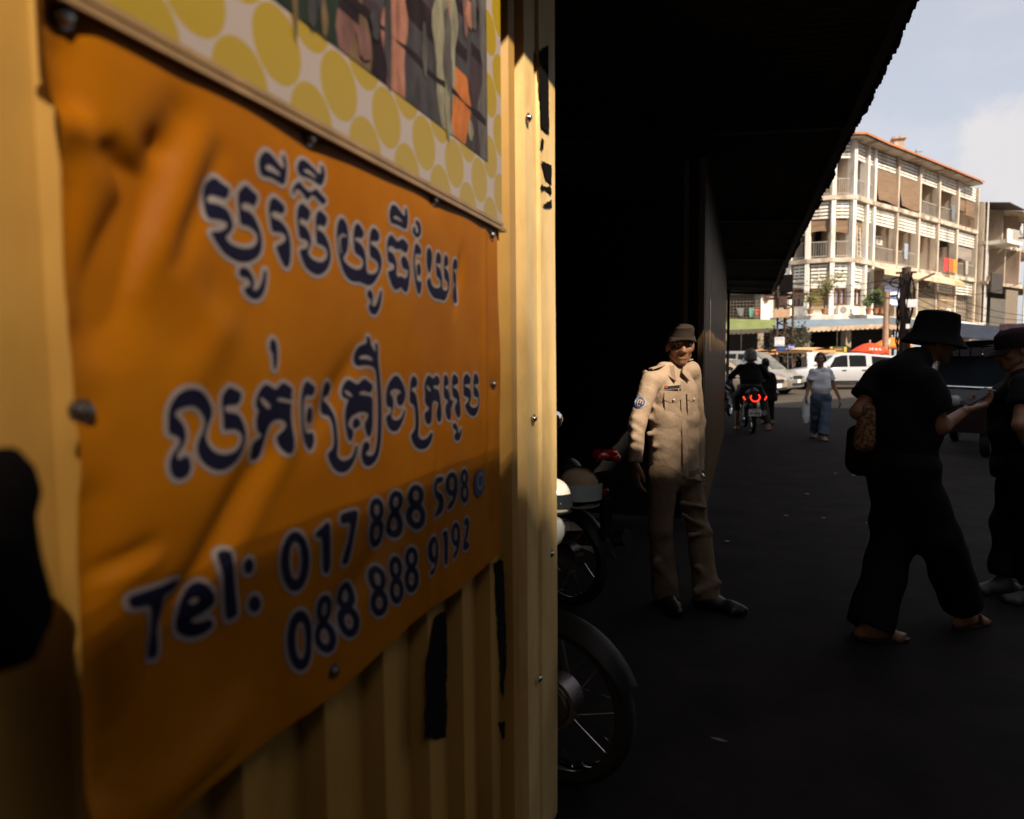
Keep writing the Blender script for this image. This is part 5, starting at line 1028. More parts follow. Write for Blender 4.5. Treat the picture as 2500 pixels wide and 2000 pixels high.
car('parked_car', 'beige car seen only by its front bumper and plate beside the silver van', 'car', SED, m_beige, [(-1.3, -.25, -.9, -.25), (-.15, .85, -.15, .30)], (.38, 1.02), (-1.0, -1.45), (-1.3, 1.32), place(1900, 969, 0, hs_, 2.18, .95), hs_, .95, .31, headz=.62)
PK = [(-2.65, .45, 1.02, 1.50, .82, .86, .66), (-2.55, .42, 1.05, 1.62, .84, .90, .70), (-1.2, .40, 1.06, 1.74, .86, .92, .72), (-.6, .40, 1.06, 1.80, .86, .92, .73), (.3, .40, 1.05, 1.80, .86, .92, .72), (.62, .40, 1.05, 1.70, .86, .92, .71), (1.30, .40, 1.04, 1.14, .86, .92, .76), (1.9, .40, 1.00, 1.06, .86, .91, .74), (2.5, .42, .92, .96, .82, .87, .68), (2.65, .48, .76, .78, .74, .80, .6)]
hp_ = math.radians(197)
def pk_ex(rt, st):
    for s in (-1, 1):
        MB().box((-1.50, s*.925, .98), (.15, .02, .15)).build('fuel_cap', m_trim, rt); MB().box((-.98, s*.925, .85), (.012, .012, .80)).build('door_seam', m_trim, rt); MB().box((.0, s*.89, .40), (2.4, .06, .10)).build('side_step', m_trim, rt)
pp = place(2130, 949, 0, hp_, -1.62, .87)
car('pickup_truck', 'white double cab pickup truck parked side on behind the woman in white', 'pickup truck', PK, m_whitep, [(-2.25, -1.15, -2.10, -1.15), (-.88, -.05, -.86, -.05), (.03, 1.00, .03, .62)], (.66, 1.26), None, (-1.62, 1.58), pp, hp_, .87, .39, pk_ex, ((-.75, .95), (.22, .95)), headz=.84)

def tuktuk(label, loc, head, roof_m, frame_m, body_m, sc=1., glassm=None, rz=1.95):
    rt = thing('tuk_tuk', label, 'tuk-tuk', (0, 0, 0), 0, None, local=True)
    b = MB(); b.grid(lambda u, v: (-1.25+2.6*u, (v-.5)*1.45, rz+.10*math.sin(math.pi*v)+.04*math.sin(math.pi*u)), 8, 6); b.grid(lambda u, v: (-1.25+2.6*u, (.5-v)*1.45, rz-.03+.10*math.sin(math.pi*v)+.04*math.sin(math.pi*u)), 8, 6); b.build('roof', roof_m, rt, smooth=180)
    b = MB()
    for s in (-1, 1):
        for k in range(20): b.box((-1.22+.13*k, s*.725, rz-.06-.015*(k % 2)), (.115, .006, .12))
    for k in range(11): b.box((1.35, -.66+.132*k, rz-.06), (.006, .115, .12)).box((-1.25, -.66+.132*k, rz-.06), (.006, .115, .12))
    b.build('fringe', roof_m, rt)
    for x in (-1.15, -.1, 1.25):
        for s in (-1, 1): MB().tube([(x, s*.66, .45), (x-.03, s*.68, rz)], .022, 8).build('roof_post', frame_m, rt)
    b = MB(); b.box((-.55, 0, .52), (1.5, 1.25, .12)).box((-1.22, 0, .85), (.08, 1.25, .60)); 
    for s in (-1, 1): b.box((-.75, s*.62, .72), (1.0, .05, .36))
    b.build('cabin', body_m, rt); MB().box((-.85, 0, .66), (.5, 1.1, .16)).box((-1.12, 0, .90), (.12, 1.1, .40)).build('bench', M('bench_vinyl', (.12, .02, .02), .5), rt)
    b = MB(); b.slab([(1.30, -.60, .75), (1.30, .60, .75), (1.22, .62, 1.0), (1.22, -.62, 1.0)], (.03, 0, 0)); b.slab([(1.32, -.45, .35), (1.32, .45, .35), (1.30, .60, .75), (1.30, -.60, .75)], (.03, 0, 0)); b.build('front_panel', body_m, rt)
    MB().tube([(1.25, -.62, 1.0), (1.18, -.60, rz-.05), (1.14, 0, rz), (1.18, .60, rz-.05), (1.25, .62, 1.0), (1.27, 0, .98), (1.25, -.62, 1.0)], .026, 8).build('screen_frame', frame_m, rt, smooth=60)
    MB().slab([(1.25, -.60, 1.0), (1.25, .60, 1.0), (1.18, .58, rz-.10), (1.18, -.58, rz-.10)], (.006, 0, 0)).build('windscreen', glassm or m_wsg, rt)
    for x, y in ((1.05, 0), (-.8, -.62), (-.8, .62)):
        w_ = MB().lathe([(.14, -.06), (.25, -.06), (.27, -.03), (.27, .03), (.25, .06), (.14, .06)], (x, y, .27), (0, 1, 0), 24).build('wheel', m_tyre, rt, smooth=40); BASE[w_] = Vector((0, 0, 0))
        MB().lathe([(.001, .03), (.06, .05), (.15, .02), (.15, -.02), (.06, -.05), (.001, -.03)], (x, y, .27), (0, 1, 0), 20).build('hubcap', m_alu, w_, smooth=40)
    for s in (-1, 1): MB().sphere((1.33, s*.36, .80), .085, 10, 0, (.5, 1, 1)).build('headlight', m_lens, rt, smooth=180)
    rt.location = loc; rt.rotation_euler = (0, 0, head); rt.scale = (sc, sc, sc); return rt
m_peach = M('peach_canvas', (.70, .36, .16), .8, var=.12); m_wframe = M('white_frame', (.72, .70, .66), .4); m_green = M('green_panel', (.12, .24, .05), .5)
p = P(1852, 900, 33.5); tuktuk('tuk-tuk with peach roof half hidden behind the grey helmet rider', (p.x, p.y, 0), math.radians(-82), m_peach, m_rust, m_green, .95, rz=1.74)
p = P(1954, 900, 32); tuktuk('tuk-tuk with peach roof and white windscreen frame behind the silver van', (p.x, p.y, 0), math.radians(-48), m_peach, m_wframe, m_green, 1.0, rz=1.72)
p = P(2432, 1000, 10.4); tuktuk('dark unlit tuk-tuk standing behind the man in the bucket hat', (p.x, p.y, 0), math.radians(248), M('dark_canvas', (.035, .028, .028), .8), m_chrome, M('wine_panel', (.012, .004, .005), .3, coat=.3), 1.0, glassy('visor_dark'), rz=1.55)

# ---------------------------------------------------------------- market umbrellas
def umbrella(label, px, py, zc, rad, hgt, mat, mat2, gore=8):
    top = P(px, py, zc); rt = thing('market_umbrella', label, 'umbrella', (top.x, top.y, 0)); b = MB(); n = gore*4
    def rr_(k, t): return rad*t*(1-.045*abs(math.sin(math.pi*k/4)))
    ts = (0.02, .3, .55, .8, 1.0); vs = []
    for t in ts:
        for k in range(n):
            a = 2*math.pi*k/n; vs.append((top.x+rr_(k, t)*math.cos(a), top.y+rr_(k, t)*math.sin(a), top.z-hgt*(t**1.7)-.02*abs(math.sin(math.pi*k/4))*t))
    fs = [(i*n+k, i*n+(k+1) % n, (i+1)*n+(k+1) % n, (i+1)*n+k) for i in range(len(ts)-1) for k in range(n)]
    b.add(vs, fs); b.add([(x, y, z-.012) for x, y, z in vs], [f_[::-1] for f_ in fs]); b.build('canopy', mat, rt, smooth=180)
    b = MB(); vs = []
    for q in (0, 1):
        for k in range(n):
            a = 2*math.pi*k/n; r2 = rr_(k, 1.0)+.004; vs.append((top.x+r2*math.cos(a), top.y+r2*math.sin(a), top.z-hgt-.02*abs(math.sin(math.pi*k/4))-q*(.13+.03*math.sin(k*1.3))))
    b.add(vs, [(k, n+k, n+(k+1) % n, (k+1) % n) for k in range(n)]); b.build('valance', mat, rt)
    MB().tube([(top.x, top.y, .02), (top.x, top.y, top.z+.10)], .022, 8).build('pole', m_wframe, rt); MB().sphere((top.x, top.y, top.z+.08), .04, 8).build('finial', m_wframe, rt, smooth=180)
    for k in range(gore):
        a = 2*math.pi*k/gore; MB().tube([(top.x, top.y, top.z-.06), (top.x+rad*.97*math.cos(a), top.y+rad*.97*math.sin(a), top.z-hgt-.015)], .008, 5).build('rib', m_rust, rt)
    # printed white panel on the side that faces the alley
    d = nrm((-top.x, -top.y, 0)); a0 = math.atan2(d.y, d.x)+mat2[1]; b = MB()
    def pt(u, v):
        a = a0+(u-.5)*mat2[2]; t = mat2[3]+(mat2[4]-mat2[3])*v; kk = (a/(2*math.pi)*n) % n
        return (top.x+rr_(kk, t)*math.cos(a)*1.004, top.y+rr_(kk, t)*math.sin(a)*1.004, top.z-hgt*(t**1.7)-.02*abs(math.sin(math.pi*kk/4))*t+.012)
    if mat2[5]:
        for q in range(9):
            if q in (3, 6): continue
            u0 = q/9; b.add([pt(u0+.012, .1+.25*(q % 3 == 1)), pt(u0+.085, .1+.2*(q % 2)), pt(u0+.085, .9), pt(u0+.012, .9)], [(0, 1, 2, 3)])
    else: b.grid(pt, 4, 3)
    b.build('printed_panel', mat2[0], rt); return rt
m_prt = M('umbrella_print', (.72, .62, .55), .7)
umbrella('red market umbrella with white lettering along its rim, above the white pickup', 2124, 837, 33, .86, .40, M('red_canvas', (.62, .055, .012), .7, var=.08), (m_prt, .35, .75, .76, .97, True))
umbrella('orange market umbrella with a pale panel, behind the red one', 2178, 824, 36, 1.0, .46, M('orange_canvas', (.72, .23, .035), .7, var=.08), (m_prt, -.35, .45, .45, .9, False))

# ================================================================== corner apartment building
m_stucco = M('cream_stucco', (.34, .26, .19), .9, scale=1.3, col2=(.66, .57, .46), bump=.12, bscale=6, thr=(.34, .56), stretch=(1, 1, .22)); m_white = M('white_concrete', (.48, .42, .35), .85, scale=1.8, col2=(.80, .76, .69), thr=(.33, .5), stretch=(1, 1, .3))
m_slabm = M('stained_slab', (.22, .155, .10), .9, scale=1.1, col2=(.58, .50, .41), thr=(.36, .56)); m_party = M('party_wall', (.36, .26, .18), .9, scale=.7, col2=(.60, .50, .42), thr=(.33, .6), stretch=(1, 1, .4))
m_inner = M('inner_wall', (.36, .29, .22), .9, scale=.8, var=.25); m_door = M('brown_shutter', (.11, .055, .03), .7, var=.3, scale=4); m_rail = M('grey_railing', (.36, .33, .29), .6, var=.2)
m_blind = M('bamboo_blind', (.20, .125, .075), .85, scale=2.2, var=.28, stretch=(.5, .5, 9), bump=.3, bscale=8); m_tile = M('terracotta_tiles', (.40, .15, .06), .8, scale=6, var=.35, bump=.4, bscale=12); m_dark = M('dark_interior', (.014, .011, .010), .9)  # dark_interior: near black, the shade of the rooms put into the colour
m_curt = M('curtain_cloth', (.50, .42, .44), .85, scale=5, col2=(.62, .58, .62), stretch=(6, 6, .3)); m_win = glassy('window_glass', (.05, .05, .055)); m_cream = M('cream_awning', (.66, .50, .34), .8, scale=1.5, var=.2)
CPX = [(1880, 42.6), (1923, 41.4), (1970, 40.5), (2035, 40.0), (2089, 40.0), (2127, 40.9), (2144, 41.5), (2201, 43.3), (2255, 45.2), (2302, 47.1), (2348, 49.2), (2394, 51.6)]
CPY = (650, 640, 600, 600, 580, 420, 420, 420, 410, 425, 445, 500)
CP = [P(px, py, zc) for (px, zc), py in zip(CPX, CPY)]; CP = [Vector((p.x, p.y, 0)) for p in CP]; NB = len(CP)-1
def zat(px, py, zc): return P(px, py, zc).z
Z1_, Z2_, Z3_, Z4_ = zat(2035, 769, 40), zat(2035, 628, 40), zat(2035, 477, 40), zat(2089, 327, 40)-.46
BU = []; 
for i in range(NB):
    u = (CP[i+1]-CP[i]); L_ = u.length; u.normalize(); BU.append((u, Vector((u.y, -u.x, 0)), L_))
VN = []                                          # vertex normals
for i in range(NB+1):
    n_ = Vector((0, 0, 0))
    if i > 0: n_ += BU[i-1][1]
    if i < NB: n_ += BU[i][1]
    VN.append(n_.normalized())
CP = [c_-v_*.40 for c_, v_ in zip(CP, VN)]
for i in range(NB):
    u = CP[i+1]-CP[i]; L_ = u.length; u.normalize(); BU[i] = (u, Vector((u.y, -u.x, 0)), L_)
def Wb(i, s, d, z): u, n_, L_ = BU[i]; p = CP[i]+u*(s*L_)+(VN[i]*(1-s)+VN[i+1]*s)*d; return Vector((p.x, p.y, z))
apt = thing('apartment_building', 'cream four storey corner apartment building with louvred balconies and terracotta roof', 'building', (CP[4].x, CP[4].y, 0))
def strip(name, mat, i0, i1, d0, d1, z0, z1, rag=None, send=1):
    b = MB(); vs = []; fs = []; k = 0
    for i in range(i0, i1+1):
        ii = min(i, NB-1); s = 0 if i < NB else send
        dz = rag(i) if rag else 0
        vs += [Wb(ii, s, d0, z0), Wb(ii, s, d1, z0+dz), Wb(ii, s, d1, z1), Wb(ii, s, d0, z1)]
    n = i1-i0+1
    for k in range(n-1):
        for q in range(4): fs.append((k*4+q, k*4+(q+1) % 4, (k+1)*4+(q+1) % 4, (k+1)*4+q))
    fs += [(0, 1, 2, 3), tuple(4*(n-1)+q for q in (3, 2, 1, 0))]
    b.add(vs, fs); return b.build(name, mat, apt)
DEP = 1.9
strip('back_wall', m_inner, 0, NB, -DEP-.3, -DEP, Z2_-.2, Z4_+.1); strip('shaded_back_wall', m_dark, 0, NB, -DEP-.3, -DEP, Z1_-.42, Z2_-.2)  # first floor back wall coloured near black for the awning shade
for z in (Z2_, Z3_): strip('floor_slab', m_slabm, 0, NB, -DEP+.01, .34, z-.26, z)
strip('ledge', m_white, 0, NB, -DEP+.01, .95, Z1_-.42, Z1_)
strip('eave_slab', m_slabm, 0, NB, -DEP-.4, .85, Z4_+.05, Z4_+.18, None, .72)
b = MB(); vs = []
for i in range(NB+1):
    ii = min(i, NB-1); s = 0 if i < NB else 1; vs += [Wb(ii, min(s, .72), .98, Z4_+.13), Wb(ii, min(s, .72), .96, Z4_+.26), Wb(ii, s, -2.6, Z4_+.75)]
b.add(vs, [(k*3+q, k*3+q+1, k*3+q+4, k*3+q+3) for k in range(NB) for q in (0, 1)]); b.build('roof', m_tile, apt)
rtile = [o for o in apt.children if o.name.startswith('roof')][0]
q = P(2192, 372, 45.5); zq = P(2192, 343, 45.5).z; b = MB(); b.box((q.x, q.y, (Z4_+zq)/2), (.62, .62, zq-Z4_)); b.box((q.x, q.y, zq+.071), (.86, .86, .14)); ch_ = b.build('chimney', m_stucco, rtile)
# columns (fins)
lv = [(Z1_, Z2_-.262), (Z2_, Z3_-.262), (Z3_, Z4_+.048)]
for i in range(NB+1):
    ii = min(i, NB-1); s = 0 if i < NB else 1; u, n_, L_ = BU[ii]; n_ = VN[i]; u = Vector((-n_.y, n_.x, 0))
    for k, (z0, z1) in enumerate(lv):
        c = CP[i]+n_*(.04); MB().box((c.x, c.y, (z0+z1)/2), (.24 if i < 7 else .20, .50, z1-z0-.003), (u, n_, Vector((0, 0, 1)))).build('column', m_white if i < 7 else m_stucco, apt)
        if i >= 5 or k > 0:
            a = CP[i]-n_*.215; c2 = CP[i]-n_*(DEP-.002); MB().slab([a-u*.07+Vector((0, 0, z0+.002)), a+u*.07+Vector((0, 0, z0+.002)), c2+u*.07+Vector((0, 0, z0+.002)), c2-u*.07+Vector((0, 0, z0+.002))], (0, 0, z1-z0-.006)).build('party_wall', m_party, apt)
def bay_box(b, i, s0, s1, d, z0, z1, t=.06, mi=0):
    """box between fractions s0..s1 at offset d"""
    a = Wb(i, s0, d, z0); c = Wb(i, s1, d, z0); n_ = BU[i][1]; b.slab([a, c, c+n_*t, a+n_*t], (0, 0, z1-z0), mi)
LH = 1.02
def louvre(i, ztop, m=m_white, rows=5, d=.06):
    b = MB(); L_ = BU[i][2]; e0 = .20/L_; nv = max(2, int(round(L_/.75)))
    for k in range(rows): z = ztop-LH+.205*k; bay_box(b, i, e0, 1-e0, d, z, z+.125, .07)
    for k in range(1, nv): s = e0+(1-2*e0)*k/nv; bay_box(b, i, s-.035/L_, s+.035/L_, d-.065, ztop-LH, ztop-.012, .062)
    b.build('louvre_screen', m, apt)
def railing(i, z0, m=m_rail, d=.12, hgt=.95):
    b = MB(); L_ = BU[i][2]; e0 = .19/L_
    for z in (z0+.10, z0+hgt): bay_box(b, i, e0, 1-e0, d, z, z+.045, .04)
    nb = int(L_/.17)
    for k in range(1, nb): s = e0+(1-2*e0)*k/nb; bay_box(b, i, s-.012/L_, s+.012/L_, d+.008, z0+.146, z0+hgt-.001, .024)
    b.build('railing', m, apt)
def blind(i, ztop, zb, s0=.06, s1=.94, d=.02, flare=.0, m=None, seed=0, crooked=0.):
    r_ = random.Random(seed+i*7); ph = r_.uniform(0, 6); b = MB()
    def f_(u, v, o): p = Wb(i, s0+(s1-s0)*u, d+flare*v+.03*math.sin(7*v+3*u+ph)*v+o, ztop+(zb-ztop)*v+crooked*(u-.5)*v+.05*math.sin(5*u+ph)*v); return p
    b.grid(lambda u, v: f_(u, v, 0), 8, 14); b.grid(lambda u, v: f_(1-u, v, -.02), 8, 14); b.build('blind', m or m_blind, apt, smooth=180)
def doorway(i, s0, s1, z0, hgt, m=None, d=-DEP+.005):
    b = MB(); bay_box(b, i, s0, s1, d, z0+.01, z0+hgt, .05); b.build('door', m or m_door, apt)
for i in range(NB):
    louvre(i, Z4_+.03)
    louvre(i, Z3_-.29)
    if i < 6: louvre(i, Z2_-.29)
    louvre(i, Z2_-.29) if i in (9, 10) else None
# top floor
for i, sd in ((6, 1), (7, 2)): blind(i, Z4_-LH-.02, Z3_+.12, .10, .97, .12, .22, seed=sd)
blind(10, Z4_-LH, Z4_-LH-.85, seed=5); blind(10, Z4_-LH, Z4_-LH-1.3, .5, .94, .06, seed=6)
for i in (0, 1, 2, 3, 4, 5, 8, 9, 10): railing(i, Z3_, m_rail if i != 10 else m_blind)
for i, s0, s1 in ((1, .2, .7), (2, .25, .72), (3, .35, .8), (5, .2, .8), (6, .3, .6), (8, .05, .3), (9, .05, .3), (10, .2, .6)): doorway(i, s0, s1, Z3_, 2.15)
# third floor
blind(2, Z3_-.29-LH, Z3_-.29-LH-.75, seed=9, d=.05); blind(3, Z3_-.29-LH, Z3_-.29-LH-.85, seed=10); blind(4, Z3_-.29-LH, Z3_-.29-LH-.95, seed=11); blind(10, Z3_-.29-LH, Z3_-.29-LH-1.0, seed=12, m=M('grey_blind', (.27, .23, .20), .85, stretch=(.5, .5, 7), scale=2))
b = MB(); 
for k in range(7): bay_box(b, 1, .04, .96, .03, Z3_-2.2+.13*k, Z3_-2.2+.13*k+.075, .04)
b.build('shutter_slats', m_stucco, apt)
for i in (0, 1, 2, 3, 4, 5, 6, 7, 10): railing(i, Z2_, m_rail)
m_pale_d = M('pale_door', (.50, .46, .40), .6); m_green_d = M('grey_green_door', (.22, .24, .23), .6)
for i, s0, s1, mm in ((1, .1, .9, m_dark), (2, .1, .8, m_dark), (3, .3, .6, m_dark), (3, .62, .85, m_inner), (5, .15, .5, m_pale_d), (6, .05, .28, m_green_d), (6, .45, .70, m_pale_d), (7, .05, .3, m_green_d), (8, .03, .16, m_pale_d), (9, .1, .6, m_dark), (10, .1, .8, m_dark)): doorway(i, s0, s1, Z2_, 2.2, mm)
bay_box_b = MB()
bay_box(bay_box_b, 9, .04, .96, -DEP+.06, Z3_-1.5, Z3_-.28, 1.5); bay_box_b.build('bay_shade_box', m_dark, apt)  # dark box put in for the shade at the top of the bay
b = MB(); a = Wb(4, .30, .35, Z2_+.02)
for s in (0, .16): b.tube([Wb(4, .25+s*1.6, .30, Z2_+.02), Wb(4, .60+s*1.6, -.1, Z3_-1.1)], .035, 6)
for k in range(9): t = k/9+.05; b.tube([Wb(4, .25+.35*t, .30-.4*t, Z2_+.02+(Z3_-1.12-Z2_)*t), Wb(4, .506+.35*t, .30-.4*t, Z2_+.02+(Z3_-1.12-Z2_)*t)], .02, 5)
lad = b.build('ladder', m_stucco); tag(rebase(lad), 'wooden ladder leaning on the third floor balcony of the cream corner building', 'ladder')
# first floor: enclosed, curtained windows
zA, zB = zat(2035, 700, 40), zat(2035, 743, 40)
for i in range(0, 5):
    L_ = BU[i][2]; e0 = .17/L_
    b = MB(); bay_box(b, i, e0, 1-e0, -.08, zA, Z2_-.29-LH+.01, .10); b.build('spandrel_panel', m_white, apt); b = MB(); bay_box(b, i, e0, 1-e0, -.08, Z1_+.003, zB, .12); b.build('parapet_panel', m_white, apt)
    b = MB(); bay_box(b, i, e0, 1-e0, -.06, zA-.10, zA-.002, .16); bay_box(b, i, e0, 1-e0, -.06, zB+.002, zB+.08, .16); bay_box(b, i, .5-.05/L_, .5+.05/L_, -.06, zB+.082, zA-.102, .14); bay_box(b, i, e0, e0+.09/L_, -.06, zB+.082, zA-.102, .12); bay_box(b, i, 1-e0-.09/L_, 1-e0, -.06, zB+.082, zA-.102, .12)
    wf_ = b.build('window_frame', m_door, apt); BASE[wf_] = BASE[apt]
    b = MB(); bay_box(b, i, e0, 1-e0, -.12, zB, zA, .02); b.build('glass', m_win, wf_)
    b = MB(); parts_ = [(e0+.1/L_, .48), (.52, 1-e0-.1/L_)] if i != 2 else [(e0+.08/L_, .22), (.80, 1-e0-.08/L_)]
    for s0, s1 in parts_: b.grid(lambda u, v: Wb(i, s0+(s1-s0)*u, -.07+.025*math.sin(u*38), zB+.09+(zA-.11-zB-.09)*v), 40, 2)
    b.build('curtain', m_curt, wf_, smooth=180)
    b = MB()
    if i == 2:
        for k in range(9): bay_box(b, i, .24+.062*k, .24+.062*k+.02/L_, .07, zB-.35, zA-.15, .02)
        for k in range(7): z = zB-.35+(zA-zB+.2)*k/6; bay_box(b, i, .24, .75, .092, z, z+.02, .018)
        b.build('window_grille', M('yellow_grille', (.42, .33, .12), .5), wf_)
for i in (5,): 
    b = MB(); bay_box(b, i, .05, .95, -.05, Z1_+.003, Z2_-.29-LH, .08); b.build('parapet_panel', m_dark, apt)  # near-black sheet standing in for the bay's shaded recess
# cream awnings and screens on the right half of the first floor
def awning(name, i0, s0, i1, s1, ztop, d, drop, mat, m2=None):
    b = MB(); b.slab([Wb(i0, s0, .44, ztop), Wb(i1, s1, .44, ztop), Wb(i1, s1, d, ztop-drop), Wb(i0, s0, d, ztop-drop)], (0, 0, -.03)); b.slab([Wb(i0, s0, d, ztop-drop), Wb(i1, s1, d, ztop-drop), Wb(i1, s1, d, ztop-drop-.32), Wb(i0, s0, d, ztop-drop-.32)], BU[i0][1]*.02); return b.build(name, mat, apt)
awning('awning', 5, .1, 7, .9, Z2_-.28, 1.3, .35, m_cream); awning('awning', 8, .0, 9, .15, Z2_-.28, 1.2, .35, m_cream); awning('awning', 9, .17, 9, .98, Z2_-.30, .9, .3, M('olive_awning', (.42, .36, .20), .8))
m_strip = bpy.data.materials.new('striped_cloth'); m_strip.use_nodes = True; ns_ = m_strip.node_tree; wv = ns_.nodes.new('ShaderNodeTexWave'); wv.bands_direction = 'Z'; wv.inputs['Scale'].default_value = .62; tcx = ns_.nodes.new('ShaderNodeTexCoord'); crs = ns_.nodes.new('ShaderNodeValToRGB')
crs.color_ramp.elements[0].position = .18; crs.color_ramp.elements[0].color = (.10, .14, .32, 1); crs.color_ramp.elements[1].position = .24; crs.color_ramp.elements[1].color = (.66, .68, .74, 1)
ns_.links.new(tcx.outputs['Object'], wv.inputs['Vector']); ns_.links.new(wv.outputs['Fac'], crs.inputs['Fac']); ns_.links.new(crs.outputs['Color'], ns_.nodes['Principled BSDF'].inputs['Base Color'])
blind(6, Z2_-.75, Z1_+.75, .28, .95, .5, .25, m_strip, 3, -.2)
blind(8, Z2_-1.25, Z1_+.35, -.15, .92, .25, .0, M('lattice_blind', (.20, .155, .10), .8, scale=1, var=.6, stretch=(1, 1, 26)), 4)
b = MB()
for k in range(13): bay_box(b, 9, .06+.07*k, .06+.07*k+.012, .2, Z1_+.2, Z2_-1.35, .03)
for k in range(3): bay_box(b, 9, .05, .95, .235, Z1_+.9+.6*k, Z1_+.94+.6*k, .03)
b.build('window_bars', m_cream, apt)
b = MB()
for k in range(10): bay_box(b, 10, .06+.09*k, .06+.09*k+.012, .2, Z1_+.1, Z2_-1.35, .03)
for k in range(6): bay_box(b, 10, .05, .95, .235, Z1_+.3+.42*k, Z1_+.33+.42*k, .03)
b.build('window_bars', m_rust, apt)
b = MB(); bay_box(b, 10, .05, .95, -.3, Z1_+.0, Z2_-1.3, .06); b.build('parapet_panel', m_inner, apt)
b = MB(); bay_box(b, 7, .1, .9, -.6, Z1_, Z1_+1.2, .1); b.build('parapet_panel', m_door, apt)
# ground floor: dark shop, piers, deep room
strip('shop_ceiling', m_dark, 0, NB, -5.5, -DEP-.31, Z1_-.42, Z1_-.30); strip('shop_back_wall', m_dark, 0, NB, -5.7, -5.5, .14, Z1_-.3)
for i in (0, 2, 4, 7, 9, 11):
    n_ = VN[i]; u = Vector((-n_.y, n_.x, 0)); c = CP[i]-n_*.1; MB().box((c.x, c.y, (Z1_-.43+.14)/2), (.4, .4, Z1_-.43-.145), (u, n_, Vector((0, 0, 1)))).build('pier', m_inner, apt)
b = MB(); bay_box(b, 0, .0, 1, -1.0, 2.1, Z1_-.43, .1); bay_box(b, 1, .0, 1, -.9, 2.3, Z1_-.43, .1); b.build('shop_fascia', m_inner, apt)
# canopies over the pavement: faded blue tarp, scalloped fringe
def tarp(name, label, pts_px, zc0, zc1, mat, drop=.42, fr=None, cat='awning', sag=.05):
    (xa, ya), (xb, yb_) = pts_px; rt = thing(name, label, cat, t3(P(xa, ya, zc0))); b = MB()
    A0, B0, A1, B1 = P(xa, ya-14, zc0[1] if isinstance(zc0, tuple) else zc0), None, None, None
    return rt
def canopy(label, px0, px1, yb0, yb1, yf0, yf1, zb, zf, mat, fringe_m=None, frange=(0, 1), posts=()):
    """back edge pixels (px, yb) at depth zb, front edge (px, yf) at depth zf"""
    A, B, C_, D = P(px0, yb0, zb), P(px1, yb1, zb), P(px1, yf1, zf), P(px0, yf0, zf); rt = thing('shop_awning', label, 'awning', (A.x, A.y, A.z)); b = MB()
    f_ = lambda u, v: (A.lerp(B, u)).lerp(D.lerp(C_, u), v)+Vector((0, 0, -.06*math.sin(math.pi*v)*(1+.5*math.sin(u*21))))
    b.grid(f_, 24, 4); b.grid(lambda u, v: f_(1-u, v)-Vector((0, 0, .015)), 24, 4); b.build('sheet', mat, rt, smooth=180)
    if fringe_m:
        b = MB(); n = int((C_-D).length*(frange[1]-frange[0])/.26)
        for k in range(n):
            u0 = frange[0]+(frange[1]-frange[0])*k/n; u1 = frange[0]+(frange[1]-frange[0])*(k+1)/n; p0 = D.lerp(C_, u0)+Vector((0, -.02, 0)); p1 = D.lerp(C_, u1)+Vector((0, -.02, 0)); ax = p1-p0
            b.slab([p0, p1]+[p0+ax*(.5+.5*math.cos(a))+Vector((0, 0, -.17-.10*math.sin(a))) for a in (0, .5, 1.0, 1.57, 2.1, 2.6, 3.14)], (0, .012, 0))
        b.build('scalloped_fringe', fringe_m, rt)
    for u in posts: p = D.lerp(C_, u); MB().tube([(p.x, p.y, .14), (p.x, p.y, p.z-.02)], .03, 8).build('awning_post', m_rust, rt)
    return rt
m_bluet = M('faded_blue_tarp', (.15, .20, .25), .7, scale=1.5, var=.2); m_greent = M('yellow_green_tarp', (.16, .19, .06), .7, scale=1.5, var=.2); m_greyt = M('grey_tarp', (.10, .11, .12), .7, var=.3); m_fr = M('dirty_fringe', (.48, .36, .26), .85, scale=3, var=.3)
canopy('yellow green tarpaulin awning left of the lattice pylon', 1774, 1893, 778, 781, 806, 801, 41.5, 37.5, m_greent, M('dark_fringe', (.08, .07, .05), .9), (0, 1), (.3,))
canopy('faded blue tarpaulin awning with scalloped fringe under the curtained windows', 1893, 2168, 783, 776, 803, 790, 39.2, 36.5, m_bluet, m_fr, (.28, .97), (.55,))
canopy('grey shaded awning right of the thick cable pole', 2170, 2300, 774, 786, 792, 812, 41.5, 37, m_greyt, m_fr, (0, .2))
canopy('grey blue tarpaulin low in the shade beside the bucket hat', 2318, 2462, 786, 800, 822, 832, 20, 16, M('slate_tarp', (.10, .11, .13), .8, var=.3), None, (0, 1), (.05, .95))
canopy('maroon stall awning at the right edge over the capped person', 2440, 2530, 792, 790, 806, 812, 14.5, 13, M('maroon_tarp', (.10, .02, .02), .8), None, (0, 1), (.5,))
canopy('black low stall awning in the shade above the dark tuk-tuk', 2290, 2440, 838, 836, 858, 862, 15, 12.5, M('black_tarp', (.02, .018, .018), .85), None, (0, 1), (.0, .45, .98))
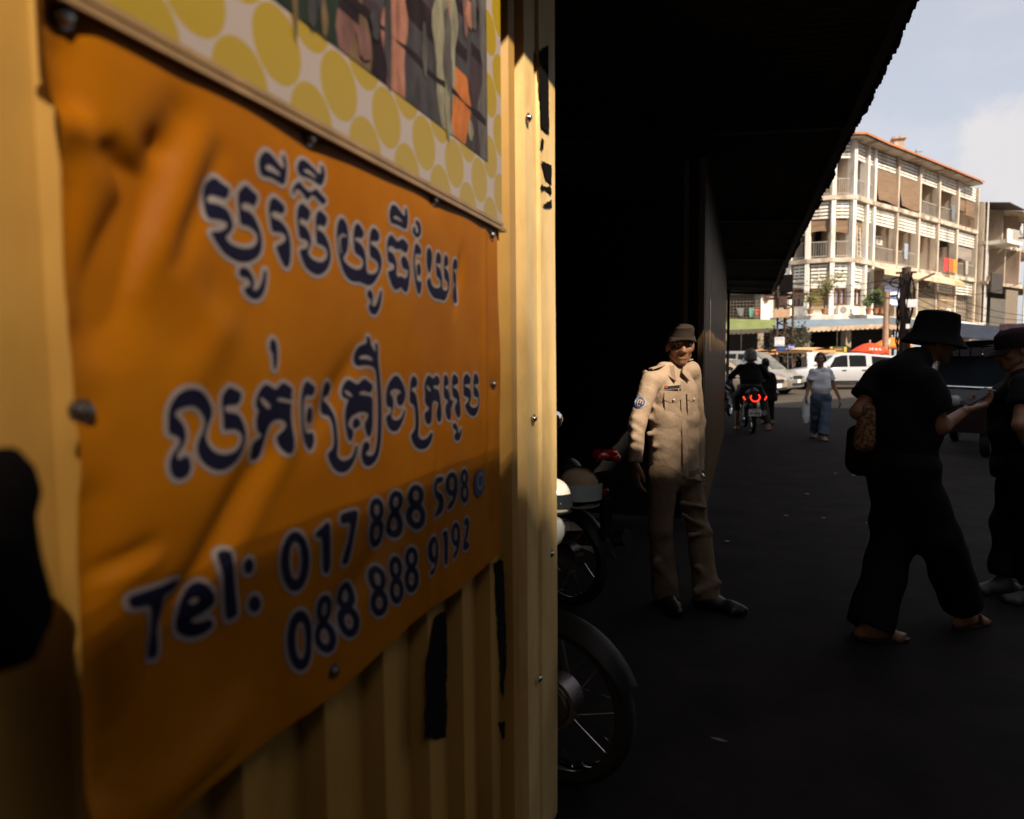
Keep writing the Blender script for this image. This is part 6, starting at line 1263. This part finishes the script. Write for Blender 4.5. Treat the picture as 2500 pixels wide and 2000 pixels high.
# low terrace block at the left end with wire mesh
p0, p1 = P(1770, 790, 42.5), P(1886, 790, 42.2); zt, zb_ = P(1830, 722, 42.3).z, P(1830, 783, 42.3).z
ter = thing('terrace_house', 'low terrace house with a rusty wire mesh front left of the corner building', 'building', (p0.x, p0.y, 0))
ux = (p1-p0); ux.z = 0; LX = ux.length; ux.normalize(); nx = Vector((ux.y, -ux.x, 0)); P0 = Vector((p0.x, p0.y, 0)); P0 -= ux*2.5; LX += 2.3
def Tt(s, d, z): q = P0+ux*s+nx*d; return Vector((q.x, q.y, z))
MB().slab([Tt(0, 0, zb_-.5), Tt(LX, 0, zb_-.5), Tt(LX, -5, zb_-.5), Tt(0, -5, zb_-.5)], (0, 0, .5)).build('floor', m_slabm, ter)
MB().slab([Tt(0, -6.3, .14), Tt(LX+5, -6.3, .14), Tt(LX+5, -6.5, .14), Tt(0, -6.5, .14)], (0, 0, zt+1)).build('wall', M('terrace_wall', (.10, .08, .06), .9, var=.3), ter)
MB().slab([Tt(0, .3, zt+.05), Tt(LX, .3, zt+.05), Tt(LX, -5.2, zt+.5), Tt(0, -5.2, zt+.5)], (0, 0, .06)).build('roof', m_rust, ter)
MB().slab([Tt(LX-.55, .1, zb_-.02), Tt(LX+.2, .1, zb_-.02), Tt(LX+.2, -1.5, zb_-.02), Tt(LX-.55, -1.5, zb_-.02)], (0, 0, zt-zb_+.4)).build('corner_pier', m_white, ter)
b = MB(); m_mesh = M('rusty_mesh', (.20, .155, .11), .7)
for k in range(int(LX/.20)): b.box(Tt(.20*k, .02, (zt+zb_)/2), (.022, .022, zt-zb_))
for k in range(9): z = zb_+(zt-zb_)*k/8; b.slab([Tt(0, .045, z), Tt(LX-.6, .045, z), Tt(LX-.6, .067, z), Tt(0, .067, z)], (0, 0, .022))
b.build('wire_mesh', m_mesh, ter)
for x in (.5, LX*.5, LX-.4): MB().box(Tt(x, -.4, (zb_-.5+.14)/2), (.35, .35, zb_-.65)).build('pier', m_inner, ter)
rr = random.Random(8)
def garment(label, c, ux_, w_, h_, mat, seed, group=None):
    r_ = random.Random(seed); b = MB(); ph = r_.uniform(0, 6); f_ = lambda u, v: Vector(c)+ux_*((u-.5)*w_*(1-.25*v*abs(math.sin(ph))))+Vector((0, 0, -h_*v))+Vector((0, -.05*math.sin(7*u+ph)*v, 0))
    b.grid(f_, 6, 5); b.grid(lambda u, v: f_(1-u, v)+Vector((0, .012, 0)), 6, 5); o = b.build('hanging_garment', mat, smooth=180); return tag(rebase(o), label, 'clothing', group)
for k, (px, py, w_, h_, col, lab) in enumerate(((1808, 752, .45, .5, (.14, .14, .14), 'grey shirt hung behind the wire mesh'), (1835, 752, .30, .55, (.10, .28, .22), 'green cloth hung behind the wire mesh'), (1848, 752, .30, .5, (.42, .10, .06), 'red cloth hung behind the wire mesh'), (1878, 748, .3, .7, (.45, .12, .05), 'orange red cloth at the end of the wire mesh by the white pier'))):
    garment(lab, t3(P(px, py, 42.2)), ux, w_, h_, M('cloth_tone_%s' % lab.split()[0], col, .85), k)

# ================================================================== neighbour building on the right
q0, q1 = P(2398, 560, 51.8), P(2562, 560, 60); q0.z = q1.z = 0; ub = (q1-q0); LB = ub.length; ub.normalize(); nb_ = Vector((ub.y, -ub.x, 0))
def Nb(s, d, z): q = q0+ub*s+nb_*d; return Vector((q.x, q.y, z))
nei = thing('row_house', 'weathered row house with tin gable and washing on its balcony, right of the corner building', 'building', t3(q0))
zz1, zz2, zz3 = zat(2420, 688, 52.5), zat(2430, 592, 52.5), zat(2420, 500, 52.5)
def nbox(name, mat, s0, s1, d0, d1, z0, z1): return MB().slab([Nb(s0, d0, z0), Nb(s1, d0, z0), Nb(s1, d1, z0), Nb(s0, d1, z0)], (0, 0, z1-z0)).build(name, mat, nei)
nbox('back_wall', M('dim_brown_wall', (.07, .05, .035), .9), 0, LB, -2.4, -2.2, .14, zz3+.6)  # wall coloured dark to give the shade under the awnings
nbox('side_wall', m_stucco, .02, .22, -2.19, .1, .14, zz3); nbox('floor_slab', m_slabm, 0, LB, -2.19, .5, zz1-.25, zz1); nbox('floor_slab', m_slabm, 0, LB, -2.19, .25, zz2-.25, zz2)
nbox('balcony_slab', m_white, .3, 3.2, .26, 1.6, zz2-.30, zz2-.02); nbox('balcony_panel', m_rail, 1.3, 3.2, 1.5, 1.58, zz2-.02, zz2+.8); nbox('balcony_panel', m_white, .3, 1.28, 1.5, 1.58, zz2-.02, zz2+.75)
for s in (3.3, 6.4): nbox('party_wall', m_party, s, s+.18, -2.19, .45, zz1+.002, zz2-.252); nbox('party_wall', m_party, s, s+.18, -2.19, .2, zz2+.002, zz3)
nbox('side_panel', M('dark_panel', (.05, .04, .035), .8), .2, 2.4, .6, .7, zz1-.9, zz1+.6)
b = MB(); b.slab([Nb(.1, 1.7, zz3-.35), Nb(3.4, 1.7, zz3-.55), Nb(3.4, -2.4, zz3+.35), Nb(.1, -2.4, zz3+.45)], (0, 0, .05)); b.build('tin_awning', m_rust, nei)
b = MB(); b.slab([Nb(3.4, 1.5, zz3-.6), Nb(LB, 1.5, zz3-1.0), Nb(LB, -2.4, zz3+.1), Nb(3.4, -2.4, zz3+.4)], (0, 0, .06)); b.build('tin_awning', m_stucco, nei)
gz = zat(2418, 458, 54); a0, a1, a2 = Nb(-.2, -3.0, zz3), Nb(3.2, -3.0, zz3), Nb(1.5, -3.0, gz+1.2)
b = MB(); b.slab([a0, a1, a2], -nb_*5); b.build('gable_wall', m_white, nei)
b = MB(); off = nb_*.4
b.slab([a0-ub*.3+Vector((0, 0, -.25))+off, a2+off+Vector((0, 0, .05)), a2-nb_*5, a0-ub*.3-nb_*5+Vector((0, 0, -.25))], (0, 0, .10)); b.slab([a1+ub*.3+Vector((0, 0, -.25))+off, a2+off+Vector((0, 0, .05)), a2-nb_*5, a1+ub*.3-nb_*5+Vector((0, 0, -.25))], (0, 0, .10)); b.build('gable_roof', M('grey_tin', (.34, .34, .36), .5, var=.2), nei)
for k, (s0, s1, z0, z1) in enumerate(((.5, 1.0, zz1, zz1+2.1), (1.9, 2.9, zz1+1.0, zz1+2.2), (3.9, 4.8, zz1, zz1+2.1))): nbox('door' if k != 1 else 'shuttered_window', m_door, s0, s1, -2.2, -2.12, z0+.003, z1)
b = MB()
for k in range(16): b.box(Nb(.5+.2*k, .62, zz1-2.6), (.03, .03, 2.6))
b.build('window_bars', m_rail, nei); nbox('ground_screen', m_mesh, 3.5, 6.0, .5, .58, zz1-3.4, zz1-.5)
MB().tube([Nb(.12, .3, .2), Nb(.12, .3, zz3)], .06, 8).tube([Nb(.42, .3, .2), Nb(.42, .3, zz2-.31)], .05, 8).build('drain_pipe', m_wframe, nei, smooth=60)
r_ = random.Random(4); cols = [(.55, .50, .48), (.05, .05, .07), (.50, .18, .2), (.60, .56, .52), (.08, .07, .07), (.45, .22, .2), (.55, .5, .5), (.3, .1, .12)]
for k in range(8):
    s = 2.9+.42*k; garment('one of the pieces of washing on the top balcony of the row house', t3(Nb(s, 1.65, zz2+1.35-.12*(k % 3))), ub, .34, .75+.25*(k % 2), M('washing_tone_%s' % 'abcdefgh'[k], cols[k], .85), 30+k, 'washing on the row house balcony')
# red and orange laundry on the third floor bay
for k, (s, col, lab) in enumerate(((.25, (.55, .05, .05), 'crimson cloth drying on the cream building balcony, left of the orange one'), (.50, (.60, .12, .03), 'red orange cloth drying between crimson and yellow cloths'), (.74, (.66, .26, .03), 'orange cloth drying at the right end of the cream building balcony'))):
    garment(lab, t3(Wb(9, s, .5, Z2_+1.05)), BU[9][0], .75, .95, M('laundry_tone_%s' % lab.split()[0], col, .85), 50+k)

# ================================================================== air conditioners, pots and plants on the ledge
def aircon(label, c, ux_, n_):
    c = Vector(c); rt = thing('air_conditioner', label, 'air conditioner', t3(c)); z = Vector((0, 0, 1))
    MB().box(c+z*.28, (.80, .32, .56), (ux_, n_, z)).build('casing', M('ac_white', (.62, .58, .52), .5), rt)
    MB().lathe([(.21, .001), (.21, .012), (.17, .012), (.17, .004), (.03, .008), (.001, .010)], c+z*.28+n_*.16-ux_*.12, n_, 22).build('fan_grille', M('ac_grey', (.25, .23, .21), .5), rt); return rt
aircon('white air conditioner on the curved wall under the pink curtains', t3(Wb(3, .60, .30, zB-.62)), BU[3][0], BU[3][1])
aircon('air conditioner high in the third floor bay above a bare party wall', t3(Wb(8, .22, -.9, Z3_-2.25)), BU[8][0], BU[8][1])
aircon('air conditioner beside the tall bamboo blinds on the top floor', t3(Wb(8, .30, -.6, Z3_+1.0)), BU[8][0], BU[8][1])
aircon('air conditioner in the third floor bay left of the bare party wall one', t3(Wb(6, .80, -.7, Z3_-2.3)), BU[6][0], BU[6][1])
aircon('air conditioner under the olive awning at the right end of the cream building', t3(Wb(9, .45, .40, Z1_+.35)), BU[9][0], BU[9][1])
for k, (i, s_, z_, col, lab) in enumerate(((7, .4, Z2_+1.5, (.30, .34, .42), 'blue grey sheet drying in the third floor bay under the blinds'), (10, .5, Z2_+1.2, (.40, .36, .30), 'beige sheet drying in the last third floor bay'), (9, .7, Z3_+1.3, (.16, .18, .22), 'dark cloth drying on the top floor near the right end'), (7, .65, Z1_+1.6, (.34, .36, .40), 'grey sheet hanging beside the lattice blind'))):
    garment(lab, t3(Wb(i, s_, .30, z_)), BU[i][0], .55, 1.0, M('sheet_tone_%s' % 'abcd'[k], col, .85), 70+k)
m_leaf = M('leaf_green', (.055, .085, .018), .6, var=.5, scale=3); m_leafy = M('leaf_yellow_green', (.15, .14, .035), .6, var=.5, scale=3); m_leafd = M('leaf_dark', (.022, .024, .008), .65, var=.5, scale=3); m_bark = M('bark', (.10, .06, .035), .9); m_pot = M('terracotta_pot', (.42, .17, .08), .8)
def leaves(b, c, rx, rz_, n, size, seed, hang=0.):
    r_ = random.Random(seed)
    for _ in range(n):
        d = Vector((r_.gauss(0, 1), r_.gauss(0, 1), r_.gauss(0, 1))); d.normalize(); q = r_.random()**.5; p = Vector(c)+Vector((d.x*rx*q, d.y*rx*q, d.z*rz_*q))
        a = Vector((r_.uniform(-1, 1), r_.uniform(-1, 1), r_.uniform(-.6, .9)-hang)).normalized(); s_ = a.orthogonal().normalized()*size*.32*r_.uniform(.6, 1.2); t = a*size*r_.uniform(.6, 1.5)
        b.add([p, p+t*.45+s_, p+t, p+t*.45-s_], [(0, 1, 2, 3)])
def plant(label, c, hgt, rad, n, size, mat, seed, pot=True, stems=5, cat='potted plant', name='potted_plant', trunk=.02):
    c = Vector(c); rt = thing(name, label, cat, t3(c)); r_ = random.Random(seed); z0 = 0
    if pot: MB().lathe([(.001, 0), (.12, 0), (.17, .26), (.19, .26), (.19, .30), (.15, .30), (.15, .26), (.001, .25)], c, (0, 0, 1), 16).build('pot', m_pot, rt, smooth=40); z0 = .26
    b = MB(); fb = MB()
    for k in range(stems):
        a = r_.uniform(0, 6.28); q = rad*r_.uniform(.25, .85); tip = c+Vector((q*math.cos(a), q*math.sin(a), z0+(hgt-z0)*r_.uniform(.6, 1.0))); mid = c+Vector((q*.3*math.cos(a), q*.3*math.sin(a), z0+(tip.z-c.z-z0)*.55))
        b.tube([c+Vector((0, 0, z0)), mid, tip], [trunk, trunk*.7, trunk*.25], 5); leaves(fb, tip, rad*.5, rad*.42+.04, n//stems, size, seed*31+k); leaves(fb, mid.lerp(tip, .5), rad*.45, (hgt)*.16, n//stems//2, size, seed*17+k)
    b.build('stem' if pot else 'trunk', m_bark, rt, smooth=60); fb.build('foliage' if pot else 'crown', mat, rt); return rt
def ledge(px, zc=39.2): p = P(px, 766, zc); return (p.x, p.y, Z1_)
plant('yellow green potted shrub on the ledge, right of the lattice pylon', ledge(1978), 1.2, .45, 130, .16, m_leafy, 3)
plant('tall wispy potted tree on the ledge before the barred window', ledge(2012), 2.2, 1.0, 330, .15, m_leafy, 4, stems=9)
plant('low green potted plant on the ledge by the concrete pole', ledge(2120), .75, .38, 130, .16, m_leaf, 5); plant('dense green potted plant beside the low one, nearest the concrete pole', ledge(2137), 1.25, .5, 220, .18, m_leaf, 6); plant('small green potted plant behind the concrete pole', ledge(2152), 1.0, .42, 150, .16, m_leaf, 7)
p = P(1880, 740, 42.0); plant('leafy plant spilling over the top of the wire mesh', (P(1872, 735, 42).x, P(1872, 735, 42).y, P(1872, 735, 42).z), .9, .8, 150, .2, m_leafd, 8, stems=6)
p = P(1935, 860, 35.0); plant('small dark street tree growing around the foot of the lattice pylon', (p.x, p.y, .14), P(1935, 812, 35).z, 1.4, 560, .17, m_leafd, 9, False, 12, 'tree', 'street_tree', .07)

# ================================================================== poles, signs and wires
m_lat = M('rusty_steel', (.06, .032, .020), .7, var=.4, scale=3); p = P(1915, 860, 34.5); PX0, PY0 = p.x, p.y; ztop = P(1915, 674, 34.5).z
pyl = thing('lattice_pylon', 'rusty lattice steel power pylon with a transformer head', 'pylon', (PX0, PY0, 0)); hw = .36
for sx in (-1, 1):
    for sy in (-1, 1): MB().box((PX0+sx*hw, PY0+sy*hw*.6, ztop*.44), (.075, .075, ztop*.88)).build('leg', m_lat, pyl)
b = MB(); nseg = 17
for k in range(nseg):
    z0, z1 = .2+k*(ztop*.86-.2)/nseg, .2+(k+1)*(ztop*.86-.2)/nseg; s = 1 if k % 2 else -1
    for sy in (-1, 1): b.tube([(PX0-s*hw, PY0+sy*hw*.6, z0), (PX0+s*hw, PY0+sy*hw*.6, z1)], .024, 4)
    for sx in (-1, 1): b.tube([(PX0+sx*hw, PY0-s*hw*.6, z0), (PX0+sx*hw, PY0+s*hw*.6, z1)], .024, 4)
b.build('bracing', m_lat, pyl)
MB().tube([(PX0, PY0, 0), (PX0, PY0, ztop*.9)], .085, 8).build('cable_duct', m_lat, pyl)
b = MB(); b.box((PX0, PY0, ztop-.42), (.62, .55, .85)).build('transformer', m_black, pyl)
for k, z in enumerate((ztop-.2, ztop-.45, ztop-.7, ztop-.98, ztop-1.15)): MB().box((PX0+(.1 if k % 2 else -.05), PY0-.05, z), (1.55 if k < 3 else 1.9, .10, .075 if k < 3 else .14)).build('crossarm', m_lat, pyl)
q = P(1909, 766, 34.0); MB().box((q.x, q.y, q.z), (.75, .35, .40)).build('meter_box', M('tan_box', (.46, .30, .19), .6), pyl)
q = P(1911, 735, 34.0); MB().box((q.x, q.y, q.z), (.40, .3, .45)).build('switch_box', m_lat, pyl)
def simple_pole(name, label, px, ytop, zc, r0, r1, mat, cat='utility pole'):
    p = P(px, 860, zc); zt = P(px, ytop, zc).z; rt = thing(name, label, cat, (p.x, p.y, 0)); MB().tube([(p.x, p.y, 0), (p.x, p.y, zt)], [r0, r1], 10).build('shaft', mat, rt, smooth=60); MB().box((p.x, p.y, zt-.25), (.9, .10, .10)).build('crossarm', m_lat, rt); return rt, p, zt
simple_pole('concrete_pole', 'slim tan concrete pole rising behind the red umbrella', 2161, 712, 33.5, .15, .13, M('pole_concrete', (.40, .27, .17), .9, var=.2))
rt, p, zt = simple_pole('cable_pole', 'thick dark pole wrapped in bundled cables left of the bucket hat', 2206, 655, 33, .22, .20, m_lat)
b = MB(); rr = random.Random(9)
for k in range(14):
    a = rr.uniform(0, 6.28); x0, y0 = p.x+.27*math.cos(a), p.y+.27*math.sin(a); b.tube([(x0+rr.uniform(-.1, .1), y0, z) for z in np.linspace(.8, zt-rr.uniform(.2, 1.6), 7)], .035, 5)
b.build('cable_bundle', m_black, rt)
b = MB(); c = P(2191, 690, 32.7); n = 20; b.tube([(c.x+.32*math.cos(2*math.pi*k/n), c.y, c.z+.22*math.sin(2*math.pi*k/n)) for k in range(n+1)], .03, 5); b.build('cable_coil', m_black, rt)
c = P(2224, 741, 32.6); MB().box(c, (.50, .25, .38)).build('junction_box', M('box_white', (.68, .68, .70), .5), rt); c = P(2216, 797, 32.6); MB().box(c, (.16, .12, .22)).build('small_box', MATS['box_white'], rt)
MB().tube([P(2212, 700, 32.7), P(2281, 668, 34)], .06, 6).build('bracket_arm', m_lat, rt)
pr2, p, zt = simple_pole('steel_pole', 'thin pale grey steel pole slanting before the row house', 2494, 575, 44, .07, .06, m_wframe)
cab = thing('power_lines', 'thin black power lines sagging between the poles across the facades', 'cables', t3(P(2206, 680, 33)))
def wire(a, c, sag, rad=.014):
    b = MB(); b.tube([a.lerp(c, t)-Vector((0, 0, sag*4*t*(1-t))) for t in np.linspace(0, 1, 15)], rad, 4); b.build('cable', m_black, cab)
for (ax, ay, az), (bx, by, bz), sg in (((1915, 690, 34.4), (2206, 672, 33), .35), ((1915, 700, 34.4), (2206, 680, 33), .5), ((2206, 672, 33), (2520, 772, 40), .4), ((2206, 690, 33), (2520, 782, 40), .5), ((2206, 710, 33), (2520, 788, 40), .6), ((2206, 730, 33), (2520, 795, 40), .5), ((2206, 700, 33), (2494, 690, 44), .6), ((2161, 718, 33.5), (2206, 690, 33), .1), ((1915, 705, 34.4), (2161, 716, 33.5), .25)):
    wire(P(ax, ay, az), P(bx, by, bz), sg)
def sign(name, label, px, py, zc, w_, h_, mat, deco=None, post=True, rot=0.):
    c = P(px, py, zc); rt = thing(name, label, 'sign', (c.x, c.y, 0 if post else c.z)); vx = Vector((_R0.x, _R0.y, 0)); vy = Vector((-vx.y, vx.x, 0)); vz = Vector((0, 0, 1))
    MB().box(c, (w_, .05, h_), (vx, vy, vz)).build('panel', mat, rt)
    if post: MB().tube([(c.x+vy.x*.06, c.y+vy.y*.06, 0), (c.x+vy.x*.06, c.y+vy.y*.06, c.z+h_*.4)], .03, 6).build('post', m_rust, rt)
    if deco:
        for nm, mt, shapes in deco:
            b = MB()
            for x, z, sx, sz, sl in shapes: o = c+vx*(x*w_)+vz*(z*h_)-vy*.028; b.slab([o-vx*sx*w_-vz*sz*h_-vx*sl*w_, o+vx*sx*w_-vz*sz*h_-vx*sl*w_, o+vx*sx*w_+vz*sz*h_+vx*sl*w_, o-vx*sx*w_+vz*sz*h_+vx*sl*w_], -vy*.008)
            b.build(nm, mt, rt)
    return rt
m_sw = M('sign_white', (.52, .52, .55), .6); m_sb = M('sign_blue', (.03, .10, .32), .5); m_sn = M('sign_navy', (.02, .03, .09), .5); m_sg = M('sign_green', (.012, .075, .03), .6); m_so = M('sign_orange', (.62, .20, .015), .6); m_sy = M('sign_yellow', (.62, .42, .06), .6); m_si = M('sign_ink', (.30, .31, .34), .6)
sign('square_sign', 'pale square sign with a small white figure, left of the lattice pylon', 1903, 834, 31.8, .46, .42, m_sw, [('figure', m_wframe, [(0, -.12, .12, .14, 0), (0, .08, .07, .05, 0)]), ('faint_lines', m_si, [(-.22, .30, .18, .03, 0), (.2, .28, .2, .03, 0), (0, -.38, .36, .025, 0)])])
sign('oval_sign', 'navy shop sign just under the pale square sign', 1907, 852, 31.6, .44, .22, m_sn, [('lettering', m_sb, [(-.3+.12*k, 0, .035, .2 if k % 2 else .26, 0) for k in range(6)])], False)
sign('blue_sign', 'small bright blue sign at the foot of the lattice pylon', 1931, 848, 31.7, .36, .20, m_sb, [('lettering', m_sw, [(-.25, .05, .05, .26, .02), (.02, .02, .10, .1, 0), (.26, -.02, .07, .2, 0)])], False)
sign('shop_sign', 'green shop sign with orange lettering and yellow produce, left of the red umbrella', 2046, 855, 34.2, .86, .36, m_sg, [('produce', m_sy, [(-.41, .05, .07, .40, 0), (.41, .05, .07, .38, 0), (-.1, -.36, .22, .12, 0), (.2, -.38, .10, .10, 0)]), ('lettering', m_so, [(-.20+.065*k, .10+.02*(k % 2), .022, .13+.05*(k in (0, 3)), .012) for k in range(7)])], True)
c = P(1984, 880, 29.8); b = MB(); vx = Vector((_R0.x, _R0.y, 0))
b.grid(lambda u, v: c+vx*((u-.5)*.55*(1-.2*v))+Vector((0, -.04*math.sin(u*9), .36-.72*v)), 8, 6); b.grid(lambda u, v: c+vx*((.5-u)*.55*(1-.2*v))+Vector((0, .02-.04*math.sin((1-u)*9), .36-.72*v)), 8, 6)
tag(rebase(b.build('patterned_cloth', M('patterned_white', (.62, .60, .60), .8, scale=12, var=.35, thr=(.45, .5)), smooth=180)), 'white patterned cloth hanging behind the woman\'s head', 'cloth')
ant = P(2236, 385, 47); tag(MB().tube([(ant.x, ant.y, Z4_+1.0), (ant.x, ant.y, P(2236, 366, 47).z)], .03, 5).tube([(ant.x-.4, ant.y, P(2236, 372, 47).z), (ant.x+.4, ant.y, P(2236, 372, 47).z)], .02, 5).build('roof_antenna', m_rust), 'thin roof antenna standing on the terracotta roof', 'antenna')
